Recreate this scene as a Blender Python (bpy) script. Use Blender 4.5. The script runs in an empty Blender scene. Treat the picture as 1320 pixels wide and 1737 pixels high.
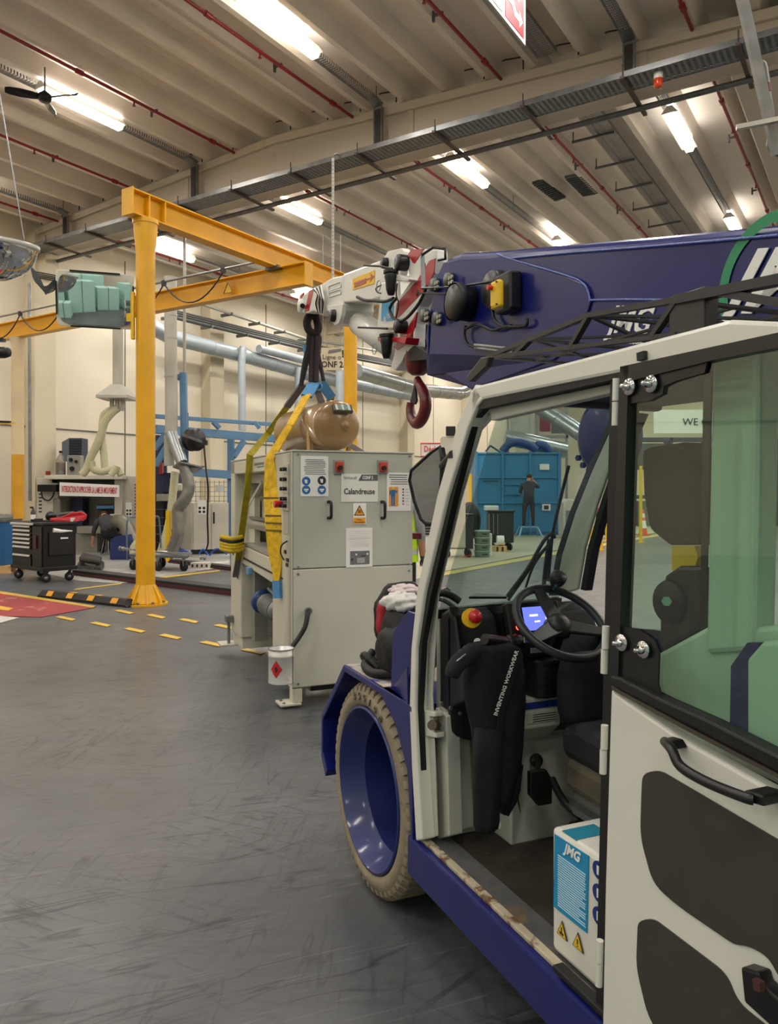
import bpy, math, random
from mathutils import Vector, Matrix
random.seed(7)
R = math.radians
# ---------------------------------------------------------------- camera, world, exposure
IMW, IMH, FPX, U0, V0, CAMZ = 1320, 1737, 1315.0, 660.0, 835.0, 1.5
SC = bpy.context.scene
COL = SC.collection
cd = bpy.data.cameras.new('camera'); CAM = bpy.data.objects.new('camera', cd); COL.objects.link(CAM)
cd.sensor_fit = 'HORIZONTAL'; cd.sensor_width = 36; cd.lens = 36*FPX/IMW
cd.shift_y = -(IMH/2-V0)/IMW; cd.clip_end = 200; cd.clip_start = .05
CAM.location = (0, 0, CAMZ); CAM.rotation_euler = (R(90), 0, 0); SC.camera = CAM
wd = bpy.data.worlds.new('world'); SC.world = wd; wd.use_nodes = True
wd.node_tree.nodes['Background'].inputs[0].default_value = (.75, .8, .9, 1)
wd.node_tree.nodes['Background'].inputs[1].default_value = .3
SC.view_settings.view_transform = 'Standard'; SC.view_settings.look = 'None'
SC.view_settings.gamma = 1; SC.view_settings.use_curve_mapping = False
SC.view_settings.exposure = 0.62
LAMP_W = 66.0       # watts of each ceiling luminaire
LAMP_E = 7.0        # glow of its diffuser
# ---------------------------------------------------------------- frames
AH, AT = R(57.43), R(23.25)
def rz(a): return Matrix.Rotation(a, 4, 'Z')
WORLD, HALL, TRUCK = Matrix.Identity(4), rz(AH), rz(AT)
def inv(p, F): return tuple(F.inverted() @ Vector(p))
def W(u, v, Y): return ((u-U0)/FPX*Y, Y, CAMZ-(v-V0)/FPX*Y)
def ray(u, v): return Vector(((u-U0)/FPX, 1, -(v-V0)/FPX))
def hit(u, v, F, ax, val):
    d = F.inverted() @ ray(u, v); o = Vector((0, 0, CAMZ)); k = (val-o[ax])/d[ax]
    return tuple(o+d*k)
def T(u, v, w): return hit(u, v, TRUCK, 0, w)      # truck frame: (w to its right, s forward, z)
def TS(u, v, s): return hit(u, v, TRUCK, 1, s)
def TZ(u, v, z): return hit(u, v, TRUCK, 2, z)
def HA(u, v, a): return hit(u, v, HALL, 0, a)      # hall frame: (a along the roof ribs, b across, z)
def HB(u, v, b): return hit(u, v, HALL, 1, b)
def HZ(u, v, z): return hit(u, v, HALL, 2, z)
def F(u, v, z=0): return hit(u, v, WORLD, 2, z)
# ---------------------------------------------------------------- mesh builder
class MB:
    def __init__(s): s.v = []; s.f = []; s.s = []; s.m = []; s.M = None
    def add(s, vs, fs, smooth=False, mi=0):
        n = len(s.v)
        for p in vs:
            p = Vector(p)
            s.v.append(tuple(s.M @ p) if s.M is not None else tuple(p))
        for f in fs: s.f.append([i+n for i in f]); s.s.append(smooth); s.m.append(mi)
        return s
    def box(s, x0, x1, y0, y1, z0, z1, mi=0):
        vs = [(x, y, z) for x in (x0, x1) for y in (y0, y1) for z in (z0, z1)]
        return s.add(vs, [(0,1,3,2), (4,6,7,5), (0,4,5,1), (2,3,7,6), (0,2,6,4), (1,5,7,3)], False, mi)
    def bc(s, c, sz, mi=0):
        return s.box(c[0]-sz[0]/2, c[0]+sz[0]/2, c[1]-sz[1]/2, c[1]+sz[1]/2, c[2]-sz[2]/2, c[2]+sz[2]/2, mi)
    def prism(s, pts, vec, mi=0, smooth=False):
        n = len(pts); vec = Vector(vec)
        a = [Vector(p) for p in pts]; b = [p+vec for p in a]
        nn = Vector((0, 0, 0))
        for i in range(n): nn += a[i].cross(a[(i+1) % n])
        if nn.dot(vec) > 0: a.reverse(); b.reverse()
        s.add(a+b, [tuple(range(n)), tuple(range(2*n-1, n-1, -1))]+[(i, i+n, (i+1) % n+n, (i+1) % n) for i in range(n)], smooth, mi)
        return s
    def quad(s, *p, mi=0): return s.add(p, [tuple(range(len(p)))], False, mi)
    def tube(s, path, r, n=8, closed=False, mi=0, caps=True):
        P = [Vector(p) for p in path]; k = len(P)
        rr = r if isinstance(r, (list, tuple)) else [r]*k
        tan = []
        for i in range(k):
            if closed: t = P[(i+1) % k]-P[i-1]
            else: t = P[min(i+1, k-1)]-P[max(i-1, 0)]
            tan.append(t.normalized() if t.length > 1e-9 else Vector((0, 0, 1)))
        up = Vector((0, 0, 1)) if abs(tan[0].z) < .9 else Vector((1, 0, 0))
        x = tan[0].cross(up).normalized(); vs = []
        for i in range(k):
            x = (x-tan[i]*x.dot(tan[i])).normalized(); y = tan[i].cross(x)
            for j in range(n):
                a = 2*math.pi*j/n; vs.append(P[i]+(x*math.cos(a)+y*math.sin(a))*rr[i])
        fs = []
        for i in range(k if closed else k-1):
            for j in range(n):
                q = (i+1) % k; fs.append((i*n+j, i*n+(j+1) % n, q*n+(j+1) % n, q*n+j))
        s.add(vs, fs, n > 5, mi)
        if not closed and caps:
            s.add(vs[:n], [tuple(range(n-1, -1, -1))], False, mi); s.add(vs[-n:], [tuple(range(n))], False, mi)
        return s
    def cyl(s, p0, p1, r0, r1=None, n=20, mi=0): return s.tube([p0, p1], [r0, r0 if r1 is None else r1], n, mi=mi)
    def lathe(s, prof, o, ax, n=32, mi=0, smooth=True):
        o = Vector(o); ax = Vector(ax).normalized()
        x = ax.orthogonal().normalized(); y = ax.cross(x); vs = []; k = len(prof)
        for r, h in prof:
            for j in range(n):
                a = 2*math.pi*j/n; vs.append(o+ax*h+(x*math.cos(a)+y*math.sin(a))*max(r, 1e-5))
        return s.add(vs, [(i*n+j, i*n+(j+1) % n, (i+1)*n+(j+1) % n, (i+1)*n+j) for i in range(k-1) for j in range(n)], smooth, mi)
    def ball(s, c, r, n=20, m=12, mi=0):
        r = (r, r, r) if not isinstance(r, (tuple, list)) else r; vs = []
        for i in range(m+1):
            t = math.pi*i/m
            for j in range(n):
                a = 2*math.pi*j/n
                vs.append((c[0]+r[0]*math.sin(t)*math.cos(a), c[1]+r[1]*math.sin(t)*math.sin(a), c[2]+r[2]*math.cos(t)))
        return s.add(vs, [(i*n+j, (i+1)*n+j, (i+1)*n+(j+1) % n, i*n+(j+1) % n) for i in range(m) for j in range(n)], True, mi)
    def bar(s, p, q, wd, ht, up=(0, 0, 1), mi=0):
        p = Vector(p); q = Vector(q); t = (q-p).normalized(); up = Vector(up)
        x = t.cross(up)
        if x.length < 1e-4: x = t.cross(Vector((1, 0, 0)))
        x.normalize(); y = x.cross(t)
        o = [(-1,-1), (1,-1), (1,1), (-1,1)]
        s.prism([p+x*a*wd/2+y*b*ht/2 for a, b in o], q-p, mi); return s
BASE = {}
def mesh_of(mb, name, off=(0, 0, 0)):
    me = bpy.data.meshes.new(name)
    me.from_pydata([(p[0]-off[0], p[1]-off[1], p[2]-off[2]) for p in mb.v], [], mb.f)
    for p, s, m in zip(me.polygons, mb.s, mb.m): p.use_smooth = s; p.material_index = m
    me.validate(); me.update()
    return me
def mats(me, m):
    for x in (m if isinstance(m, (list, tuple)) else [m]): me.materials.append(x)
def finish(o, bevel=0, seg=2):
    if bevel:
        b = o.modifiers.new('bevel', 'BEVEL'); b.width = bevel; b.segments = seg; b.limit_method = 'ANGLE'; b.angle_limit = R(40)
        b.harden_normals = False
    return o
def tag(o, label=None, cat=None, group=None, kind=None):
    if label: o['label'] = label
    if cat: o['category'] = cat
    if group: o['group'] = group
    if kind: o['kind'] = kind
    return o
def thing(name, label, cat, frame, base=(0, 0, 0), group=None):
    o = bpy.data.objects.new(name, None); COL.objects.link(o); o.empty_display_size = .1
    o.matrix_world = frame @ Matrix.Translation(base)
    BASE[o.name] = (Vector(base), frame)
    return tag(o, label, cat, group)
def part(name, mb, m, parent, bevel=0, label=None, kind=None, seg=2):
    off, fr = BASE[parent.name]
    me = mesh_of(mb, name, off); mats(me, m)
    o = bpy.data.objects.new(name, me); COL.objects.link(o); o.parent = parent
    BASE[o.name] = (off, fr)
    tag(o, label, None, None, kind)
    return finish(o, bevel, seg)
def solo(name, mb, m, frame, label=None, cat=None, group=None, kind=None, bevel=0, seg=2):
    xs = [p[0] for p in mb.v]; ys = [p[1] for p in mb.v]; zs = [p[2] for p in mb.v]
    off = Vector(((min(xs)+max(xs))/2, (min(ys)+max(ys))/2, min(zs)))
    me = mesh_of(mb, name, off); mats(me, m)
    o = bpy.data.objects.new(name, me); COL.objects.link(o)
    o.matrix_world = frame @ Matrix.Translation(off); BASE[o.name] = (off, frame)
    tag(o, label, cat, group, kind); return finish(o, bevel, seg)
def inst(name, me, parent, loc, rot=None, label=None):
    o = bpy.data.objects.new(name, me); COL.objects.link(o); o.parent = parent
    off, fr = BASE[parent.name]; o.location = Vector(loc)-off
    if rot: o.rotation_euler = rot
    if label: o['label'] = label
    return o
def copy_tree(o, M=None, parent=None):
    c = o.copy(); COL.objects.link(c)
    if parent is not None: c.parent = parent
    elif M is not None: c.matrix_world = M
    for ch in list(o.children): copy_tree(ch, None, c)
    return c
# ---------------------------------------------------------------- materials
def lin(h):
    h = h.lstrip('#'); c = [int(h[i:i+2], 16)/255 for i in (0, 2, 4)]
    return tuple(x/12.92 if x <= .04045 else ((x+.055)/1.055)**2.4 for x in c)+(1,)
MC = {}
def M(name, hx='#808080', rough=.5, metal=0, var=0, sc=4, bump=0, bsc=40, dirt=None, dsc=3, dth=.6, emit=0, coat=0, spec=.5, stretch=None):
    if name in MC: return MC[name]
    m = bpy.data.materials.new(name); m.use_nodes = True; nt = m.node_tree; N = nt.nodes; L = nt.links
    p = N['Principled BSDF']; c = lin(hx)
    p.inputs['Base Color'].default_value = c; p.inputs['Roughness'].default_value = rough; p.inputs['Metallic'].default_value = metal
    p.inputs['Specular IOR Level'].default_value = spec
    if coat: p.inputs['Coat Weight'].default_value = coat; p.inputs['Coat Roughness'].default_value = .12
    if emit: p.inputs['Emission Color'].default_value = c; p.inputs['Emission Strength'].default_value = emit
    tc = mp = None
    if var or bump or dirt:
        tc = N.new('ShaderNodeTexCoord'); mp = N.new('ShaderNodeMapping'); L.new(tc.outputs['Object'], mp.inputs[0])
        if stretch: mp.inputs['Scale'].default_value = stretch
    cur = None
    if var:
        n = N.new('ShaderNodeTexNoise'); n.inputs['Scale'].default_value = sc; n.inputs['Detail'].default_value = 6; L.new(mp.outputs[0], n.inputs['Vector'])
        r = N.new('ShaderNodeValToRGB'); r.color_ramp.elements[0].position = .3; r.color_ramp.elements[1].position = .7
        r.color_ramp.elements[0].color = tuple(x*(1-var) for x in c[:3])+(1,); r.color_ramp.elements[1].color = tuple(min(1, x*(1+var*.5)) for x in c[:3])+(1,)
        L.new(n.outputs['Fac'], r.inputs[0]); cur = r.outputs[0]
    if dirt:
        n = N.new('ShaderNodeTexNoise'); n.inputs['Scale'].default_value = dsc; n.inputs['Detail'].default_value = 9; n.inputs['Roughness'].default_value = .65; L.new(mp.outputs[0], n.inputs['Vector'])
        r = N.new('ShaderNodeValToRGB'); r.color_ramp.elements[0].position = dth; r.color_ramp.elements[1].position = dth+.09; L.new(n.outputs['Fac'], r.inputs[0])
        x = N.new('ShaderNodeMixRGB'); L.new(r.outputs[0], x.inputs[0]); x.inputs[1].default_value = c; x.inputs[2].default_value = lin(dirt)
        if cur: L.new(cur, x.inputs[1])
        cur = x.outputs[0]
    if cur: L.new(cur, p.inputs['Base Color'])
    if bump:
        n = N.new('ShaderNodeTexNoise'); n.inputs['Scale'].default_value = bsc; n.inputs['Detail'].default_value = 4; L.new(mp.outputs[0], n.inputs['Vector'])
        b = N.new('ShaderNodeBump'); b.inputs['Strength'].default_value = bump; b.inputs['Distance'].default_value = .01
        L.new(n.outputs['Fac'], b.inputs['Height']); L.new(b.outputs[0], p.inputs['Normal'])
    MC[name] = m; return m
def glass(name, tint='#e8f2ee', refl=.9, haze=0, ior=1.5):
    if name in MC: return MC[name]
    m = bpy.data.materials.new(name); m.use_nodes = True; nt = m.node_tree; N = nt.nodes; L = nt.links
    for n in list(N): N.remove(n)
    o = N.new('ShaderNodeOutputMaterial'); t = N.new('ShaderNodeBsdfTransparent'); t.inputs[0].default_value = lin(tint)
    g = N.new('ShaderNodeBsdfGlossy'); g.inputs['Roughness'].default_value = .02; g.inputs[0].default_value = (refl, refl, refl, 1)
    f = N.new('ShaderNodeFresnel'); f.inputs[0].default_value = ior
    ge = N.new('ShaderNodeNewGeometry'); iv = N.new('ShaderNodeMath'); iv.operation = 'SUBTRACT'; iv.inputs[0].default_value = 1; L.new(ge.outputs['Backfacing'], iv.inputs[1]); mu = N.new('ShaderNodeMath'); mu.operation = 'MULTIPLY'; L.new(iv.outputs[0], mu.inputs[0]); L.new(f.outputs[0], mu.inputs[1])
    x = N.new('ShaderNodeMixShader'); L.new(mu.outputs[0], x.inputs[0]); L.new(t.outputs[0], x.inputs[1]); L.new(g.outputs[0], x.inputs[2]); out = x.outputs[0]
    if haze:
        d = N.new('ShaderNodeBsdfDiffuse'); d.inputs[0].default_value = (.6, .62, .6, 1); y = N.new('ShaderNodeMixShader')
        tc = N.new('ShaderNodeTexCoord'); nz = N.new('ShaderNodeTexNoise'); nz.inputs['Scale'].default_value = 5; nz.inputs['Detail'].default_value = 8; nz.inputs['Roughness'].default_value = .7
        L.new(tc.outputs['Object'], nz.inputs['Vector']); mr = N.new('ShaderNodeMapRange'); L.new(nz.outputs['Fac'], mr.inputs[0])
        mr.inputs[1].default_value = .35; mr.inputs[2].default_value = .75; mr.inputs[3].default_value = haze*.3; mr.inputs[4].default_value = haze
        L.new(mr.outputs[0], y.inputs[0]); L.new(out, y.inputs[1]); L.new(d.outputs[0], y.inputs[2]); out = y.outputs[0]
    L.new(out, o.inputs[0]); MC[name] = m; return m
def perf(name, hx, holes, sx=20, sy=60, metal=.5, rough=.45):
    """perforated galvanised sheet: slots as real holes (transparent), in object space"""
    m = M(name, hx, rough, metal, var=.2, sc=8); nt = m.node_tree; N = nt.nodes; L = nt.links
    p = N['Principled BSDF']; tc = N.new('ShaderNodeTexCoord'); sp = N.new('ShaderNodeSeparateXYZ'); L.new(tc.outputs['Object'], sp.inputs[0])
    def band(out, k, th):
        a = N.new('ShaderNodeMath'); a.operation = 'MULTIPLY'; a.inputs[1].default_value = k; L.new(out, a.inputs[0])
        b = N.new('ShaderNodeMath'); b.operation = 'FRACT'; L.new(a.outputs[0], b.inputs[0])
        c = N.new('ShaderNodeMath'); c.operation = 'LESS_THAN'; c.inputs[1].default_value = th; L.new(b.outputs[0], c.inputs[0]); return c.outputs[0]
    x = band(sp.outputs[0], sx, holes); y = band(sp.outputs[1], sy, holes)
    q = N.new('ShaderNodeMath'); q.operation = 'MULTIPLY'; L.new(x, q.inputs[0]); L.new(y, q.inputs[1])
    s = N.new('ShaderNodeMath'); s.operation = 'SUBTRACT'; s.inputs[0].default_value = 1; L.new(q.outputs[0], s.inputs[1]); L.new(s.outputs[0], p.inputs['Alpha'])
    return m
def text_mb(txt, size, depth=.001, shear=0, bold=0, align='CENTER', sx=1):
    c = bpy.data.curves.new('t', 'FONT'); c.body = txt; c.size = size; c.extrude = depth; c.shear = shear; c.offset = bold; c.align_x = align; c.align_y = 'CENTER'; c.resolution_u = 2
    o = bpy.data.objects.new('t', c); COL.objects.link(o); bpy.context.view_layer.update()
    me = o.evaluated_get(bpy.context.evaluated_depsgraph_get()).to_mesh()
    vs = [(v.co.x*sx, v.co.y, v.co.z) for v in me.vertices]; fs = [tuple(p.vertices) for p in me.polygons]
    o.to_mesh_clear(); bpy.data.objects.remove(o); bpy.data.curves.remove(c)
    return vs, fs
def text(mb, txt, size, o, ex, ey, depth=.001, mi=0, **k):
    """lay lettering with its baseline along ex and height along ey, centred on o"""
    vs, fs = text_mb(txt, size, depth, **k); ex = Vector(ex).normalized(); ey = Vector(ey).normalized(); ez = ex.cross(ey); o = Vector(o)
    return mb.add([o+ex*v[0]+ey*v[1]+ez*v[2] for v in vs], fs, False, mi)
def arc(c, r, a0, a1, n, ex=(1, 0, 0), ey=(0, 0, 1)):
    c = Vector(c); ex = Vector(ex); ey = Vector(ey)
    return [c+ex*r*math.cos(R(a0+(a1-a0)*i/n))+ey*r*math.sin(R(a0+(a1-a0)*i/n)) for i in range(n+1)]
def spline(pts, k=6):
    P = [Vector(p) for p in pts]; out = []
    for i in range(len(P)-1):
        a, b, c, d = P[max(i-1, 0)], P[i], P[i+1], P[min(i+2, len(P)-1)]
        for j in range(k):
            t = j/k; out.append(.5*((2*b)+(c-a)*t+(2*a-5*b+4*c-d)*t*t+(3*b-a-3*c+d)*t**3))
    out.append(P[-1]); return out
# common materials
YEL = M('yellow_paint', '#e6a90f', .38, var=.12, sc=3, dirt='#b07a10', dsc=2.2, dth=.66)
GALV = M('galvanised', '#8d8f90', .38, .75, var=.25, sc=6)
DGAL = M('dark_galvanised', '#6a6b6b', .45, .6, var=.2, sc=8)
BLK = M('black_rubber', '#0e0e0e', .55, bump=.1, bsc=60)
BLKP = M('black_plastic', '#101012', .4)
BLKM = M('black_metal', '#1c1c1e', .35, .3)
WHT = M('white_enamel', '#d8d5c9', .35, var=.05, sc=2, dirt='#8d8672', dsc=6, dth=.72, coat=.3)
CREAM = M('machine_cream', '#c9c5b3', .42, var=.07, sc=2, dirt='#8f8a78', dsc=4, dth=.74)
MGREY = M('machine_grey_green', '#b4b6ab', .38, var=.08, sc=1.6, dirt='#96968a', dsc=2.5, dth=.7)
BLUE = M('crane_blue', '#101a63', .3, var=.12, sc=3, coat=.15, spec=.35, dirt='#26327c', dsc=5, dth=.74)
RED = M('red_paint', '#a3151f', .35, coat=.3)
DRED = M('hook_dark_red', '#5c1218', .4, var=.3, sc=20, dirt='#2a1414', dsc=14, dth=.58)
CHROME = M('chrome', '#d5d5d8', .12, 1)
PAPER = M('paper', '#e9e8e4', .6)
INK = M('ink', '#26272b', .6)
# ================================================================ THE HALL
def zr(b): return 8.52-.05*abs(b-10.1) if b > 1.2 else 8.075      # underside of the roof ribs
A0, A1, B0, B1 = -15, 45, -14, 18.3
CEIL = M('roof_concrete', '#e6dccf', .85, var=.08, sc=1.2, bump=.1, bsc=30, dirt='#c4b9ab', dsc=1.4, dth=.64)
BEAMC = M('beam_concrete', '#cbbfae', .8, var=.06, sc=.9, dirt='#b3a794', dsc=1.1, dth=.64)
WALLC = M('wall_plaster', '#e0d6c2', .85, var=.06, sc=.7, bump=.2, bsc=9)
PILC = M('pillar_concrete', '#d3c8ae', .8, var=.06, sc=1.5, bump=.15, bsc=12)
def floor_mat():
    m = M('floor_resin', '#63666b', .38); nt = m.node_tree; N = nt.nodes; L = nt.links; p = N['Principled BSDF']
    tc = N.new('ShaderNodeTexCoord')
    def noise(sc, det, scale=(1, 1, 1), rot=0, dist=0, rough=.6):
        mr_ = N.new('ShaderNodeMapping'); mr_.inputs['Rotation'].default_value = (0, 0, R(rot)); L.new(tc.outputs['Object'], mr_.inputs[0])
        mp = N.new('ShaderNodeMapping'); mp.inputs['Scale'].default_value = scale; L.new(mr_.outputs[0], mp.inputs[0])
        n = N.new('ShaderNodeTexNoise'); n.inputs['Scale'].default_value = sc; n.inputs['Detail'].default_value = det; n.inputs['Roughness'].default_value = rough; n.inputs['Distortion'].default_value = dist
        L.new(mp.outputs[0], n.inputs['Vector']); return n.outputs['Fac']
    def ramp(x, a, b, c0, c1):
        r = N.new('ShaderNodeValToRGB'); e = r.color_ramp.elements; e[0].position = a; e[1].position = b; e[0].color = c0; e[1].color = c1; L.new(x, r.inputs[0]); return r.outputs[0]
    def mix(f, a, b, t='MIX'):
        x = N.new('ShaderNodeMixRGB'); x.blend_type = t
        if isinstance(f, float): x.inputs[0].default_value = f
        else: L.new(f, x.inputs[0])
        for i, q in ((1, a), (2, b)):
            if isinstance(q, tuple): x.inputs[i].default_value = q
            else: L.new(q, x.inputs[i])
        return x.outputs[0]
    B, Wt = (0, 0, 0, 1), (1, 1, 1, 1)
    base = ramp(noise(.6, 5), .25, .75, lin('#4e4f52'), lin('#68696b'))
    def line(sc, det, scale, rot, dist, width):   # thin curved tyre scuffs: contour lines of a stretched noise
        n = noise(sc, det, scale, rot, dist, .5)
        s = N.new('ShaderNodeMath'); s.operation = 'SUBTRACT'; s.inputs[1].default_value = .5; L.new(n, s.inputs[0])
        a = N.new('ShaderNodeMath'); a.operation = 'ABSOLUTE'; L.new(s.outputs[0], a.inputs[0])
        return ramp(a.outputs[0], 0, width, Wt, B)
    for sc, rot, y, msc, st in ((.8, 35, 7, .7, .8), (.9, -30, 7, .9, .6), (1.3, 80, 8, 1.1, .6)):
        k = line(sc, 3, (1, y, 1), rot, .5, .016)
        msk = ramp(noise(msc*1.7, 5, (1, 1, 1), rot*2, .4), .46, .60, B, (st, st, st, 1))
        mm = N.new('ShaderNodeMath'); mm.operation = 'MULTIPLY'; L.new(k, mm.inputs[0]); L.new(msk, mm.inputs[1])
        base = mix(mm.outputs[0], base, lin('#202226'))
    for sc, rot in ((2, 55), (2.6, -15)):
        k = ramp(noise(sc, 7, (1, 14, 1), rot, .3, .7), .52, .72, B, (.35, .35, .35, 1)); base = mix(k, base, lin('#3c3e43'))
    for sc, rot, y, st in ((2.2, 12, 13, .5), (2.6, 38, 16, .6), (1.8, 62, 15, .42), (2.4, -25, 12, .42), (3.4, 150, 12, .4), (1.6, 100, 14, .3)):
        k = ramp(noise(sc, 6, (1, y, 1), rot, .15, .62), .585, .67, B, (st, st, st, 1))
        msk = ramp(noise(.9+sc*.1, 4, (1, 1, 1), rot*3), .42, .6, B, Wt); mm = N.new('ShaderNodeMath'); mm.operation = 'MULTIPLY'; L.new(k, mm.inputs[0]); L.new(msk, mm.inputs[1])
        base = mix(mm.outputs[0], base, lin('#26272b'))
    k = ramp(noise(3, 5, (1, 22, 1), 35, .2), .6, .7, B, (.3, .3, .3, 1)); base = mix(k, base, lin('#8b8d90'))
    far = N.new('ShaderNodeSeparateXYZ'); L.new(tc.outputs['Object'], far.inputs[0])
    L.new(base, p.inputs['Base Color'])
    L.new(ramp(noise(4, 4), .1, .9, (.26, .26, .26, 1), (.44, .44, .44, 1)), p.inputs['Roughness'])
    b = N.new('ShaderNodeBump'); b.inputs['Strength'].default_value = .12; b.inputs['Distance'].default_value = .01
    L.new(noise(14, 6), b.inputs['Height']); L.new(b.outputs[0], p.inputs['Normal'])
    return m
def struct(name, mb, m, frame=HALL, label=None, bevel=0): return solo(name, mb, m, frame, label, kind='structure', bevel=bevel)
FLOOR = struct('floor', MB().box(A0, A1, B0, B1, -.2, 0), floor_mat(), label='dark grey scuffed resin hall floor')
struct('wall_left', MB().box(A0, A1, B1, B1+.3, 0, 9.2), WALLC)
struct('wall_back', MB().box(A0-.3, A0, B0, B1, 0, 9.2), WALLC)
struct('wall_right', MB().box(A0, A1, B0-.3, B0, 0, 9.2), WALLC)
struct('wall_front', MB().box(A1, A1+.3, B0, B1, 0, 9.2), WALLC)
cb = MB()
for b0, b1 in ((B1, 10.1), (10.1, 1.2), (1.2, B0)):
    z0, z1 = zr(b0)+.28, zr(b1)+.28
    if b0 == 1.2: z0 = z1 = 8.075+.28
    cb.prism([(A0, b0, z0), (A0, b1, z1), (A0, b1, z1+.15), (A0, b0, z0+.15)], (A1-A0, 0, 0))
CEILING = struct('ceiling', cb, CEIL, label='precast concrete roof of long parallel ribs')
rb = MB(); rb.prism([(0, -.05, 0), (0, .05, 0), (0, .15, .29), (0, -.15, .29)], (A1-A0, 0, 0))
rme = mesh_of(rb, 'rib'); mats(rme, CEIL)
k = -26
while True:
    b = 7.9+.8*k; k += 1
    if b > 18.1: break
    if b < B0+.2 : continue
    inst('rib', rme, CEILING, (A0, b, zr(b)))
# roof girders across the hall
def girder(a, n):
    g = MB(); bs = [B1, 10.1, 1.3, -.5]
    prof = [(b, zr(b) if b > 0 else zr(1.3)-.08) for b in bs]
    web = [(a+.08, B1, 7.6), (a+.08, B1, zr(B1)), (a+.08, 10.1, zr(10.1)), (a+.08, -.5, zr(1.3)-.08), (a+.08, -.5, 7.6)]
    g.prism(web, (.34, 0, 0))
    g.prism([(a, B1, 7.5), (a, B1, 7.62), (a, -.5, 7.62), (a, -.5, 7.5)], (.5, 0, 0))
    g.prism([(a, b, z-.02) for b, z in prof]+[(a, b, z-.17) for b, z in reversed(prof)], (.5, 0, 0))
    for b in (B1-.3, 12.6, 7.0, 3.0): g.box(a+.05, a+.45, b-.06, b+.06, 7.6, zr(b)-.1)
    return struct('beam_%d' % n, g, BEAMC, label='deep cream concrete roof girder', bevel=.015)
GIRD = girder(11.6, 1); girder(23.6, 2); girder(35.6, 3); girder(-.4, 4); girder(-12.4, 5)
struct('trim_1', MB().box(12.15, A1, 1.0, 1.95, 7.75, 8.3), BEAMC, label='cream longitudinal valley beam at right', bevel=.02)
for i, a in enumerate([-.4, 5.6, 11.6, 17.6, 23.6, 29.6, 35.6, 41.6]):
    p = MB().box(a-.05, a+.55, B1-.42, B1, 0, 8.0)
    p.box(a+.05, a+.45, B1-.7, B1-.4, 6.9, 7.5) if i % 2 == 0 else None
    struct('pillar_%d' % (i+1), p, PILC, label='square cream concrete wall pillar', bevel=.02)
# wall panel joints
jo = MB()
for a in [x*6+2.6 for x in range(-2, 8)]: jo.box(a, a+.03, B1-.012, B1+.01, 0, 8.1)
for z in (3.15,): jo.box(A0, A1, B1-.03, B1, z, z+.03)
struct('trim_2', jo, DGAL, label='dark joints of the wall panels')
# reinforcement hooks on the girder between ribs
hk = MB(); hk.tube([(0, 0, 0), (0, 0, .16), (0, .03, .2), (0, .3, .24), (0, .36, .24)], .013, 6)
hme = mesh_of(hk, 'cable_loop'); mats(hme, M('dark_cable', '#2b2b2b', .6))
for i in range(19):
    b = 3.25+.8*i
    if i % 5 == 4: continue
    inst('cable_loop', hme, GIRD, (11.52, b-.05+random.uniform(-.1, .1), zr(b)-.04))
# vertical and horizontal cable channels
CH = perf('perforated_channel', '#85878a', .55, 18, 34)
for i, b in enumerate([16.5, 12.15, 7.55, 3.15]):
    t = thing('cable_channel', ['leftmost galvanised cable channel on the roof, ending near the left wall', 'galvanised cable channel above the ceiling fan, dropping down the girder left of centre', 'galvanised cable channel along the brightest ceiling light, dropping down the girder at centre', 'galvanised cable channel dropping down the girder at upper right, beside the red emergency sign'][i], 'cable channel', HALL, (A0+1, b, zr(b)-.14), 'cable channels under the roof')
    z = zr(b)-.03; m = MB()
    for a0, a1 in ((A0+1, 11.25), (12.3, 30)):
        m.quad((a0, b-.08, z), (a1, b-.08, z), (a1, b+.08, z), (a0, b+.08, z))
        m.box(a0, a1, b-.085, b-.08, z, z+.06); m.box(a0, a1, b+.08, b+.085, z, z+.06)
    part('tray', m, CH, t)
    d = MB(); d.box(11.44, 11.5, b-.09, b+.09, 7.62, z-.05)
    d.prism([(11.44, b-.09, z-.05), (11.25, b-.09, z+.02), (11.25, b-.09, z+.06), (11.5, b-.09, z+.02)], (0, .18, 0))
    part('drop', d, GALV, t)
    d = MB(); d.box(11.425, 11.445, b-.06, b+.06, 7.62, z-.1); part('cable_bundle', d, M('cables_dark', '#3a3132', .7, var=.4, sc=30), t)
    d = mesh_of(MB().tube([(0, 0, 0), (0, 0, .31)], .008, 5), 'hanger'); mats(d, DGAL)
    for a in range(-13, 30, 3):
        if not 11 < a < 12.6: inst('hanger', d, t, (a+.4, b, z))
# perforated cable tray that follows the girder
TR = perf('tray_perforated', '#7d7f80', .5, 30, 12)
t = thing('cable_tray', 'long perforated galvanised cable tray hung under the front of the roof girder', 'cable tray', HALL, (11.4, 10, 7.4))
m = MB(); m.quad((11.12, 1.0, 7.42), (11.55, 1.0, 7.42), (11.55, 17.9, 7.42), (11.12, 17.9, 7.42)); part('tray_floor', m, TR, t)
m = MB(); m.box(11.11, 11.125, 1.0, 17.9, 7.415, 7.5); m.box(11.545, 11.56, 1.0, 17.9, 7.415, 7.5); part('side_rail', m, GALV, t)
m = MB()
for i in range(5): m.tube([(11.2+.07*i, 1.0, 7.445), (11.2+.07*i+.02, 9, 7.45), (11.22+.07*i, 17.9, 7.445)], .017+.004*(i % 2), 6)
part('cable_bundle', m, M('cables_grey', '#5c5d5e', .6, var=.3, sc=20), t)
bm_ = MB(); bm_.box(11.05, 12.35, -.03, .03, 7.37, 7.41); bm_.tube([(11.1, 0, 7.37), (11.1, 0, 7.6)], .01, 6)
bme = mesh_of(bm_, 'tray_bracket'); mats(bme, M('bracket_rust', '#5b5047', .6, .4))
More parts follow.
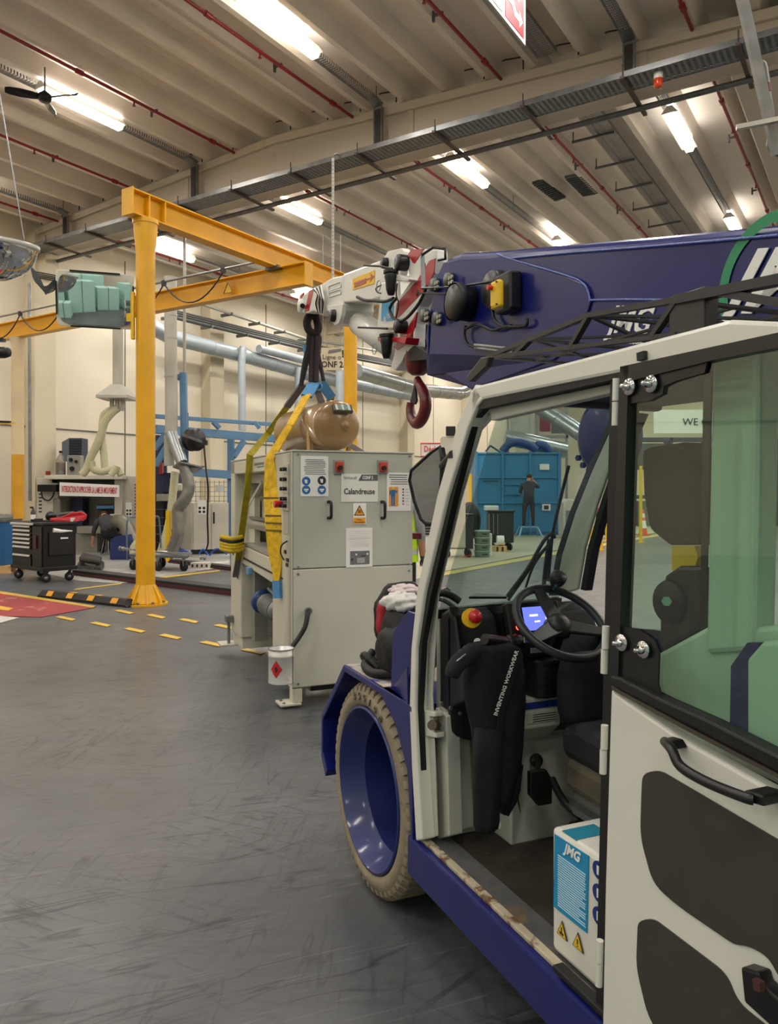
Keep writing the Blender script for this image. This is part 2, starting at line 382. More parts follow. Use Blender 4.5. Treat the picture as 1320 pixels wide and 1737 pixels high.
for b in [1.62, 3.14, 4.66, 6.2, 7.75, 9.25, 10.75, 12.25, 13.75, 15.25, 16.75]: inst('tray_bracket', bme, t, (0+BASE[t.name][0][0]*0, b, 0))
solo('conduit', MB().tube([(12.0, .6, 7.34), (12.0, 17.9, 7.34)], .045, 10), DGAL, HALL, 'dark grey round conduit running below the cable tray', 'pipe')
# second perforated tray and its arms beyond the girder
t = thing('cable_tray', 'perforated cable tray with side arms on the ceiling right of centre', 'cable tray', HALL, (16, 4.35, 8))
m = MB(); z = zr(4.35)-.05
for a0, a1 in ((-6, 11.3), (12.5, 24)): m.quad((a0, 4.2, z), (a1, 4.2, z), (a1, 4.5, z), (a0, 4.5, z))
part('tray_floor', m, CH, t); m = MB()
for a0, a1 in ((-6, 11.3), (12.5, 24)): m.box(a0, a1, 4.19, 4.2, z, z+.06); m.box(a0, a1, 4.5, 4.51, z, z+.06)
part('side_rail', m, GALV, t)
for a in (12.9, 14.3, 15.7, 17.1, 18.5, 19.9, 21.3):
    d = MB(); d.bar((a, 4.2, z-.03), (a, 5.0, z-.03), .04, .04); d.bar((a, 4.98, z-.03), (a, 4.98, z+.16), .02, .02, (1, 0, 0)); part('tray_arm', d, DGAL, t)
# red sprinkler mains
RP = M('sprinkler_red', '#8c1a24', .4, coat=.2)
lab = {2.3: 'at the far right', 5.25: 'behind the red emergency sign', 8.2: 'left of the brightest ceiling light', 11.15: 'crossing above the ceiling fan', 14.1: 'left of the ceiling fan', 17.0: 'nearest the left wall'}
for b, w_ in lab.items():
    t = thing('sprinkler_pipe', 'dark red sprinkler pipe under the roof '+w_, 'pipe', HALL, (12, b, zr(b)-.1), 'red sprinkler pipes')
    z = zr(b)-.06
    part('pipe', MB().tube([(A0, b, z), (11.9, b, z), (A1-.5, b, z)], .028, 8), RP, t)
    for a in range(-10, 34, 3):
        if 11 < a < 13: continue
        c = MB().cyl((a-.06, b, z), (a+.06, b, z), .045, n=10); part('coupling', c, RP, t)
        c = MB().lathe([(.014, .01), (.014, -.09), (.03, -.09), (.03, -.1), (0, -.1)], (a+1.1, b, z), (0, 0, 1), 8); part('sprinkler_head', c, RP, t)
        c = MB().prism([(a+1.58, b-.02, z+.02), (a+1.58, b+.12, z+.02), (a+1.58, b+.12, z-.05), (a+1.58, b+.15, z-.05), (a+1.58, b+.15, z+.1), (a+1.58, b+.12, z+.1), (a+1.58, b+.12, z+.05), (a+1.58, b-.02, z+.05)], (.04, 0, 0)); part('pipe_clamp', c, DGAL, t)
# ---------------------------------------------------------------- ceiling luminaires
LIT = M('tube_light', '#fff6e4', .4, emit=LAMP_E); HOUS = M('luminaire_white', '#e6e2d8', .4)
ld = bpy.data.lights.new('tube_glow', 'AREA'); ld.shape = 'RECTANGLE'; ld.size = 1.6; ld.size_y = .1; ld.energy = LAMP_W; ld.color = (1, .96, .9)
lu = bpy.data.lights.new('roof_fill', 'AREA'); lu.shape = 'RECTANGLE'; lu.size = 1.6; lu.size_y = .12; lu.energy = LAMP_W*.3; lu.color = (1, .96, .9)  # added upward fill over each luminaire, brightens the roof
def luminaire(a, b, label, L=1.65):
    z = zr(b)-.17
    t = thing('ceiling_light', label, 'ceiling light', HALL, (a, b, z), 'fluorescent lights under the roof')
    h = MB(); h.prism([(a-L/2, b-.05, z+.12), (a-L/2, b+.05, z+.12), (a-L/2, b+.14, z+.0), (a-L/2, b-.14, z+.0)], (L, 0, 0))
    part('housing', h, HOUS, t)
    d = MB(); d.prism([(a-L/2+.02, b-.09, z-.002), (a-L/2+.02, b-.06, z-.07), (a-L/2+.02, b+.06, z-.07), (a-L/2+.02, b+.09, z-.002)], (L-.04, 0, 0))
    part('diffuser', d, LIT, t)
    part('suspension', MB().tube([(a-.5, b, z+.12), (a-.5, b, zr(b)+.28)], .008, 5).tube([(a+.5, b, z+.12), (a+.5, b, zr(b)+.28)], .008, 5), DGAL, t)
    lo = bpy.data.objects.new('glow', ld); COL.objects.link(lo); lo.parent = t; lo.location = (0, 0, -.1)
    lo = bpy.data.objects.new('roof_fill_light', lu); COL.objects.link(lo); lo.parent = t; lo.location = (0, 0, .15); lo.rotation_euler = (R(180), 0, 0)
    return t
rows = {3.1: 'right', 7.35: 'centre', 11.9: 'left of centre', 16.4: 'left wall side', -1.5: 'right of the camera', -6: 'far right', -10.5: 'right wall side'}
seen = {(8.6, 7.35): 'brightest ceiling light, cut by the top edge of the photo', (8.6, 11.9): 'ceiling light just behind the black ceiling fan', (14.6, 7.35): 'ceiling light beyond the girder, above the white jib', (14.6, 11.9): 'ceiling light beyond the girder, left of the hanging white strip',
        (14.6, 16.4): 'ceiling light just right of the yellow column top', (14.6, 3.1): 'long ceiling light near the right edge below the orange beacon', (20.6, 3.1): 'small far ceiling light touching the blue boom near the right edge', (20.6, 7.35): 'small far ceiling light just above the blue boom at centre', (20.6, 16.4): 'small far ceiling light behind the tip of the white jib'}
for a in (-9.4, -3.4, 2.6, 8.6, 14.6, 20.6, 27, 33, 39):
    for b, w_ in rows.items():
        luminaire(a, b, seen.get((a, b), 'white tube ceiling light outside the frame or hidden from view'))
luminaire(17.1, 14.3, 'long ceiling light behind the end of the yellow bridge beam', 2.0)
# ---------------------------------------------------------------- floor paint and low kerbs
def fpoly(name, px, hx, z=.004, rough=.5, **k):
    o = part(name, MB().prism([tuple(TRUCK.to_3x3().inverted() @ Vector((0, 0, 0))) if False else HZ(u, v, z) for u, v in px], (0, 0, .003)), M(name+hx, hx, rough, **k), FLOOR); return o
fpoly('red_zone', [(-260, 985), (0, 1007), (158, 1031), (70, 1047), (0, 1045), (-260, 1035)], '#a02a32', var=.25, sc=3, dirt='#c99a94', dsc=2.4, dth=.6)
fpoly('yellow_border', [(-260, 981), (0, 1003), (162, 1028), (158, 1031), (0, 1007), (-260, 985)], '#c8a23a', z=.008)
fpoly('white_zone', [(-260, 1035), (0, 1045), (32, 1048), (0, 1057), (-260, 1068)], '#c9c4bd')
fpoly('yellow_dash', [(-14, 1027), (0, 1028), (22, 1032), (14, 1036), (-4, 1034)], '#dcae2c', z=.009)
for cx, cy in [(112, 1049), (171, 1059), (229, 1069), (289, 1080), (359, 1092), (430, 1105), (211, 1038), (265, 1045.5), (321, 1053), (381, 1063)]:
    s_ = (cy-835)/215
    fpoly('yellow_dash', [(cx-18*s_, cy-2*s_), (cx-8*s_, cy-4*s_), (cx+17*s_, cy+1.5*s_), (cx+10*s_, cy+4*s_)], '#d8b13a', var=.15, sc=20)
fpoly('yellow_line', [(125, 1001), (128, 999), (205, 989), (206, 991)], '#c9a845')
fpoly('yellow_line', [(268, 982), (266, 979), (372, 967), (374, 969)], '#c9a845')
fpoly('yellow_line', [(738, 979), (733, 974), (940, 936), (1190, 893), (1192, 896), (942, 941)], '#b7a860')
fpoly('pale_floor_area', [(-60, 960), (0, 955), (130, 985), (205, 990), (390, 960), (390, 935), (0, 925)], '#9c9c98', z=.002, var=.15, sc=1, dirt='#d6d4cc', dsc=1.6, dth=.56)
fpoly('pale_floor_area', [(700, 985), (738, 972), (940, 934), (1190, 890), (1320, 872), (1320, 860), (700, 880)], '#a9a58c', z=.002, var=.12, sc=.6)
kb = [(128, 974), (392, 1010)]
def kerb(p0, p1, hgt, wid, label):
    a = Vector(HZ(*p0, 0)); b = Vector(HZ(*p1, 0)); n = Vector((-(b-a).y, (b-a).x, 0)).normalized()
    if n.dot(a) < 0: n = -n
    t = thing('floor_kerb', label, 'kerb', HALL, tuple(a))
    part('red_edge', MB().prism([a, b, b+n*.02, a+n*.02], (0, 0, hgt*.55)), M('kerb_red', '#4b1b1b', .5), t)
    part('kerb_bar', MB().prism([a+n*.022, b+n*.022, b+n*wid, a+n*wid], (0, 0, hgt)), M('kerb_black', '#222020', .6, var=.3, sc=4), t, bevel=.01)
kerb((120, 976), (440, 1017), .1, .3, 'long low black kerb with dark red edge on the floor behind the yellow column')
kerb((285, 955), (440, 974), .07, .25, 'short low black kerb with dark red edge left of the lifted machine')
# ================================================================ YELLOW WORKSHOP GANTRY
c1 = F(247, 1025); c1h = Vector(inv(c1, HALL)); a0, b0 = c1h.x, c1h.y
t = thing('gantry_crane', 'tall yellow painted steel gantry with two I-beams and round columns, left of centre', 'gantry crane', HALL, (a0, b0, 0))
def ibeam(p, q, h, wd, fl=.018, web=.012, mi=0):
    m = MB(); p = Vector(p); q = Vector(q); t_ = (q-p).normalized(); x = Vector((-t_.y, t_.x, 0))
    pr = [(-wd/2, 0), (wd/2, 0), (wd/2, fl), (web, fl), (web, h-fl), (wd/2, h-fl), (wd/2, h), (-wd/2, h), (-wd/2, h-fl), (-web, h-fl), (-web, fl), (-wd/2, fl)]
    m.prism([p+x*a+Vector((0, 0, b)) for a, b in pr], q-p); return m
def column(a, b, h, nm='column', mat=YEL):
    m = MB().cyl((a, b, .02), (a, b, h), .125, n=28); c = part(nm, m, mat, t)
    m = MB().cyl((a, b, 0), (a, b, .025), .29, n=32); part('base_plate', m, mat, c)
    for k in range(8):
        g = R(45*k+10); d = Vector((math.cos(g), math.sin(g), 0)); x = Vector((-d.y, d.x, 0))*.008; o = Vector((a, b, .025))
        m = MB().prism([o+d*.12-x, o+d*.27-x, o+d*.24-x+Vector((0, 0, .06)), o+d*.13-x+Vector((0, 0, .24))], x*2); part('gusset', m, mat, c)
        m = MB().cyl(o+(d*.24).copy()+x*9, o+d*.24+x*9+Vector((0, 0, .03)), .018, n=6); part('bolt', m, GALV, c)
    # flared skirt above the plate
    m = MB().lathe([(.127, .27), (.135, .25), (.225, .03)], (a, b, 0), (0, 0, 1), 16, smooth=False); part('skirt', m, mat, c)
    return c
column(a0, b0, 5.1)
column(a0+4.73, b0, 5.1)
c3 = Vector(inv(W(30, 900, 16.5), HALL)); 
cc = column(c3.x, c3.y, 2.6, mat=M('column_yellow_lower', '#dca02a', .4, var=.15, sc=2)); part('cream_upper_column', MB().lathe([(.126, 2.3), (.126, 4.6), (.15, 4.72), (.17, 4.79)], (c3.x, c3.y, 0), (0, 0, 1), 28), M('column_cream', '#dcc7a0', .5, var=.1, sc=2), t, label='cream upper half of the far left column')  # column coloured yellow below and cream above
part('runway_beam', ibeam((a0-.28, b0, 5.14), (a0+7, b0, 5.14), .33, .2), YEL, t)
part('end_plate', MB().box(a0-.3, a0-.28, b0-.11, b0+.11, 5.13, 5.48), YEL, t)
part('stiffener', MB().box(a0-.02, a0, b0-.095, b0+.095, 5.16, 5.46), YEL, t); part('stiffener', MB().box(a0+.25, a0+.27, b0-.095, b0+.095, 5.16, 5.46), YEL, t)
part('head_plate', MB().cyl((a0, b0, 5.08), (a0, b0, 5.14), .17, n=28), YEL, t)
part('head_plate', MB().cyl((a0+4.73, b0, 5.08), (a0+4.73, b0, 5.14), .17, n=28), YEL, t)
m = MB().lathe([(.125, 4.7), (.15, 4.95), (.16, 5.1)], (a0, b0, 0), (0, 0, 1), 28); part('column_head', m, YEL, t)
ab = a0+2.66
part('bridge_beam', ibeam((ab, b0-.65, 4.79), (ab, b0+13.5, 4.79), .35, .18), YEL, t)
part('end_plate', MB().box(ab-.1, ab+.1, b0-.67, b0-.65, 4.77, 5.14), YEL, t)
part('trolley_bracket', MB().box(ab-.13, ab+.13, b0-.13, b0+.13, 5.1, 5.16), DGAL, t)
part('festoon_rail', MB().tube([(ab-.2, b0+.2, 5.24), (ab-.2, b0+13.3, 5.24)], .022, 8), GALV, t)
CABL = M('festoon_cable', '#23282c', .5)
for k in range(8):
    b = b0+1.0+k*1.45; p = []
    for j in range(13):
        x = j/12; p.append((ab-.2, b+x*1.45, 5.2-.42*(1-(2*x-1)**2)))
    part('festoon_cable', MB().tube(p, .013, 6), CABL, t)
    part('cable_runner', MB().box(ab-.225, ab-.175, b-.04, b+.04, 5.17, 5.26), BLKP, t)
m = MB(); q = Vector(inv(W(277, 499, 11.9), HALL)); bb = q.y
m.prism([(ab-.097, bb-.1, 4.86), (ab-.097, bb+.1, 4.86), (ab-.097, bb, 5.04)], (.004, 0, 0)); part('warning_triangle', m, M('sign_yellow', '#e8b820', .5), t)
m = MB().tube([(ab-.1, bb-.1, 4.86), (ab-.1, bb+.1, 4.86), (ab-.1, bb, 5.04)], .008, 4, True); part('triangle_border', m, BLKP, t)
# hanging rods near the gantry
for i, (u, v0, v1, Y) in enumerate([(313, 520, 655, 17.0), (300, 440, 520, 17)]):
    pass
# thin steel drop tube behind the column
p0 = W(313, 400, 17.5); p1 = W(313, 655, 17.5)
solo('drop_tube', MB().tube([p0, p1], .035, 8), M('pale_tube', '#a9a79c', .4, .3), WORLD, 'thin pale vertical tube hanging down behind the yellow bridge beam', 'pipe')
# white perforated strip with hook
st = W(565, 485, 11.0); top = W(565, 268, 11.0); zt = top[2]
t = thing('hanging_strip', 'narrow white perforated steel strip hanging from the cable tray behind the white jib', 'strip', WORLD, st)
m = MB().box(st[0]-.018, st[0]+.018, 10.99, 11.0, st[2], zt); part('strip', m, M('strip_white', '#cfccc4', .4), t)
m = MB().tube(arc((st[0]+.05, 10.99, zt), .05, 180, 0, 8), .01, 6); part('hook', m, DGAL, t)
hm = MB().cyl((0, -.012, 0), (0, -.009, 0), .007, n=6); hme = mesh_of(hm, 'hole'); mats(hme, BLKP)
for k in range(30): inst('hole', hme, t, (st[0], 11.0, zt-.06-k*.055))
# ---------------------------------------------------------------- ceiling fan
fz = W(76, 166, 12.5); t = thing('ceiling_fan', 'black three-bladed ceiling fan hanging from the roof at upper left', 'ceiling fan', WORLD, fz)
FX, FY, FZ = fz
part('downrod', MB().tube([(FX, FY, FZ), (FX, FY, 8.35)], .015, 8), GALV, t)
part('motor', MB().lathe([(0, -.07), (.08, -.06), (.11, -.02), (.11, .04), (.05, .09), (.02, .12)], (FX, FY, FZ), (0, 0, 1), 24), BLKM, t)
for k, g in enumerate((205, 350, 100)):
    d = Vector((math.cos(R(g)), math.sin(R(g)), 0)); x = Vector((-d.y, d.x, 0)); o = Vector((FX, FY, FZ))
    pts = [(.09, .03), (.2, .06), (.35, .075), (.5, .06), (.58, .02)]
    L_ = [o+d*a+x*b+Vector((0, 0, .03)) for a, b in pts]+[o+d*a-x*b-Vector((0, 0, .03)) for a, b in reversed(pts)]
    part('blade', MB().prism(L_, (0, 0, .012)), BLKM, t, label='blade')
# ---------------------------------------------------------------- mirrors
MIR = M('mirror_glass', '#dfe4e4', .03, 1); MIRD = M('dome_mirror', '#c8ccd0', .06, 1, var=.15, sc=9)
mc = Vector(W(162, 509, 10.2)); t = thing('convex_mirror', 'rectangular convex traffic mirror with white frame fixed to the yellow column', 'mirror', WORLD, mc)
nrm = Vector((.278, -.935, -.222)).normalized(); ex = Vector((0, 0, 1)).cross(nrm).normalized()*1; ey = nrm.cross(ex).normalized()
def rrect(w, h, r, n=6):
    o = []
    for cx, cy, s0 in ((w/2-r, h/2-r, 0), (-w/2+r, h/2-r, 90), (-w/2+r, -h/2+r, 180), (w/2-r, -h/2+r, 270)):
        for j in range(n+1):
            g = R(s0+90*j/n); o.append((cx+r*math.cos(g), cy+r*math.sin(g)))
    return o
MW, MH = .96, .71
part('frame', MB().prism([mc+ex*a+ey*b for a, b in rrect(MW, MH, .05)], -nrm*.03), M('mirror_frame', '#d9d7c8', .5), t, bevel=.008)
m = MB(); NX, NY = 24, 18; vs = []; RR = 4.2
for j in range(NY+1):
    for i in range(NX+1):
        x = (i/NX-.5); y = (j/NY-.5)
        k = (abs(2*x)**6+abs(2*y)**6)**(1/6) or 1; q = max(abs(2*x), abs(2*y)); s_ = q/k if k > 0 else 1
        x *= s_*(MW-.06); y *= s_*(MH-.06); vs.append(mc+ex*x+ey*y+nrm*(math.sqrt(RR*RR-x*x-y*y)-RR+.05))
m.add(vs, [(j*(NX+1)+i, j*(NX+1)+i+1, (j+1)*(NX+1)+i+1, (j+1)*(NX+1)+i) for j in range(NY) for i in range(NX)], True); part('mirror_face', m, MIR, t)
for a, b, w_, h_ in ((0, .352, .62, .02), (0, -.352, .62, .02), (.475, 0, .02, .42), (-.475, 0, .02, .42)):
    m = MB(); m.prism([mc+ex*(a+p*w_/2)+ey*(b+q*h_/2)+nrm*.004 for p, q in ((-1, -1), (1, -1), (1, 1), (-1, 1))], nrm*.02); part('edge_strip', m, BLKP, t)
colw = Vector(c1); by = colw.y-.11
m = MB().box(colw.x-.155, colw.x-.12, by-.02, by+.05, W(0, 575, by)[2], W(0, 495, by)[2]); m.box(colw.x-.22, colw.x-.15, by, by+.03, W(0, 545, by)[2], W(0, 532, by)[2]); part('bracket', m, M('bright_yellow', '#e6b81a', .4), t)
dm = Vector(W(-8, 412, 8.5)); t = thing('dome_mirror', 'half-dome safety mirror hanging at the left edge of the photo', 'mirror', WORLD, dm)
rD = .43
part('dome', MB().lathe([(rD*math.cos(R(g)), -rD*.95*math.sin(R(g))) for g in range(0, 91, 6)], dm, (.1, -.12, 1), 40), MIRD, t)
part('rim', MB().lathe([(rD-.01, .02), (rD+.02, .02), (rD+.02, -.03), (rD-.01, -.03)], dm, (.1, -.12, 1), 40), M('rim_pale', '#b9b9b6', .4), t)
for dx in (-.3, .32):
    m = MB().tube([dm+Vector((dx, 0, .03)), (dm.x-.3, dm.y, 7.9)], .007, 5); part('suspension_wire', m, GALV, t)
# ---------------------------------------------------------------- beacon, sign, lamps on the roof
bp = Vector(W(1117, 150, 10.95)); t = thing('beacon', 'orange warning beacon with white base under the cable tray', 'beacon', WORLD, bp)
part('base', MB().cyl(bp+Vector((0, 0, .13)), bp+Vector((0, 0, .22)), .065, n=20), M('beacon_white', '#d8d6ce', .5), t)
part('lens', MB().lathe([(.062, .13), (.066, .06), (.058, .02), (.03, 0), (0, 0)], bp, (0, 0, 1), 24), M('beacon_orange', '#cf4318', .2, coat=.5), t)
part('bracket', MB().box(bp.x-.03, bp.x+.03, bp.y-.02, bp.y+.3, bp.z+.22, bp.z+.24), GALV, t)
sg = HB(890, 78, hit(890, 78, WORLD, 1, 9.4)[0]*0+Vector(inv(W(890, 78, 9.4), HALL)).y)
a1_, b1_, z1_ = sg
t = thing('emergency_sign', 'red and white hanging sign with white arrow at the top of the photo', 'sign', HALL, (a1_, b1_, z1_))
part('panel', MB().box(a1_-1.25, a1_, b1_-.012, b1_+.012, z1_, z1_+.62), M('sign_white', '#b4b2ae', .6), t)
m = MB(); m.box(a1_-.60, a1_-.06, b1_-.016, b1_-.012, z1_+.05, z1_+.57); part('red_field', m, M('sign_red', '#8e1520', .6), t)
m = MB(); m.box(a1_-1.19, a1_-.68, b1_-.016, b1_-.012, z1_+.05, z1_+.57); part('green_field', m, M('sign_green', '#1d7a4c', .5), t)
m = MB(); y = b1_-.02; ar = [(-.5, .34), (-.36, .34), (-.3, .26), (-.2, .26), (-.2, .32), (-.1, .22), (-.2, .12), (-.2, .18), (-.34, .18), (-.42, .27), (-.5, .27)]
m.prism([(a1_+p, y, z1_+q) for p, q in ar], (0, .003, 0)); part('white_arrow', m, M('sign_white', ''), t)
m = MB(); m.box(a1_-.5, a1_-.2, y, y+.003, z1_+.42, z1_+.5); part('white_bar', m, M('sign_white', ''), t)
for q in (-.2, -1.05): part('hanger', MB().tube([(a1_+q, b1_, z1_+.6), (a1_+q, b1_, 8.5)], .006, 5), GALV, t)
for i, (pts, lab, hx) in enumerate([([(903, 312), (920, 307), (960, 336), (943, 342)], 'dark square ventilation grille set in the ceiling, the left one', '#26282a'), ([(958, 302), (985, 297), (1017, 329), (990, 334)], 'grey square ventilation grille set in the ceiling, the right one', '#55585a')]):
    z = zr(6.2)-.03; P = [Vector(HZ(u, v, z)) for u, v in pts]; base = sum(P, Vector())/4
    t = thing('ceiling_grille', lab, 'grille', HALL, tuple(base), 'ceiling grilles')
    part('frame', MB().prism(P, (0, 0, .05)), M('grille'+hx, hx, .5), t)
    for k in range(1, 12):
        f = k/12; p = P[0].lerp(P[3], f); q = P[1].lerp(P[2], f); part('louver', MB().bar(p-Vector((0, 0, .01)), q-Vector((0, 0, .01)), .03, .02), M('grille_line', '#3f4244', .5), t)
# slanting grey channel at top right with side arm and pipework
q0, q1 = Vector(W(1246, -60, 6.5)), Vector(W(1318, 262, 6.9))
t = thing('roof_strut', 'grey steel channel hanging diagonally at the top right corner', 'strut', WORLD, tuple(q1))
part('channel', MB().bar(q0, q1, .085, .05, (0, 1, 0)), GALV, t)
part('side_arm', MB().bar(W(1249, 217, 6.85), W(1335, 200, 6.7), .05, .04), M('pale_tube', ''), t)
t = thing('bent_pipe', 'grey bent conduit pipe with red joint at the right edge below the cable tray', 'pipe', WORLD, W(1305, 240, 8))
part('pipe', MB().tube(spline([W(1278, 108, 8), W(1295, 107, 8), W(1300, 125, 8), W(1303, 150, 8), W(1310, 205, 8), W(1305, 250, 8), W(1330, 265, 8)], 5), .028, 10), DGAL, t)
part('joint', MB().cyl(W(1302, 142, 8), W(1303, 156, 8), .036, n=12), DRED, t)
# small extra drops on the roof
for i, (u, v) in enumerate([(1003, 380), (716, 372)]):
    pass
# ---------------------------------------------------------------- wall pipework and ducts
DUCT = M('duct_blue_grey', '#a9b3ba', .4, .25, var=.1, sc=3); DUCTG = M('duct_galv', '#a8adb0', .3, .8, var=.15, sc=5)
def duct(pts, r, label, mat=DUCT, rings=None, n=20, name='ventilation_duct'):
    P = [Vector(p) for p in pts]; t = thing(name, label, 'duct', WORLD, tuple(P[0]))
    part('duct', MB().tube(P, r, n), mat, t); L = 0
    for i in range(len(P)-1):
        d = P[i+1]-P[i]
        k = max(1, int(d.length/1.1)) if rings is None else rings
        for j in range(k):
            c = P[i]+d*(j/k); u_ = d.normalized()
            part('joint_ring', MB().tube([c-u_*.02, c+u_*.02], r*1.045, n), mat, t)
    return t
def wallp(u, v, b=17.3): 
    q = HB(u, v, b); return tuple(HALL @ Vector(q))
duct([wallp(255, 553), wallp(290, 572), wallp(420, 605), wallp(540, 640), wallp(700, 672)], .22, 'large pale blue ventilation duct running along the left wall at mid height')
duct([wallp(605, 630, 16.0), wallp(640, 640, 16), wallp(715, 662, 16), wallp(780, 668, 16), wallp(789, 665, 16)], .27, 'shiny silver duct ending behind the cab corner, right of the second yellow column', DUCTG)
duct([wallp(440, 592, 17), wallp(520, 612, 17), wallp(590, 632, 17)], .13, 'thinner pale duct with open end above the large wall duct', DUCT)
duct([wallp(413, 590, 17), wallp(410, 610, 17), wallp(411, 730, 17)], .12, 'vertical pale blue drop duct on the left wall between pillar and machine', DUCT)
duct([wallp(508, 625, 17), wallp(508, 700, 17)], .17, 'short vertical duct behind the brown slings', DUCT)
duct([wallp(578, 630, 16), wallp(577, 720, 16)], .17, 'short vertical duct just left of the second yellow column', DUCT)
for (v0, v1, r, lab, mt) in ((515, 575, .05, 'long pale pipe high on the left wall', M('pale_tube', '')), (537, 592, .06, 'long dark cable run with brackets on the left wall', M('cable_run', '#4b4c48', .6))):
    pts = [wallp(290 if v0 == 537 else 340, v0), wallp(520, v1), wallp(760, v1+40 if v0 == 515 else v1+47)]
    t = thing('wall_pipe', lab, 'pipe', WORLD, pts[0]); part('pipe', MB().tube(pts, r, 8), mt, t)
    for k in range(5):
        p = Vector(pts[0]).lerp(Vector(pts[1]), k/4); q = inv(p, HALL)
        part('wall_bracket', MB().bar(tuple(HALL @ Vector((q[0], q[1]+.4, q[2]-.02))), tuple(HALL @ Vector((q[0], q[1]-.1, q[2]-.02))), .05, .09), DGAL, t)
    if v0 == 537:
        for dz in (.09, .15, .2): part('cable', MB().tube([tuple(Vector(p)+Vector((0, 0, dz))) for p in pts], .03, 6), M('cable_run', ''), t)
# straight pipe beside the left pillar and upper pipe work
for u, lab in ((50, 'thin grey conduit running down the left pillar'),):
    p = W(u, 480, 18.6); q = W(u+1, 850, 18.6); solo('conduit', MB().tube([p, q], .04, 8), GALV, WORLD, lab, 'pipe')
t = thing('cable_loom', 'bundle of black cables strapped to the top of the left pillar', 'cables', WORLD, W(90, 470, 18.2))
for k in range(7):
    part('cable', MB().tube(spline([W(52+2*k, 452+2*k, 18.3), W(60+3*k, 478+3*k, 18.2), W(78, 486+2*k, 18.1), W(92, 474+3*k, 18.2), W(98, 466+2*k, 18.3)], 5), .014, 6), CABL, t)
for k in range(4):
    part('cable', MB().tube(spline([W(55, 460+3*k, 18.4), W(110, 470+3*k, 18.6), W(180, 480+4*k, 19.2)], 5), .016, 6), CABL, t)
# tall vertical ventilation pipe (left of centre) with bent galvanised branch and hood
YD = 17.0
t = thing('extraction_pipe', 'tall pale vertical extraction pipe right of the yellow column, ending in a bent silver hose', 'duct', WORLD, W(290, 900, YD))
PIPEG = M('pipe_grey', '#b3b0a4', .45, .1, var=.08, sc=3)
part('pipe', MB().tube([W(289, 470, YD), W(291, 740, YD)], .135, 24), PIPEG, t)
for v in (534, 573, 638, 733): part('joint_ring', MB().tube([W(290, v-1, YD), W(290, v+2, YD)], .142, 24), PIPEG, t)
part('branch', MB().tube([W(291, 735, YD-.1), W(296, 750, YD-.15), W(309, 785, YD-.3)], [.135, .14, .12], 22), DUCTG, t)
part('vertical_drop', MB().tube([W(287, 738, YD+.1), W(287, 790, YD+.1)], .11, 18), PIPEG, t)
h = MB(); hc = [W(293, 791, YD-.2), W(305, 782, YD-.6), W(343, 791, YD-.3), W(326, 803, YD+.1)]; h.prism(hc, (0, 0, -.03)); part('hood_plate', h, GALV, t)
h = MB(); h.prism([W(320, 792, YD-.3), W(343, 790, YD-.3), W(325, 803, YD-.3)], (0, .3, 0)); part('hood_wing', h, GALV, t)
hp = [W(312, 787, YD-.3), W(318, 810, YD-.3), W(320, 830, YD-.3), W(313, 848, YD-.3), W(303, 862, YD-.2), W(302, 880, YD-.2), W(302, 905, YD-.2), W(293, 930, YD-.1), W(283, 945, YD)]
m = MB(); sp = spline(hp, 10); m.tube(sp, [.125+.008*(i % 2) for i in range(len(sp))], 18); part('flexible_hose', m, M('hose_silver', '#8f8f88', .4, .6, var=.2, sc=8), t)
# extraction head with three branches and cream hoses at left
YE = 16.8
t = thing('extraction_hood', 'pale square extraction hood with three pipes and cream flexible hoses over the left machine', 'extraction hood', WORLD, W(200, 690, YE))
part('pipe', MB().tube([W(200, 540, YE), W(200, 655, YE)], .11, 20), PIPEG, t)
hd = MB(); c = Vector(W(199, 0, YE)); zt, zb = W(0, 653, YE)[2], W(0, 673, YE)[2]
def sq(z, r): return [(c.x-r, YE-r, z), (c.x+r, YE-r, z), (c.x+r, YE+r, z), (c.x-r, YE+r, z)]
hd.add(sq(zt, .11)+sq(zb, .34)+sq(zb-.06, .34), [(0, 1, 5, 4), (1, 2, 6, 5), (2, 3, 7, 6), (3, 0, 4, 7), (4, 5, 9, 8), (5, 6, 10, 9), (6, 7, 11, 10), (7, 4, 8, 11), (8, 9, 10, 11), (3, 2, 1, 0)]); part('hood', hd, PIPEG, t)
for dx in (-9, 0, 9): part('stub', MB().tube([W(199+dx, 676, YE), W(199+dx, 690, YE), W(197+dx, 697, YE)], .05, 12), PIPEG, t)
HOSE = M('hose_cream', '#c9c6a2', .5, var=.12, sc=5, bump=.3, bsc=30)
def hose(pts, Y, r, nm, par): 
    sp = spline([W(u, v, Y) for u, v in pts], 8); m = MB().tube(sp, [r*(1+.05*(i % 2)) for i in range(len(sp))], 12); return part(nm, m, HOSE, par)
hose([(200, 692), (190, 700), (178, 715), (172, 735), (163, 758), (154, 775), (147, 795), (139, 805)], YE, .085, 'hose', t)
hose([(188, 695), (176, 705), (173, 735), (176, 770), (178, 793)], YE+.1, .075, 'hose', t)
hose([(155, 783), (158, 795), (170, 800), (185, 798), (200, 797), (206, 806)], YE, .08, 'hose', t)
hose([(200, 790), (195, 798), (188, 806)], YE-.1, .07, 'hose', t)
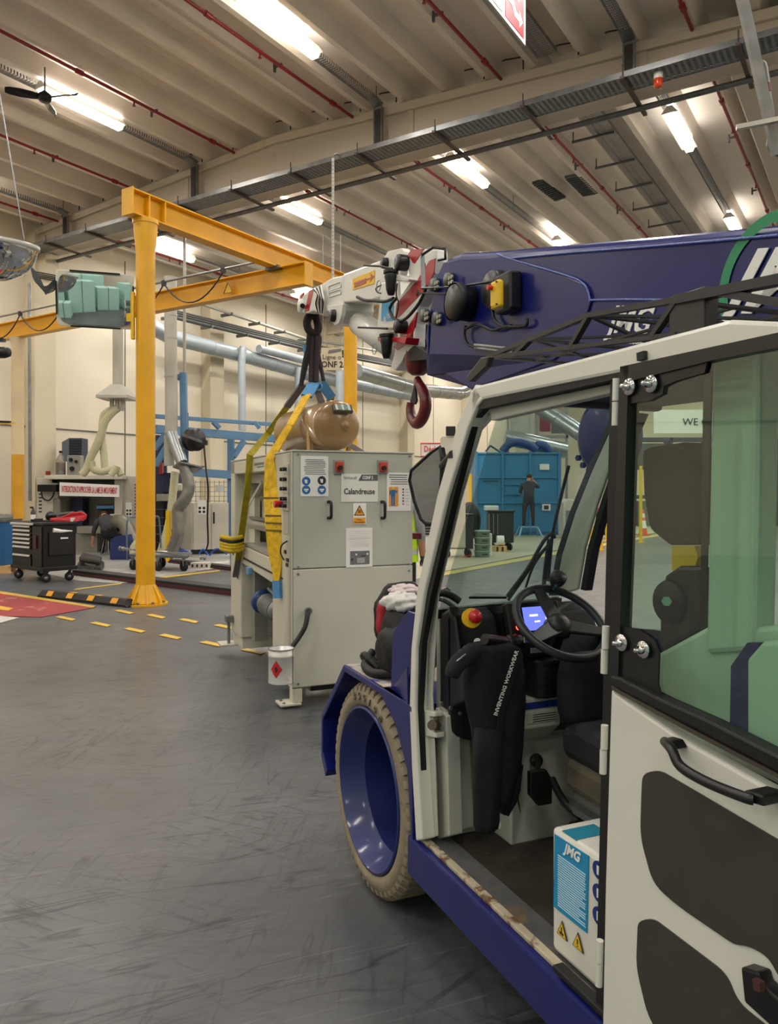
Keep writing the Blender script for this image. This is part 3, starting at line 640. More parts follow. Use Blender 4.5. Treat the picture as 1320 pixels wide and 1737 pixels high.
# ================================================================ PEOPLE
SKIN = M('skin', '#c08a6c', .55); CLG = M('workwear_charcoal', '#3b3c40', .85, var=.15, sc=9, bump=.3, bsc=18); CLB = M('workwear_black', '#1b1b1e', .85, var=.2, sc=9, bump=.3, bsc=18)
SHOE = M('shoe', '#1a1816', .6); HAIR = M('hair_brown', '#3a2a20', .8, bump=.5, bsc=60); CLL = M('sleeve_grey', '#8d8f93', .85, var=.1, sc=9, bump=.3, bsc=18)
def figure(parent, V, E, matl, name='body'):
    """one continuous skinned body: V name -> (position, radius, material index)"""
    names = list(V); me = bpy.data.meshes.new(name); me.from_pydata([V[n][0] for n in names], [(names.index(a), names.index(b)) for a, b in E], [])
    o = bpy.data.objects.new(name, me); COL.objects.link(o)
    sk = o.modifiers.new('skin', 'SKIN'); sk.use_smooth_shade = True
    for i, n in enumerate(names):
        d = me.skin_vertices[0].data[i]; r = V[n][1]; d.radius = r if isinstance(r, tuple) else (r, r); d.use_root = (i == 0)
    ss = o.modifiers.new('sub', 'SUBSURF'); ss.levels = 2; ss.render_levels = 2
    bpy.context.view_layer.update()
    ev = o.evaluated_get(bpy.context.evaluated_depsgraph_get()); m2 = bpy.data.meshes.new_from_object(ev)
    bpy.data.objects.remove(o)
    for m_ in matl: m2.materials.append(m_)
    seg = [(Vector(V[a][0]), Vector(V[b][0]), V[a][2], V[b][2]) for a, b in E]
    for p in m2.polygons:
        c = p.center; best = (1e9, 0)
        for a, b, ma, mb_ in seg:
            d = b-a; t_ = max(0, min(1, (c-a).dot(d)/max(1e-9, d.length_squared))); q = (c-(a+d*t_)).length
            if q < best[0]: best = (q, ma if t_ < .5 else mb_)
        p.material_index = best[1]; p.use_smooth = True
    off, fr = BASE[parent.name]
    b = bpy.data.objects.new(name, m2); COL.objects.link(b); b.parent = parent; BASE[b.name] = (off, fr); b.location = -off
    return b
def hand(V, E, wrist, dirn, side, pre, mi, curl=.6, s=1.0):
    """palm and five separate fingers grown from the wrist"""
    d = Vector(dirn).normalized(); x = Vector(side).normalized(); n = d.cross(x); w = Vector(wrist)
    V[pre+'palm'] = (tuple(w+d*.05*s), .028*s, mi); E.append((wristn[pre], pre+'palm'))
    V[pre+'kn'] = (tuple(w+d*.085*s), .026*s, mi); E.append((pre+'palm', pre+'kn'))
    for k, (off, ln) in enumerate(((-.03, .065), (-.01, .08), (.01, .076), (.03, .058))):
        a = w+d*.095*s+x*off*s; b = a+d*ln*.5*s+n*.01*curl*s; c = b+d*ln*.5*s*(1-.5*curl)+n*ln*.5*curl*s
        V[pre+'f%da' % k] = (tuple(a), .011*s, mi); V[pre+'f%db' % k] = (tuple(b), .0095*s, mi); V[pre+'f%dc' % k] = (tuple(c), .008*s, mi)
        E += [(pre+'kn', pre+'f%da' % k), (pre+'f%da' % k, pre+'f%db' % k), (pre+'f%db' % k, pre+'f%dc' % k)]
    a = w+d*.035*s-x*.035*s; b = a+(d*.03-x*.02)*s; c = b+(d*.03-x*.005)*s
    V[pre+'ta'] = (tuple(a), .013*s, mi); V[pre+'tb'] = (tuple(b), .011*s, mi); V[pre+'tc'] = (tuple(c), .009*s, mi)
    E += [(pre+'palm', pre+'ta'), (pre+'ta', pre+'tb'), (pre+'tb', pre+'tc')]
wristn = {}
def person(label, O, fwd, J, matl, group=None, hair=HAIR, vest=None, handcurl=.5):
    """J: joints in body space (x right, y forward, z up from the floor at O); matl: top, trousers, skin, shoe"""
    f = Vector(fwd).normalized(); r = Vector((f.y, -f.x, 0)); O = Vector(O)
    P = {k: tuple(O+r*v[0]+f*v[1]+Vector((0, 0, v[2]))) for k, v in J.items()}
    t = thing('person', label, 'person', WORLD, tuple(O), group)
    rad = dict(pelvis=((.155, .12), 1), waist=((.14, .11), 0), chest=((.165, .125), 0), neckb=(.075, 0), neck=(.055, 2), head=(.085, 2), crown=(.075, 2),
               sl=(.07, 0), el=(.048, 0), wl=(.03, 2), sr=(.07, 0), er=(.048, 0), wr=(.03, 2),
               hl=(.095, 1), kl=(.066, 1), al=(.048, 1), tl=(.042, 3), hr=(.095, 1), kr=(.066, 1), ar=(.048, 1), tr=(.042, 3))
    V = {}
    for k in P: V[k] = (P[k], tuple(x*1.18 for x in rad[k][0]) if isinstance(rad[k][0], tuple) else rad[k][0]*(1.0 if k in ('head', 'crown', 'neck') else 1.22), rad[k][1])
    if 'el2' in matl: V['el'] = (P['el'], .045, 2)
    E = [('pelvis', 'waist'), ('waist', 'chest'), ('chest', 'neckb'), ('neckb', 'neck'), ('neck', 'head'), ('head', 'crown'), ('chest', 'sl'), ('sl', 'el'), ('el', 'wl'), ('chest', 'sr'), ('sr', 'er'), ('er', 'wr'),
         ('pelvis', 'hl'), ('hl', 'kl'), ('kl', 'al'), ('al', 'tl'), ('pelvis', 'hr'), ('hr', 'kr'), ('kr', 'ar'), ('ar', 'tr')]
    for s_ in 'lr':
        wristn[s_] = 'w'+s_; d = Vector(P['w'+s_])-Vector(P['e'+s_]); x = d.cross(f).normalized() if d.cross(f).length > .01 else r
        hand(V, E, P['w'+s_], d, x if s_ == 'l' else -x, s_, 4 if len(matl) > 4 else 2, handcurl)
    body = figure(t, V, E, matl)
    hd = Vector(P['head']); up = (Vector(P['crown'])-Vector(P['neck'])).normalized(); fc = f
    m = MB(); c = (hd+Vector(P['crown']))/2
    m.ball(c-fc*.012+up*.012, (.098, .098, .098), 20, 12)
    zz = [p for p in range(len(m.v))]
    keep = MB(); keep.v = m.v
    for fi, s_ in zip(m.f, m.s):
        ctr = sum((Vector(m.v[i]) for i in fi), Vector())/len(fi)-c
        if ctr.dot(up) > .035 or (ctr.dot(fc) < -.01 and ctr.dot(up) > -.055): keep.f.append(fi); keep.s.append(s_); keep.m.append(0)
    part('hair', keep, hair, t)
    fm = MB(); e1 = hd+fc*.085
    fm.ball(e1+r*.03+up*.03, .012, 8, 6); fm.ball(e1-r*.03+up*.03, .012, 8, 6); part('eyes', fm, M('eye', '#20201e', .3), t)
    fm = MB(); fm.prism([e1+up*.03, e1-up*.012+r*.014, e1-up*.012-r*.014], fc*.028); part('nose', fm, SKIN, t)
    fm = MB().ball(e1-up*.035-fc*.004, (.022, .012, .006), 10, 6); part('mouth', fm, M('lip', '#9a5a4c', .5), t)
    for s_ in (-1, 1): part('ear', MB().ball(hd+r*.088*s_+up*.02-fc*.01, (.014, .02, .03), 10, 8), SKIN, t)
    return t, P
# crouching worker at the left machine
co = F(186, 941); co = (co[0], co[1], 0)
person('person in grey T-shirt and black trousers crouching with back turned at the left machine', co, (-.15, 1, 0),
    dict(pelvis=(.02, -.12, .52), waist=(-.02, -.02, .66), chest=(-.1, .12, .82), neckb=(-.16, .2, .90), neck=(-.18, .25, .92), head=(-.2, .32, .93), crown=(-.21, .38, .96),
         sl=(-.3, .12, .82), el=(-.4, .15, .56), wl=(-.42, .2, .34), sr=(.08, .2, .83), er=(.14, .34, .6), wr=(.05, .48, .5),
         hl=(-.1, -.08, .46), kl=(-.2, .2, .42), al=(-.18, .0, .11), tl=(-.2, .13, .05), hr=(.12, -.08, .46), kr=(.24, .2, .42), ar=(.2, .0, .11), tr=(.22, .13, .05)),
    [CLG, CLB, SKIN, SHOE])
part_seat = thing('stool', 'low grey work stool under the crouching worker', 'stool', WORLD, (co[0]+.02, co[1]-.13, 0))
part('seat', MB().cyl((co[0]+.02, co[1]-.13, .36), (co[0]+.02, co[1]-.13, .40), .15, n=24), BLKP, part_seat)
for g in range(0, 360, 90):
    part('leg', MB().tube([(co[0]+.02+.1*math.cos(R(g+20)), co[1]-.13+.1*math.sin(R(g+20)), .36), (co[0]+.02+.17*math.cos(R(g+20)), co[1]-.13+.17*math.sin(R(g+20)), .0)], .013, 6), GALV, part_seat)
# ================================================================ LEFT BACKGROUND MACHINE
DARKB = M('navy_panel', '#1c2347', .45); GB = M('machine_back_grey', '#8c8a80', .55, var=.15, sc=2, dirt='#6d6a5f', dsc=5, dth=.62)
LM = M('machine_light', '#c3bfb2', .5, var=.1, sc=2, dirt='#8f8a7a', dsc=4, dth=.66)
ym = 19.3
def mw(u, v, y=ym): return Vector(W(u, v, y))
t = thing('saw_machine', 'large old cream machine with red lettered warning sign behind the crouching worker', 'machine', WORLD, (mw(140, 950)[0], ym, 0))
def wbox(nm, u0, u1, v0, v1, y0, y1, mt, par=None, bev=.01, lab=None):
    a = W(u0, v1, y0); b = W(u1, v0, y0); return part(nm, MB().box(a[0], b[0], y0, y1, max(0, a[2]), b[2]), mt, par or t, bev, lab)
wbox('left_cabinet', 62, 98, 811, 945, ym, ym+1.2, LM)
wbox('top_cover', 75, 208, 806, 813, ym-.25, ym+1.3, LM)
wbox('upper_beam', 88, 206, 813, 820, ym, ym+1.0, M('dark_recess', '#2b2a28', .6))
wbox('right_cabinet', 206, 259, 808, 928, ym+.05, ym+1.3, LM)
wbox('right_post', 194, 207, 813, 890, ym-.05, ym+.6, LM)
wbox('back_panel', 98, 195, 820, 945, ym+1.0, ym+1.1, GB)
wbox('work_bed', 130, 215, 893, 905, ym-.1, ym+.9, GB)
wbox('lower_body', 128, 165, 905, 945, ym+.1, ym+.9, GB)
wbox('blue_door', 121, 140, 845, 900, ym+.5, ym+.9, DARKB)
wbox('tool_head', 165, 190, 855, 880, ym+.1, ym+.6, BLKP)
wbox('blue_tray', 163, 192, 858, 863, ym-.1, ym+.5, M('tray_blue', '#3c6c92', .4))
wbox('control_box', 186, 203, 872, 882, ym-.15, ym+.2, LM)
wbox('gearbox', 63, 95, 822, 834, ym-.25, ym, BLKM)
part('cable', MB().tube(spline([mw(70, 834, ym-.1), mw(73, 845, ym-.1), mw(82, 849, ym-.1), mw(89, 843, ym-.1), mw(92, 834, ym-.1)], 4), .02, 6), CABL, t)
wbox('drive_roller', 88, 102, 845, 875, ym-.05, ym+.4, GB, bev=.06)
a, b = mw(101, 818, ym-.3), mw(203, 843, ym-.3)
sgn = part('sign_board', MB().prism([mw(101, 818, ym-.28), mw(202, 823, ym-.28), mw(202, 843, ym-.28), mw(101, 841, ym-.28)], (0, .03, 0)), PAPER, t)
m = MB(); text(m, "INTERDICTION D'APPROCHER LA LAME EN MOUVEMENT", .215, mw(151.5, 831.5, ym-.285), (1, 0, -.035), (0, 0, 1), .002, sx=.245, bold=.004); part('lettering', m, M('letter_red', '#c2323a', .5), sgn)
for k in range(11):
    z = mw(0, 822+5.5*k)[2]; part('vent_slot', MB().box(mw(228, 0)[0], mw(236, 0)[0], ym+.02, ym+.055, z-.02, z+.015), BLKP, t)
for k in range(6):
    z = mw(0, 838+6*k)[2]; part('vent_slot', MB().box(mw(66, 0)[0], mw(71, 0)[0], ym-.01, ym+.01, z-.02, z+.015), BLKP, t)
wbox('notice', 213, 224, 853, 876, ym+.03, ym+.06, PAPER)
for q, w_ in ((216, 866), (221, 866), (216, 872), (221, 872)): part('symbol', MB().cyl(mw(q, w_, ym+.03), mw(q, w_, ym+.02), .028, n=10), INK, t)
# things standing on it
for nm, lab, cat, u0, u1, v0, v1, y0, mt in [('motor_cabinet', 'dark blue ribbed cabinet on top of the machine at left', 'cabinet', 117, 139, 743, 808, ym+.3, M('navy_grey', '#30364a', .5)), ]:
    t2 = thing(nm, lab, cat, WORLD, tuple(mw((u0+u1)/2, v1, y0)))
    a = W(u0, v1, y0); b = W(u1, v0, y0); part('body', MB().box(a[0], b[0], y0, y0+.4, a[2], b[2]), mt, t2, .01)
    c = W(105, 750, y0); part('side', MB().prism([W(105, 750, y0+.25), W(117, 743, y0), W(117, 785, y0), W(105, 780, y0+.25)], (.02, .1, 0)), M('side_blue_grey', '#5b6878', .5), t2)
    for k in range(8):
        z = W(0, 747+4.5*k, y0)[2]; part('louver', MB().box(a[0]+.02, b[0]-.02, y0-.02, y0, z-.02, z+.012), BLKP, t2)
q = mw(103, 790, ym+.1); t2 = thing('bottle', 'clear plastic bottle of brown liquid upside on the machine at left', 'bottle', WORLD, (q[0], q[1], mw(0, 806)[2]))
z0 = mw(0, 806)[2]; part('liquid', MB().lathe([(0, 0), (.1, 0), (.11, .1), (.11, .3), (0, .3)], (q[0], ym+.1, z0+.02), (0, 0, 1), 20), M('brown_liquid', '#6b3f2c', .3), t2)
part('shell', MB().lathe([(.115, .0), (.118, .35), (.08, .45), (.03, .52), (.03, .56)], (q[0], ym+.1, z0+.01), (0, 0, 1), 20), glass('bottle_plastic', '#cfcabd', .5, .4), t2); part('cap', MB().cyl((q[0], ym+.1, z0+.56), (q[0], ym+.1, z0+.61), .04), BLKP, t2)
t2 = thing('gauge_box', 'grey gauge box beside the bottle on the machine at left', 'box', WORLD, tuple(mw(122, 806, ym+.05)))
part('box', MB().box(mw(112, 0)[0], mw(135, 0)[0], ym+.05, ym+.28, mw(0, 806)[2], mw(0, 772)[2]), GB, t2, .01)
for q, w_, r in ((120, 780, .05), (122, 795, .06), (129, 783, .04)): part('gauge', MB().cyl(mw(q, w_, ym+.05), mw(q, w_, ym), r, n=14), BLKM, t2)
for u, v, lab, hx in ((80, 803, 'small red box on the far left end of the machine', '#8a2a20'),):
    a = mw(u, 806); solo('small_box', MB().box(a[0]-.04, a[0]+.04, ym, ym+.1, a[2], a[2]+.1), M('box'+hx, hx, .5), WORLD, lab, 'box')
t2 = thing('steel_partition', 'tall navy blue panel standing behind the yellow column', 'panel', WORLD, tuple(mw(232, 808, ym+.5))); part('panel', MB().box(mw(226, 0)[0], mw(270, 0)[0], ym+.6, ym+.7, mw(0, 808)[2], mw(0, 738, ym+.6)[2]), DARKB, t2)
part('edge', MB().box(mw(226, 0)[0]-.02, mw(226, 0)[0], ym+.58, ym+.72, mw(0, 808)[2], mw(0, 738, ym+.6)[2]), GALV, t2)
# dark machinery and ducts between column and white cabinet
t = thing('hydraulic_unit', 'dark blue and black pipework unit between the yellow column and white cabinet', 'machine', WORLD, (mw(280, 0)[0], 18.6, 0))
wbox('body', 262, 300, 802, 940, 18.9, 19.6, DARKB); wbox('black_frame', 263, 277, 835, 940, 18.6, 18.9, BLKP); wbox('gauge', 265, 282, 838, 850, 18.3, 18.6, GB)
for q in range(7): part('wire_bar', MB().bar(W(262, 850+14*q, 18.5), W(312, 850+14*q, 18.5), .012, .012), DGAL, t)
wbox('signal_lamp', 270, 275, 785, 805, 18.8, 18.95, M('lamp_red', '#8f1d1d', .3)); wbox('canister', 295, 307, 820, 833, 18.3, 18.5, LM, bev=.04)
t = thing('extraction_hose', 'grey bent flexible hose coming down between the crouching worker and yellow column', 'hose', WORLD, W(215, 940, 17.8))
sp = spline([W(198, 884, 18.4), W(207, 885, 18), W(215, 895, 17.9), W(222, 910, 17.8), W(230, 925, 17.7), W(238, 940, 17.7)], 8); part('hose', MB().tube(sp, [.15+.01*(i % 2) for i in range(len(sp))], 16), M('hose_grey', '#7f7c70', .45, .4, var=.1), t)
hose([(246, 920), (235, 922), (228, 930), (229, 942), (245, 948)], 17.2, .1, 'cream_hose', t)
hose([(297, 800), (292, 850), (286, 890), (275, 930), (268, 945)], 17.6, .09, 'cream_hose', t)
# white electrical cabinet
t = thing('electrical_cabinet', 'white two-door electrical cabinet with safety stickers, left of the lifted machine', 'cabinet', WORLD, W(350, 935, 18.9))
ca, cb_ = Vector(W(327, 937, 18.6)), Vector(W(388, 931, 18.9)); cz0, cz1 = .12, W(0, 853, 18.7)[2]
d = (cb_-ca); d.z = 0; L = d.length; d.normalize(); n = Vector((-d.y, d.x, 0)); ca.z = cz0
part('body', MB().prism([ca, ca+d*L, ca+d*L+n*.5, ca+n*.5], (0, 0, cz1-cz0)), LM, t, .01)
part('plinth', MB().prism([ca+n*.03-Vector((0, 0, .12)), ca+d*L+n*.03-Vector((0, 0, .12)), ca+d*L+n*.4-Vector((0, 0, .12)), ca+n*.4-Vector((0, 0, .12))], (0, 0, .12)), BLKP, t)
part('side', MB().prism([ca-d*.03, ca-d*.24+n*.45, ca-d*.24+n*.46, ca+n*.02], (0, 0, cz1-cz0)), LM, t)
for i in range(2):
    dr = part('door', MB().prism([ca+d*(L*.5*i+.02)-n*.02, ca+d*(L*.5*(i+1)-.01)-n*.02, ca+d*(L*.5*(i+1)-.01)-n*.002, ca+d*(L*.5*i+.02)-n*.002], (0, 0, cz1-cz0-.04)), LM, t, .005)
    if i: o = ca+d*(L*.5+.07)-n*.035+Vector((0, 0, .62)); part('handle', MB().prism([o-d*.02, o+d*.02, o+d*.02+n*.02, o-d*.02+n*.02], (0, 0, .28)), BLKP, dr, .005)
o = ca+d*L*.13-n*.024+Vector((0, 0, .85)); part('notice', MB().prism([o, o+d*.2, o+d*.2+Vector((0, 0, .34)), o+Vector((0, 0, .34))], -n*.003), PAPER, t)
for a, b in ((.05, .06), (.15, .06), (.05, .15), (.15, .15)): part('symbol', MB().cyl(o+d*a+Vector((0, 0, b))-n*.003, o+d*a+Vector((0, 0, b))-n*.006, .035, n=12), INK, t)
m = MB(); text(m, 'SERVING', .07, ca+d*(L*.85)-n*.025+Vector((0, 0, .93)), d, (0, 0, 1), sx=.8) if False else m.box(0, 0, 0, 0, 0, 0)
t = thing('blue_hoses', 'tangle of blue air hoses on the floor below the white cabinet', 'hoses', WORLD, W(360, 938, 18.2))
for k, (pts) in enumerate([[(300, 938), (312, 934), (325, 940)], [(338, 940), (345, 932), (352, 941)], [(355, 942), (366, 932), (378, 934), (385, 940)], [(198, 930), (210, 926), (222, 938)]]):
    part('hose', MB().tube(spline([W(u, v, 18.0) for u, v in pts], 6), .025, 6), M('air_hose_blue', '#1f4fb0', .4), t)
# hose reel
t = thing('hose_reel', 'black round hose reel hung on a blue steel post', 'hose reel', WORLD, W(329, 745, 17))
rc = Vector(W(329, 746, 17)); ax = Vector((.75, -.6, .0)).normalized()
part('drum', MB().lathe([(0, -.1), (.25, -.1), (.25, -.075), (.2, -.07), (.2, .07), (.25, .075), (.25, .1), (0, .1)], rc, ax, 32), BLKP, t)
part('wound_hose', MB().lathe([(.2, -.06), (.235, -.05), (.235, .05), (.2, .06)], rc, ax, 32), M('reel_brown', '#3a2c26', .5), t)
part('arm', MB().bar(W(310, 738, 16.8), W(350, 752, 16.7), .07, .05), DGAL, t)
part('outlet', MB().bc(W(348, 751, 16.7), (.1, .1, .1)), BLKP, t)
part('hanging_hose', MB().tube(spline([W(346, 754, 16.7), W(349, 790, 16.7), W(353, 830, 16.7), W(352, 880, 17.2), W(353, 920, 17.6), W(349, 934, 17.7)], 6), .02, 6), BLKP, t)
# blue steel frame along the wall
SB = M('steel_blue', '#5b84a8', .4, var=.1, sc=2)
t = thing('support_structure', 'light blue steel support frame along the left wall behind the lifted machine', 'steel frame', WORLD, W(380, 930, 19.5))
yA, yB = 18.2, 21.0
def fb(u0, v0, y0, u1, v1, y1, w_, h_, nm='beam'): return part(nm, MB().bar(W(u0, v0, y0), W(u1, v1, y1), w_, h_), SB, t, .004)
fb(262, 706, 18.0, 520, 724, 22, .14, .09, 'top_rail'); fb(262, 728, 18.0, 520, 748, 22, .2, .2, 'beam')
fb(310, 800, 18.6, 400, 806, 19.6, .1, .2, 'cross_beam'); fb(392, 745, 19.6, 392, 935, 19.6, .16, .16, 'post'); fb(311, 632, 17.2, 313, 760, 17.2, .14, .14, 'post'); fb(316, 700, 17.3, 316, 800, 17.4, .1, .1, 'post')
fb(396, 775, 19.6, 414, 748, 19.8, .12, .12, 'brace'); fb(262, 762, 18, 282, 735, 18, .12, .12, 'brace'); fb(264, 790, 18, 284, 755, 18, .12, .12, 'brace'); fb(372, 726, 19.3, 362, 716, 19.2, .12, .1, 'brace'); fb(440, 726, 20.3, 432, 716, 20.3, .12, .1, 'brace'); fb(470, 750, 21, 470, 930, 21, .16, .16, 'post')
part('cap', MB().bc(W(306, 640, 17.2), (.16, .14, .12)), SB, t)
bl = MB(); text(bl, 'eurA', .16, W(359, 806, 18.9), (1, .1, 0), (0, 0, 1), .002, shear=.3, bold=.005) if False else None
# wire mesh fence behind
t = thing('mesh_fence', 'grey wire mesh safety fence behind the white cabinet', 'fence', WORLD, W(360, 930, 20.4))
for k in range(15): part('wire', MB().bar(W(300+8*k, 815, 20.3), W(300+8*k, 925, 20.3), .01, .01), DGAL, t)
for k in range(14): part('wire', MB().bar(W(296, 818+8*k, 20.32), W(420, 818+8*k, 20.32), .01, .01), DGAL, t)
part('notice', MB().prism([W(366, 823, 20.2), W(379, 823, 20.2), W(379, 834, 20.2), W(366, 834, 20.2)], (0, .02, 0)), PAPER, t)
# yellow bollard post
t = thing('guard_post', 'short yellow guard post right of the big yellow column', 'post', WORLD, W(287, 940, 16.9)); a = W(282, 937, 16.9); b = W(289, 866, 16.9)
part('post', MB().box(a[0], b[0], 16.85, 17.0, 0, b[2]), M('bright_yellow', ''), t, .005); part('foot', MB().box(a[0]-.06, b[0]+.06, 16.8, 17.05, 0, .02), M('bright_yellow', ''), t)
# ================================================================ TOOL TROLLEY (left)
tc = Vector(F(86, 987)); TF = Matrix.Translation((0, 0, 0))
def trolley(label, O, ang, full=True, sx=.62, sy=.98):
    Fm = Matrix.Translation(O) @ rz(R(ang)); t = thing('tool_trolley', label, 'tool trolley', Fm, (0, 0, 0), 'tool trolleys')
    H0, H1 = .2, 1.0
    part('body', MB().box(0, sx, 0, sy, H0, H1-.05), BLKM, t, .015)
    part('top_tray', MB().box(-.02, sx+.02, -.02, sy+.02, H1-.05, H1), BLKP, t, .012)
    part('bottom_rim', MB().box(-.02, sx+.02, -.02, sy+.02, H0-.01, H0+.06), BLKP, t, .01)
    for i, (x, y) in enumerate(((.08, .08), (sx-.08, .08), (.08, sy-.08), (sx-.08, sy-.08))):
        c = part('caster', MB().prism([(x-.03, y-.05, .19), (x+.03, y-.05, .19), (x+.03, y+.05, .1), (x-.03, y+.05, .1)], (0, .012, 0)), GALV, t)
        part('wheel', MB().lathe([(0, -.02), (.055, -.02), (.075, -.012), (.075, .012), (.055, .02), (0, .02)], (x, y+.0, .075), (.5, .85, 0), 20), BLK, c); part('hub', MB().lathe([(0, -.026), (.03, -.026), (.03, .026), (0, .026)], (x, y, .075), (.5, .85, 0), 12), GALV, c)
    return t, Fm
tt, Fm = trolley('black tool trolley with silver drawer fronts and red tool on top, at left', (-5.68, 12.75, 0), 50, sx=.56, sy=1.15)
# drawers are on its left face (x- side seen at left)
tl_ = thing
for k, z in enumerate((.92, .85, .78, .71, .64, .57, .43)):
    dr = part('drawer', MB().box(-.018, -.001, .42, 1.08, z-.028, z+.03), BLKM, tt, .004); part('handle', MB().prism([(-.03, .44, z-.014), (-.03, 1.06, z-.014), (-.018, 1.06, z+.018), (-.018, .44, z+.018)], (-.012, 0, 0)), M('aluminium_bright', '#d9dbde', .3, .6), dr, .003)
part('drawer', MB().box(-.018, -.001, .42, 1.08, .26, .40), BLKM, tt, .004); part('side_door', MB().box(-.018, -.001, .04, .36, .26, .93), BLKM, tt, .004)
part('red_tool_holder', MB().box(-.045, -.018, .2, .26, .56, .78), M('tool_red_dark', '#5b2a22', .5), tt, .01)
part('end_pocket', MB().box(.08, .5, -.03, -.001, .45, .84), BLKP, tt, .01); part('pocket_label', MB().box(.27, .4, -.034, -.03, .72, .745), PAPER, tt); part('front_grip', MB().box(-.06, -.02, .3, 1.1, .945, .985), M('aluminium_bright', ''), tt, .01)
part('paper_roll', MB().tube([(.15, -.015, .87), (.28, -.02, .85), (.48, -.02, .845)], [.04, .03, .01], 10), PAPER, tt)
o = Fm
RT = M('tool_red', '#c0141e', .3, coat=.3)
SM = Fm @ Matrix.Translation((.05, .1, 0)) @ rz(R(-20))
t = thing('band_saw', 'red and black portable power tool lying on the left tool trolley', 'power tool', SM, (.35, .3, 1.0))
part('body', MB().prism([(.12, .2, 1.0), (.55, .12, 1.0), (.68, .12, 1.03), (.7, .12, 1.12), (.6, .12, 1.17), (.45, .14, 1.15), (.3, .18, 1.08), (.12, .2, 1.06)], (0, .08, 0)), RT, t, .015)
part('drum', MB().lathe([(0, -.04), (.09, -.04), (.09, .04), (0, .04)], (.16, .42, 1.08), (0, 1, .2), 20), BLKP, t); part('blade_frame', MB().bar((.12, .36, 1.12), (.5, .24, 1.16), .05, .03), GALV, t); part('grip', MB().tube(arc((.6, .2, 1.1), .07, -30, 210, 8), .018, 8), BLKP, t)
t = thing('spray_bottle', 'dark spray bottle standing at the back of the left tool trolley', 'bottle', Fm, (.1, .6, 1.0)); part('body', MB().lathe([(0, 0), (.04, 0), (.04, .16), (.02, .2), (.015, .23)], (.1, .58, 1.0), (0, 0, 1), 16), M('bottle_dark', '#3a3a3a', .4), t); part('label', MB().lathe([(.041, .04), (.041, .12)], (.1, .58, 1.0), (0, 0, 1), 16), PAPER, t); part('nozzle', MB().bar((.1, .58, 1.24), (.05, .58, 1.24), .025, .03), BLKP, t)
for i, (x, y, hx, lab) in enumerate(((.1, .25, '#222222', 'black pliers'), (.22, .1, '#8f1a1a', 'small red screwdriver'), (.3, .52, '#c9c6bf', 'silver spanner'), (.04, .42, '#1a1a1a', 'black socket case'), (.5, .08, '#d8d5cc', 'white rag'))):
    solo('hand_tool', MB().prism([(x, y, 1.0), (x+.14, y-.03, 1.0), (x+.15, y, 1.0), (x+.02, y+.04, 1.0)], (0, 0, .025+.01*i)).tube([(x+.14, y, 1.02), (x+.22, y-.05, 1.02)], .01, 6), M('tool'+hx, hx, .5), Fm, lab+' among the tools on the left trolley top', 'tool', 'tools on the left trolley', bevel=.004)
# black case on the floor
t = thing('tool_case', 'black hard plastic case lying on the floor right of the left tool trolley', 'case', WORLD, F(153, 972))
a = F(133, 968); b = F(176, 972)
part('case_body', MB().prism([F(131, 966), F(171, 974), F(177, 963), F(139, 953)], (0, 0, .13)), BLKP, t, .03); part('lid', MB().prism([Vector(F(134, 963))+Vector((0, 0, .13)), Vector(F(169, 970))+Vector((0, 0, .13)), Vector(F(173, 962))+Vector((0, 0, .13)), Vector(F(140, 954))+Vector((0, 0, .13))], (0, 0, .09)), M('case_grey', '#2a2a2c', .5), t, .03)
for u in (141, 167): q = Vector(F(u, 969+ (2 if u > 150 else -1))); part('latch', MB().bc(q+Vector((0, -.04, .13)), (.07, .02, .07)), BLK, t)
part('handle', MB().tube([Vector(F(150, 971))+Vector((0, -.02, .1)), Vector(F(150, 973))+Vector((0, -.09, .11)), Vector(F(159, 975))+Vector((0, -.09, .11)), Vector(F(159, 973))+Vector((0, -.02, .1))], .014, 6), BLK, t)
# blue bin and pallet at left edge
t = thing('pallet', 'light wooden pallet at the left edge below the blue bin', 'pallet', WORLD, F(0, 972)); PW = M('pallet_wood', '#cfa86e', .75, var=.2, sc=6)
px0, px1, py = W(-60, 0, 14.4)[0], W(20, 0, 14.4)[0], 14.3
for k in range(5): part('board', MB().box(px0+.0, px1, py+.16*k, py+.16*k+.12, .12, .14), PW, t)
for x in (px0+.1, px0+.45, px1-.1):
    for y in (py, py+.32, py+.64): part('block', MB().box(x-.08, x+.08, y, y+.11, .02, .12), PW, t)
for k in (0, 2, 4): part('board', MB().box(px0, px1, py+.16*k, py+.16*k+.12, 0, .02), PW, t)
t = thing('blue_bin', 'blue sheet-steel bin standing on the pallet at the left edge', 'bin', WORLD, F(0, 960)); bx = W(14, 0, 14.5)[0]
part('shell', MB().box(bx-.8, bx, 14.35, 15.0, .14, .98), M('bin_blue', '#1f5f94', .4, var=.15, sc=3, dirt='#355f7d', dsc=5, dth=.68), t, .02); part('rim', MB().box(bx-.82, bx+.02, 14.33, 15.02, .95, .99), DGAL, t)
for k in range(4): part('rib', MB().box(bx-.14-.18*k, bx-.11-.18*k, 14.335, 14.35, .16, .94), M('bin_blue', ''), t)
for k in range(3): solo('scrap_offcut', MB().prism([(bx-.5+.15*k, 14.5, .98), (bx-.2+.12*k, 14.6, 1.0), (bx-.25+.1*k, 14.8, 1.06), (bx-.55+.15*k, 14.7, 1.02)], (0, 0, .03)), DGAL, WORLD, 'grey scrap offcut on top of the blue bin', 'scrap', 'scrap in the blue bin')
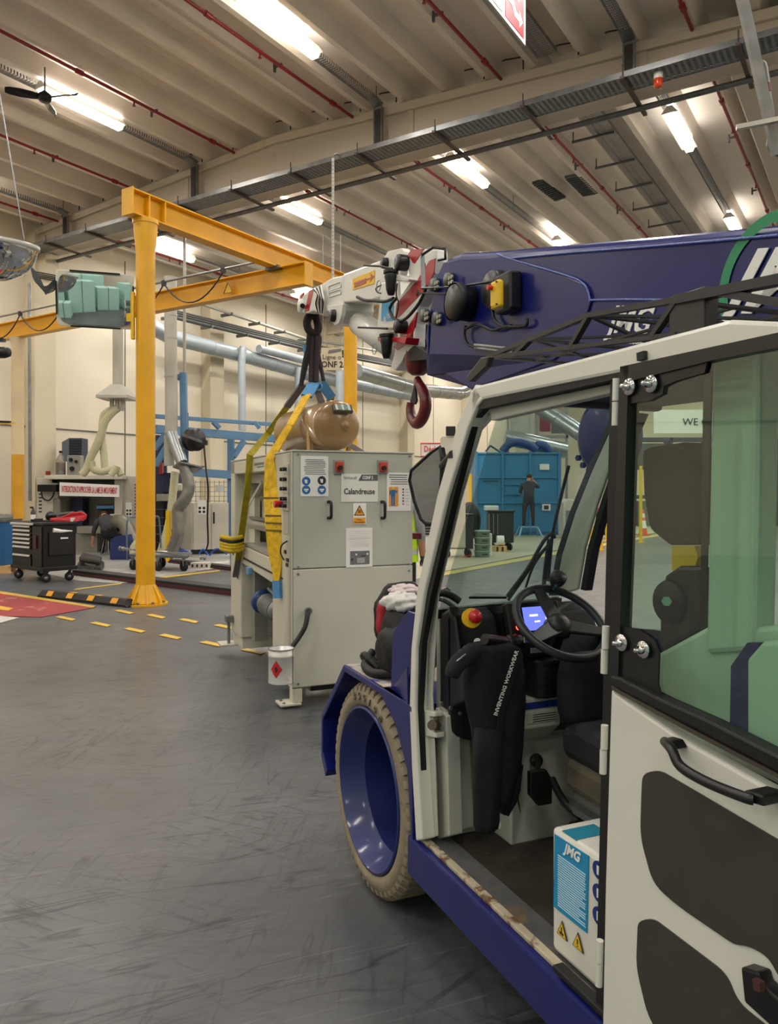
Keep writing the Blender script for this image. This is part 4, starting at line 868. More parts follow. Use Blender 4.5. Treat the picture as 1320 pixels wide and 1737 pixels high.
# lifting fork detail at left edge
t = thing('wall_bracket_arm', 'dark arm with yellow edge entering the left edge in front of the wall', 'arm', WORLD, W(10, 718, 12)); part('arm', MB().bar(W(-30, 714, 12), W(18, 716, 12), .05, .03), BLKM, t); part('yellow_edge', MB().bar(W(-30, 719, 12), W(25, 718, 12), .03, .02), M('bright_yellow', ''), t)
t = thing('horn_speaker', 'black round lamp head at the left edge above the yellow-cream column', 'lamp', WORLD, W(0, 598, 12)); part('head', MB().lathe([(0, .12), (.07, .12), (.09, .05), (.09, -.1), (0, -.1)], W(3, 598, 12), (1, -.2, 0), 20), BLKP, t); part('bracket', MB().bar(W(-30, 577, 12), W(8, 577, 12), .08, .05), BLKP, t)
# wheel stop
t = thing('wheel_stop', 'low black rubber wheel stop with yellow patches beside the yellow column', 'wheel stop', WORLD, F(140, 1020))
A = Vector(F(62, 1013)); B = Vector(F(216, 1031)); d = (B-A); L = d.length; d.normalize(); n = Vector((-d.y, d.x, 0)); U = Vector((0, 0, 1))
pr = [(0, 0), (0, .03), (.05, .1), (.12, .1), (.17, .03), (.17, 0)]
part('rubber_body', MB().prism([A+d*.06+n*a+U*b for a, b in pr], d*(L-.12)), BLK, t, .006); 
for s_, e in ((0, .06), (L-.06, L)): part('end', MB().add([A+d*(s_ if s_ else 0)+n*a+U*b*(.3 if s_ == 0 else 1) for a, b in pr]+[A+d*e+n*a+U*b*(1 if s_ == 0 else .3) for a, b in pr], [(0, 1, 2, 3, 4, 5), (11, 10, 9, 8, 7, 6)]+[(i, i+6, (i+1) % 6+6, (i+1) % 6) for i in range(6)]), BLK, t)
for f in (.11, .34, .57, .82):
    o = A+d*(L*f)+U*.003-n*.003; part('yellow_patch', MB().prism([o+n*.003+U*.032, o+d*.13+n*.003+U*.032, o+d*.13+n*.048+U*.096, o+n*.048+U*.096], (0, -.003, .003)), M('patch_yellow', '#e6a21a', .5), t)
for f in (.33, .6): 
    o = A+d*(L*f)+n*.14+U*.1; part('yellow_patch', MB().prism([o, o+d*.13, o+d*.13-n*.06+U*.001, o-n*.06+U*.001], (0, 0, .003)), M('patch_yellow', ''), t)
# flat trolley
t = thing('platform_trolley', 'low grey platform trolley with tube handle behind the yellow column', 'trolley', WORLD, F(280, 970)); YT = 15.2
c = [F(220, 962), F(310, 969), F(322, 954), F(232, 950)]; zt = .26
part('deck', MB().prism([(*W(218, 0, 14.9)[:2], zt), (*W(318, 0, 14.5)[:2], zt), (*W(326, 0, 15.4)[:2], zt), (*W(238, 0, 15.7)[:2], zt)], (0, 0, .05)), M('deck_grey', '#5b6066', .5), t, .01)
for u, y in ((226, 14.95), (268, 14.7), (312, 14.7), (275, 15.5)):
    x = W(u, 0, y)[0]; part('wheel', MB().lathe([(0, -.02), (.05, -.025), (.1, -.02), (.1, .02), (.05, .025), (0, .02)], (x, y, .1), (.6, .8, 0), 20), BLK, t); part('fork', MB().prism([(x-.03, y, .25), (x+.03, y, .25), (x+.01, y, .1), (x-.01, y, .1)], (0, -.03, 0)), GALV, t)
part('push_handle', MB().tube(spline([W(216, 950, 15.1), W(215, 900, 15.1), W(217, 880, 15.1), W(225, 877, 15.3), W(262, 876, 15.8), W(270, 882, 15.9), W(273, 930, 15.9)], 3), .018, 8), M('handle_blue_grey', '#5a6b7a', .4), t)
t = thing('steel_bar', 'long silver threaded steel bar lying across the platform trolley', 'bar', WORLD, W(270, 940, 14.7))
part('bar', MB().tube([W(204, 930, 14.9), W(345, 945, 14.5)], .022, 8), CHROME, t)
for u, v in ((202, 930), (208, 931), (340, 945), (346, 946)): part('nut', MB().cyl(W(u, v, 14.8), W(u+3, v+.5, 14.8), .05, n=6), GALV, t)
solo('white_tray', MB().prism([(*W(262, 0, 14.9)[:2], .31), (*W(282, 0, 14.9)[:2], .31), (*W(284, 0, 15.2)[:2], .31), (*W(266, 0, 15.2)[:2], .31)], (0, 0, .04)), PAPER, WORLD, 'small white tray on the platform trolley', 'tray', bevel=.005)
# crates by kerb
t = thing('printed_carton', 'white cartons with dark printing on the floor right of the platform trolley', 'carton', WORLD, F(335, 963))
for k in range(4):
    q = F(323+8*k, 965); cc = part('carton', MB().box(q[0], q[0]+.085, q[1], q[1]+.2, 0, .12), M('carton_white', '#d8cfc8', .7), t, .004); part('print', MB().box(q[0]+.02, q[0]+.06, q[1]-.003, q[1], .03, .09), M('print_dark', '#4a2f38', .7), cc)
t = thing('motor_crate', 'dark blue floor box with hoses near the crouching worker', 'box', WORLD, F(208, 945)); a = F(186, 948); part('body', MB().box(W(186, 0, 17.2)[0], W(216, 0, 17.2)[0], 17.2, 17.7, 0, .42), M('crate_blue', '#1f2f66', .5), t, .02); part('cover', MB().prism([(W(186, 0, 17.2)[0], 17.19, .42), (W(216, 0, 17.2)[0], 17.19, .42), (W(212, 0, 17.2)[0], 17.19, .55), (W(196, 0, 17.2)[0], 17.19, .52)], (0, .45, 0)), M('crate_blue', ''), t)
# ================================================================ LIFTED MACHINE (truck frame: w right, s forward)
w0, w1, s0, s1, zb, zt = 1.51, 2.43, 5.21, 7.28, .13, 1.795
t = thing('calender_machine', 'large pale grey-green industrial machine hanging just above the floor in yellow slings', 'machine', TRUCK, ((w0+w1)/2, (s0+s1)/2, zb))
def mpx(u, v, w=w0): return Vector(T(u, v, w))
def fpx(u, v, s=s0): return Vector(TS(u, v, s))
zs = fpx(497, 966)[2]
CB_ = part('cabinet_shell', MB().box(w0, w1, s0+.02, s0+.55, zb, zt-.01), CREAM, t, .012)
fl = fpx(497, 900)[0]
pu = part('upper_panel', MB().box(fl, w1, s0, s0+.02, zs+.003, zt-.012), MGREY, t, .006)
pl = part('lower_panel', MB().box(fl, w1, s0, s0+.02, zb+.01, zs-.003), M('panel_cream_grey', '#c3c2b4', .4, var=.08, sc=1.5, dirt='#a7a597', dsc=2.2, dth=.7), t, .006)
part('top_lid', MB().box(w0-.005, w1+.01, s0-.008, s1, zt-.012, zt), MGREY, t, .004)
for u, v, q in ((506, 771, pu), (695, 774, pu), (506, 962, pu), (694, 957, pu), (506, 974, pl), (694, 968, pl), (506, 1160, pl)):
    c = fpx(u, v, s0-.001); part('screw', MB().cyl(c, c+Vector((0, -.006, 0)), .008, n=8), GALV, q)
part('corner_column', MB().box(w0-.004, fl-.004, s0-.004, s0+.02, zb, zt-.012), CREAM, t, .006)
def sheet(u0, v0, u1, v1, nm, mt, par, d=.003, s=s0-.001):
    a, b = fpx(u0, v1, s), fpx(u1, v0, s); x = part(nm, MB().box(a[0], b[0], s-d, s, a[2], b[2]), mt, par); return x, a, b
def ftext(u, v, txt, h, mt, par, nm='lettering', sx=1, bold=0, s=s0-.0046, **k):
    m = MB(); c = fpx(u, v, s); text(m, txt, h, c, (1, 0, 0), (0, 0, 1), .0004, sx=sx, bold=bold, **k); return part(nm, m, mt, par)
GREYI = M('print_grey', '#77787c', .6); SIGN = M('sign_plate', '#dfdfd8', .45)
def lines(par, u0, u1, v0, v1, n, h=.6, s=s0-.0045, jag=.3, mt=None):
    m = MB()
    for i in range(n):
        v = v0+(v1-v0)*i/max(1, n-1); a = fpx(u0+random.random()*jag*(u1-u0)*.4, v+h/2, s); b = fpx(u1-random.random()*jag*(u1-u0)*.4, v-h/2, s); m.box(a[0], b[0], s-.0006, s, a[2], b[2])
    o = part('printed_lines', m, mt or GREYI, par, kind='stuff'); return o
nA, _, _ = sheet(510, 774, 557, 842, 'safety_notice', PAPER, pu); lines(nA, 515, 553, 780, 804, 9, .8)
nb = M('notice_blue', '#2464a4', .5)
for u, v, mt in ((519.5, 816, nb), (546, 815, INK), (519.5, 831, nb), (546, 831, nb)):
    c = fpx(u, v, s0-.0045); q = part('symbol', MB().cyl(c, c+Vector((0, -.001, 0)), .031, n=24), mt, nA); 
    ic = MB(); y = s0-.0057
    if v > 820: ic.box(c[0]-.016, c[0]+.016, y-.0005, y, c[2]-.004, c[2]+.008); ic.box(c[0]-.008, c[0]+.008, y-.0005, y, c[2]-.014, c[2]-.006)
    else: ic.box(c[0]-.008, c[0]+.008, y-.0005, y, c[2]-.016, c[2]+.01); ic.box(c[0]-.012, c[0]-.009, y-.0005, y, c[2]-.006, c[2]+.012)
    part('pictogram', ic, PAPER, nA)
nB, a, b = sheet(578.5, 804, 641, 851.5, 'name_plate', SIGN, pu)
m = MB(); y = s0-.0045; m.prism([fpx(608, 815.5, y), fpx(641, 815.5, y), fpx(641, 805, y), fpx(613.5, 805, y)], (0, -.0006, 0)); part('grey_header', m, M('header_grey', '#58575a', .5), nB)
ftext(624, 810.5, 'CONF 2', .032, PAPER, nB, s=s0-.0055, sx=.72, bold=.001); ftext(594.5, 810.5, 'farmacell', .032, GREYI, nB, sx=.85)
ftext(610, 834, 'Calandreuse', .058, INK, nB, 'lettering', sx=.82, bold=.0012)
nC, _, _ = sheet(599, 853.5, 621, 889.5, 'hot_surface_label', PAPER, pu); OR_ = M('label_orange', '#e79a24', .5)
m = MB(); m.prism([fpx(600.5, 874.5, y), fpx(619, 874.5, y), fpx(610, 856.5, y)], (0, -.0006, 0)); part('triangle_border', m, INK, nC)
m = MB(); m.prism([fpx(602.6, 873.3, y-.001), fpx(617.2, 873.3, y-.001), fpx(610, 859.5, y-.001)], (0, -.0006, 0)); part('triangle', m, OR_, nC)
for du in (-2, 0, 2): m = MB(); m.tube([fpx(610+du+(j % 2)*1.0-.5, 870-j*1.3, y-.002) for j in range(5)], .0022, 4); part('heat_wave', m, INK, nC)
m = MB(); q0, q1 = fpx(599.5, 888.5, y), fpx(620, 878, y); m.box(q0[0], q1[0], y-.0006, y, q0[2], q1[2]); part('orange_panel', m, OR_, nC); ftext(610, 881.5, 'Danger', .017, INK, nC, s=y-.001, sx=.8); ftext(610, 885.5, 'Haute température', .015, INK, nC, s=y-.001, sx=.7)
nD, _, _ = sheet(587, 895, 631.5, 963, 'photo_notice', PAPER, pu); lines(nD, 590, 628, 901, 912, 4, .7); lines(nD, 589, 629, 914, 914, 1, 1.2, jag=0, mt=GREYI); lines(nD, 592, 627, 918, 927, 5, .8, mt=INK)
m = MB(); q0, q1 = fpx(594, 958, y), fpx(627, 934, y); m.box(q0[0], q1[0], y-.0006, y, q0[2], q1[2]); part('printed_photo', m, M('photo_grey', '#6f6f72', .5), nD)
for (a_, b_, c_, d_), mt in (((603, 939, 606, 942), PAPER), ((622, 938, 625, 941), PAPER), ((606, 946, 619, 955), M('photo_lightgrey', '#a9a9aa', .5)), ((596, 947, 599, 951), INK), ((613, 942, 620, 944), INK)):
    m = MB(); q0, q1 = fpx(a_, d_, y-.001), fpx(c_, b_, y-.001); m.box(q0[0], q1[0], y-.0016, y-.001, q0[2], q1[2]); part('photo_detail', m, mt, nD)
nE, _, _ = sheet(656, 802, 697, 867, 'protective_clothing_notice', PAPER, pu); lines(nE, 660, 693, 806, 821, 5, .9, mt=INK)
m = MB(); q0, q1 = fpx(660, 859, y), fpx(676, 826, y); m.box(q0[0], q1[0], y-.0006, y, q0[2], q1[2]); part('orange_panel', m, M('print_orange', '#e0973c', .5), nE)
m = MB(); yy = y-.001
for a_, b_, c_, d_ in ((663.5, 831, 670.5, 843), (664, 843, 666.5, 858), (667.5, 843, 670, 858), (661, 832, 663, 840), (671, 832, 674, 836)): q0, q1 = fpx(a_, d_, yy), fpx(c_, b_, yy); m.box(q0[0], q1[0], yy-.0006, yy, q0[2], q1[2])
part('blue_suit', m, nb, nE); c = fpx(667, 828.5, yy); part('yellow_helmet', MB().cyl(c, c+Vector((0, -.0006, 0)), .011, n=12), M('bright_yellow', ''), nE)
for j in range(6): c = fpx(684, 830+5*j, y); part('symbol', MB().cyl(c, c+Vector((0, -.0006, 0)), .007, n=8), [INK, M('print_red', '#a8404a', .5)][j % 2], nE)
lines(nE, 688, 694, 830, 856, 6, .6)
for u, v in ((574.5, 791.5), (649, 792)):
    bx, _, _ = sheet(u-9, v-11, u+9, v+11, 'switch_plate', M('switch_grey', '#8f9088', .5), pu, .01)
    m = MB(); a_, b_ = fpx(u-5.5, v+8, s0-.012), fpx(u+7, v-8, s0-.012); m.box(a_[0], b_[0], s0-.032, s0-.012, a_[2], b_[2]); part('red_switch', m, M('switch_red', '#c2402c', .4), bx, .004)
    c = fpx(u+2, v+2, s0-.033); part('knob', MB().cyl(c, c+Vector((0, -.02, 0)), .017, n=16), BLKP, bx)
for u in (558.5, 649):
    m = MB(); a_, b_ = fpx(u, 849, s0), fpx(u, 881, s0); x = a_[0]
    m.tube(spline([(x-.008, s0, a_[2]-.01), (x, s0-.04, a_[2]-.015), (x, s0-.045, (a_[2]+b_[2])/2), (x, s0-.04, b_[2]+.015), (x-.008, s0, b_[2]+.01)], 4), .011, 8); part('handle', m, BLKP, pu)
# small engraved marks
lines(pu, 566, 580, 805, 803, 1, .8, mt=INK)
# hose and bracket on the lower panel
hz_ = fpx(523, 1036, s0-.01)
part('drain_hose', MB().tube(spline([fpx(523, 1036, s0), fpx(522, 1040, s0-.06), fpx(518, 1062, s0-.09), fpx(508, 1080, s0-.09), fpx(498, 1094, s0-.1), fpx(490, 1106, s0-.1)], 6), .017, 10), BLK, pl)
part('hose_fitting', MB().cyl(hz_+Vector((0, .012, 0)), hz_+Vector((0, -.02, 0)), .024, n=12), GALV, pl)
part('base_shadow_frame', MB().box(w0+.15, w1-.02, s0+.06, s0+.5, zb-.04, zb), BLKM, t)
ft = part('foot', MB().box(w0-.0, w0+.07, s0+.0, s0+.08, .035, zb), CREAM, t, .004); part('foot_plate', MB().box(w0-.09, w0+.06, s0-.02, s0+.13, .02, .035), CREAM, ft, .003)
for dx, dy in ((-.06, .01), (-.06, .09), (.03, .01)): part('bolt', MB().cyl((w0+dx, s0+dy, .035), (w0+dx, s0+dy, .043), .011, n=6), GALV, ft)
# left flank
sA = mpx(480, 0)[1]; sB = mpx(404, 0)[1]
part('side_column', MB().box(w0, w0+.12, s0+.02, sA, zb, zt-.012), CREAM, t, .006)
part('far_frame', MB().box(w0, w1, s1-.16, s1, .95, zt-.012), CREAM, t, .01)
part('top_beam', MB().box(w0, w0+.16, sA, s1, zt-.13, zt-.012), CREAM, t, .008)
part('rear_wall', MB().box(w1-.05, w1, s0+.55, s1, .5, zt-.012), CREAM, t)
part('inner_dark', MB().box(w0+.5, w0+.52, s0+.56, s1-.2, .8, zt-.03), M('dark_recess', ''), t)
m = MB(); P = [mpx(412, 925), mpx(478, 955), mpx(478, 1000), mpx(402, 950)]; m.prism([(p[0], min(p[1], s1), p[2]) for p in P], (.5, 0, 0)); part('sloping_body', m, CREAM, t, .01)
m = MB(); P = [mpx(413, 945, w0-.004), mpx(479, 980, w0-.004), mpx(479, 983, w0-.004), mpx(412, 948, w0-.004)]; m.prism(P, (.01, 0, 0)); part('seam', m, M('dark_recess', ''), t)
P = [mpx(413, 924), mpx(478, 953)]; part('feed_table', MB().prism([P[0], P[1], P[1]+Vector((.55, 0, 0)), P[0]+Vector((.55, 0, 0))], (0, 0, .02)), M('worn_steel', '#b3aea2', .4, .4, var=.2), t)
for u, v, nm in ((0, 0, ''),): pass
part('drive_box', MB().prism([mpx(430, 842, w0+.2), mpx(480, 843, w0+.2), mpx(480, 885, w0+.2), mpx(430, 878, w0+.2)], (.28, 0, 0)), CREAM, t, .01)
part('roller', MB().cyl(mpx(427, 886, w0+.15), mpx(481, 898, w0+.15), .055, n=24), M('roller_steel', '#b5b2a8', .3, .5), t)
part('upper_bar', MB().bar(mpx(425, 812, w0+.15), mpx(480, 812, w0+.15), .03, .08), CREAM, t); part('guide_bar', MB().bar(mpx(425, 878, w0+.1), mpx(481, 885, w0+.1), .025, .025), GALV, t)
part('diagonal_brace', MB().bar(mpx(422, 860, w0+.14), mpx(446, 818, w0+.14), .03, .03), CREAM, t)
part('support_plate', MB().prism([mpx(421, 855, w0+.13), mpx(432, 843, w0+.13), mpx(432, 925, w0+.13), mpx(421, 920, w0+.13)], (.05, 0, 0)), CREAM, t)
lg = part('far_leg', MB().box(w0, w0+.62, s1-.42, s1, .2, 1.0), CREAM, t, .012)
part('base_rail', MB().box(w0+.02, w0+.9, s1-.4, s1-.02, .1, .2), CREAM, t, .006); part('foot_plate', MB().box(w0-.12, w0+.04, s1-.16, s1+.05, .085, .1), CREAM, t, .003)
part('levelling_screw', MB().cyl((w0-.04, s1-.1, .1), (w0-.04, s1-.1, .36), .014, n=8), GALV, t); part('bracket', MB().box(w0-.07, w0, s1-.14, s1-.04, .30, .36), GALV, t, .004)
for y_, z_ in ((s1-.3, .75), (s1-.12, .95)): part('hole', MB().box(w0-.004, w0, y_-.018, y_+.018, z_-.03, z_+.03), BLK, lg)
part('frame_channel', MB().box(w0+.08, w0+.2, s1-.62, s1-.5, .2, .95), M('channel_grey', '#7f8078', .5), t)
mo = Vector(mpx(462, 1030, w0+.12)); MT = part('motor', MB().lathe([(0, -.16), (.07, -.16), (.085, -.1), (.085, .1), (.06, .14), (0, .15)], mo, (.2, -.95, -.15), 24), M('motor_grey', '#8e8f8c', .4, .4), t)
part('blue_flange', MB().lathe([(0, -.2), (.1, -.2), (.1, -.16), (0, -.16)], mo, (.2, -.95, -.15), 24), M('flange_blue', '#27457a', .4), MT); part('motor_shaft', MB().cyl(mo+Vector((0, -.2, .1)), mo+Vector((0, .1, .14)), .02, n=10), GALV, MT)
for k in range(7): part('cooling_fin', MB().lathe([(.086, -.08+.025*k), (.096, -.08+.025*k), (.096, -.072+.025*k), (.086, -.072+.025*k)], mo, (.2, -.95, -.15), 20), M('motor_grey', ''), MT)
# controls on the side column
for v, mt in ((796, BLKP), (813, BLKP), (829, BLKP), (846, BLKP), (858, BLKP)):
    c = mpx(485, v, w0-.005); part('control_plate', MB().box(w0-.012, w0, c[1]-.07, c[1]+.07, c[2]-.035, c[2]+.035), M('alu_plate', '#bdbcb4', .4, .4), t, .003)
    for dy in (-.035, .035): part('push_button', MB().cyl((w0-.012, c[1]+dy, c[2]), (w0-.04, c[1]+dy, c[2]), .014, n=10), mt, t)
c = mpx(479, 855, w0-.01); part('emergency_button', MB().cyl((w0-.01, c[1], c[2]), (w0-.07, c[1], c[2]), .025, n=16), RT, t)
q0, q1 = mpx(481, 905, w0-.003), mpx(489, 868, w0-.003); part('alu_panel', MB().box(w0-.006, w0, q1[1], q0[1], q0[2], q1[2]), M('alu_plate', ''), t)
m = MB(); text(m, 'FIZ-ING', .06, mpx(437, 786, w0-.002), (0, -1, 0), (0, 0, 1), .0006, sx=1) if False else m.box(w0-.002, w0, mpx(448, 0)[1], mpx(432, 0)[1], zt-.075, zt-.055); m.box(w0-.002, w0, mpx(448, 0)[1], mpx(436, 0)[1], zt-.095, zt-.085); part('maker_plate', m, M('plate_grey', '#6f746f', .5), t)
c = mpx(426, 968, w0); part('blue_valve', MB().box(w0-.035, w0, c[1]-.05, c[1]+.05, c[2]-.03, c[2]+.03), M('valve_blue', '#5f8fb0', .4), t, .006)
part('side_cable', MB().tube(spline([mpx(487, 918, w0-.01), mpx(478, 925, w0-.03), mpx(476, 938, w0-.03), mpx(482, 950, w0-.01)], 5), .006, 6), CABL, t)
for u, v in ((484, 936), (488, 950), (487, 958)): c = mpx(u, v, w0-.002); part('clip', MB().bc(c, (.01, .05, .025)), BLKP, t)
# rolled yellow strap
t = thing('folded_strap', 'bundle of folded yellow and black webbing at the far left of the lifted machine', 'strap', TRUCK, tuple(mpx(398, 925)))
for k in range(5):
    c = mpx(398, 912+5*k, w0-.08); part('fold', MB().tube(spline([c+Vector((-.06, .1, 0)), c+Vector((-.11, 0, .01)), c+Vector((-.04, -.12, -.005)), c+Vector((.05, -.08, .01))], 5), .022, 6), [M('strap_yellow', '#c9a80c', .7, var=.3, sc=30), BLK][k == 1], t)
# paint can
pc = Vector(fpx(474, 1158, s0-.2)); ct, rC = fpx(474, 1100, s0-.2)[2], .0; rr = (fpx(498, 1100, s0-.2)[0]-fpx(456, 1100, s0-.2)[0])/2
pc.x = (fpx(498, 1100, s0-.2)[0]+fpx(456, 1100, s0-.2)[0])/2
t = thing('paint_can', 'small white tin can with red diamond hazard label, hung below the black hose', 'can', TRUCK, tuple(pc))
CANW = M('can_white', '#cfcdc7', .35, .3, var=.15, sc=6, dirt='#8b8a84', dsc=7, dth=.6)
part('shell', MB().lathe([(0, 0), (rr, 0), (rr+.002, .006), (rr, .012), (rr, ct-pc.z-.05), (rr+.004, ct-pc.z-.045), (rr, ct-pc.z-.04), (rr, ct-pc.z), (rr-.004, ct-pc.z), (rr-.004, .01), (0, .01)], pc, (0, 0, 1), 36), CANW, t)
part('rim', MB().tube(arc(pc+Vector((0, 0, ct-pc.z)), rr, 0, 352, 40, (1, 0, 0), (0, 1, 0)), .004, 6, True), GALV, t)
m = MB(); zc = .5*(ct-pc.z)-.01
vs = []; G = 6
def cp(a, z): g = R(-128+a); return (pc.x+(rr+.0015)*math.cos(g), pc.y+(rr+.0015)*math.sin(g), pc.z+zc+z)
m.add([cp(0, .058)]+[cp(28, 0), cp(0, -.058), cp(-28, 0)]+[cp(14, .029), cp(14, -.029), cp(-14, -.029), cp(-14, .029), cp(0, 0)], [(0, 7, 8, 4), (4, 8, 5, 1), (8, 6, 2, 5), (7, 3, 6, 8)]); part('red_diamond', m, M('diamond_red', '#c01f2a', .4), t)
m = MB(); m.add([cp(a*6, .02-abs(a)*.006) for a in (-1, 0, 1)]+[cp(a*5, -.018) for a in (1, -1)], [(0, 1, 2, 3, 4)]) ; m.v = [(p[0]+(p[0]-pc.x)*.02, p[1]+(p[1]-pc.y)*.02, p[2]) for p in m.v]; part('flame_print', m, INK, t)
part('bail_wire', MB().tube([pc+Vector((rr*.75, -rr*.7, .0)), pc+Vector((rr*.75, -rr*.7, ct-pc.z))], .003, 5), GALV, t)
# ---------------------------------------------------------------- brown tank
TBR = M('tank_brown', '#8c6c43', .28, var=.08, sc=3, coat=.4, dirt='#7c603c', dsc=3, dth=.66)
rT = .187; cT = Vector((1.93, 5.5, zt+.012+rT+.01)); t = thing('pressure_tank', 'glossy brown cylindrical pressure tank lying on top of the lifted machine', 'tank', TRUCK, (1.93, 5.9, zt))
ax = Vector((-.06, 1, 0)).normalized(); prof = []
for g in range(0, 91, 9): prof.append((rT*math.sin(R(g)), -.09*math.cos(R(g))))
prof += [(rT, .0), (rT, .26), (rT+.003, .265), (rT, .27), (rT, .9)]
for g in range(81, -1, -9): prof.append((rT*math.sin(R(g)), .9+.09*math.cos(R(g))))
part('shell', MB().lathe(prof, cT, ax, 44), TBR, t)
bs = cT+Vector((.04, -.088, -.01)); part('boss', MB().lathe([(.035, .02), (.035, -.004), (.028, -.01), (.02, -.01), (.02, -.022), (0, -.022)], bs, ax, 20), TBR, t)
d = Vector((.0, -.5, .87)).normalized(); pc_ = cT+Vector((.02, -.075, .105)); m = MB(); x = Vector((1, 0, 0)); yv = d.cross(x).normalized()*-1; yv = Vector((0, .62, .78)); nn = Vector((0, -.78, .62))
pp = part('rating_plate', MB().prism([pc_+x*a+yv*b for a, b in ((-.075, -.035), (.075, -.035), (.075, .035), (-.075, .035))], nn*.03), M('plate_dark', '#4a453b', .5), t, .003)
for k in range(5):
    o = pc_+x*(-.06+.024*k)+nn*.031+yv*-.028; part('plate_field', MB().prism([o, o+x*.02, o+x*.02+yv*.056, o+yv*.056], nn*.002), [M('field_light', '#b9bfbb', .4), M('field_green', '#6f8a80', .4)][k % 2], pp)
for s_ in (5.62, 6.3):
    for sg in (-1, 1):
        m = MB(); m.prism([(1.93+sg*.13, s_, zt), (1.93+sg*.16, s_, zt), (1.93+sg*.17, s_, zt+.16), (1.93+sg*.155, s_, zt+.16)], (0, .03, 0)); part('saddle', m, M('saddle_brown', '#a37f58', .5), t)
m = MB(); o = Vector((1.93-.19, 5.6, zt)); m.prism([o, o+Vector((.012, 0, 0)), o+Vector((.012, 0, .23)), o+Vector((0, 0, .23))], (0, .02, 0)); part('wood_slat', m, M('pallet_wood', ''), t)
# ================================================================ SLINGS
TIP = Vector((1.95, 6.22, 2.93))
SLB = M('sling_brown', '#3c2a30', .8, var=.2, sc=30); SLK = M('sling_black', '#1a181c', .8); SLY = M('sling_yellow', '#d9ac12', .75, var=.3, sc=25, dirt='#6f5a10', dsc=18, dth=.62); SLO = M('sling_olive', '#a3930f', .75, var=.25, sc=25); SLU = M('sling_blue', '#4d86b5', .75, var=.15, sc=20); SLG = M('sling_grey', '#6b6668', .8)
def strap(pts, wds, th=.006, side=(1, 0, 0)):
    P = [Vector(p) for p in pts]; m = MB(); sd = Vector(side); vs = []
    for i, p in enumerate(P):
        t_ = (P[min(i+1, len(P)-1)]-P[max(0, i-1)]).normalized(); x = (sd-t_*sd.dot(t_)).normalized(); n = t_.cross(x); w_ = wds[i] if isinstance(wds, (list, tuple)) else wds
        vs += [p-x*w_/2-n*th/2, p+x*w_/2-n*th/2, p+x*w_/2+n*th/2, p-x*w_/2+n*th/2]
    fs = [(0, 3, 2, 1), tuple(len(vs)-4+i for i in range(4))]
    for i in range(len(P)-1):
        for j in range(4): fs.append((4*i+j, 4*i+(j+1) % 4, 4*i+4+(j+1) % 4, 4*i+4+j))
    return m.add(vs, fs)
JN = Vector(TIP)-Vector((0, 0, .46))
t = thing('round_sling', 'dark purple-brown round slings doubled over the tip of the white jib', 'sling', TRUCK, tuple(JN))
def jp(u, v, w=1.95, s=6.2): 
    p = Vector(TS(u, v, s)); return p
part('choker', MB().tube(spline([jp(529, 530), jp(521, 545), jp(524, 560), jp(534, 566), jp(540, 556), jp(535, 532)], 4), .035, 8), M('sling_dark', '#241a1c', .8), t)
for pts, r, mt in (([(532, 560), (538, 580), (537, 610), (536, 648)], .026, SLB), ([(525, 560), (522, 590), (516, 620), (511, 654)], .02, SLK), ([(530, 565), (528, 600), (527, 648)], .018, SLB), ([(532, 575), (531, 610), (533, 650)], .016, SLK), ([(536, 575), (542, 610), (549, 646)], .017, SLB), ([(527, 572), (522, 610), (514, 645)], .015, SLK), ([(534, 565), (541, 572), (540, 590), (535, 600)], .025, SLB)):
    part('strand', MB().tube(spline([jp(*p) for p in pts], 5), r, 7), mt, t)
part('blue_tag', MB().bc(jp(519, 592), (.04, .02, .06)), SLU, t)
labs = [('far left', [(511, 652, 6.2), (489, 685, 6.5)], [(489, 685, 6.5), (452, 738, 6.85), (425, 772, 7.05)], SLO, SLG), ]
def sling(label, top, mid, hang, mt, endm, wd):
    t = thing('web_sling', label, 'sling', TRUCK, tuple(hang[-1]), 'webbing slings of the lifted machine')
    part('sleeve', strap(top, wd*1.1, .02), endm, t); part('webbing', strap(mid+hang[:-1], [wd]*len(mid)+[wd*1.0]*(len(hang)-1), .01), mt, t)
    part('end_sleeve', strap(hang[-2:], wd*.9, .02), SLG if mt is SLO else SLU, t); return t
S = lambda u, v, s: Vector(TS(u, v, s))
e1 = Vector((w0-.02, 7.0, zt+.012)); Tm = lambda u, v: mpx(u, v, w0-.03)
sling('olive-yellow lifting sling on the far left side of the lifted machine', [S(514, 652, 6.25), S(487, 690, 6.45)], [S(487, 690, 6.45), S(455, 735, 6.7)], [Tm(424, 772), Tm(420, 830), Tm(412, 890), Tm(404, 950), Tm(399, 978)], SLO, SLG, .055)
wide = [Tm(458, 778), Tm(460, 830), Tm(467, 880), Tm(468, 930), Tm(470, 985), Tm(471, 1015)]
t = thing('web_sling', 'broad bright yellow lifting sling with blue end, nearest on the lifted machine', 'sling', TRUCK, tuple(wide[-1]), 'webbing slings of the lifted machine')
part('sleeve', strap([S(533, 650, 6.2), S(520, 672, 5.95)], .09, .02), SLU, t)
part('webbing', strap([S(521, 670, 5.95), S(493, 720, 5.65)]+wide[:-1], [.075, .075, .09, .15, .2, .16, .05], .012, (.6, -1, 0)), SLY, t)
part('end_sleeve', strap(wide[-2:], .07, .03, (.6, -1, 0)), SLU, t)
for k in (1.3, 1.9, 2.15, 2.4): i = int(k); p = wide[i].lerp(wide[i+1], k-i); part('stitching', strap([p+Vector((-.009, 0, .006)), p+Vector((-.009, 0, -.006))], .17, .004, (.6, -1, 0)), M('stitch_dark', '#6d5612', .8), t)
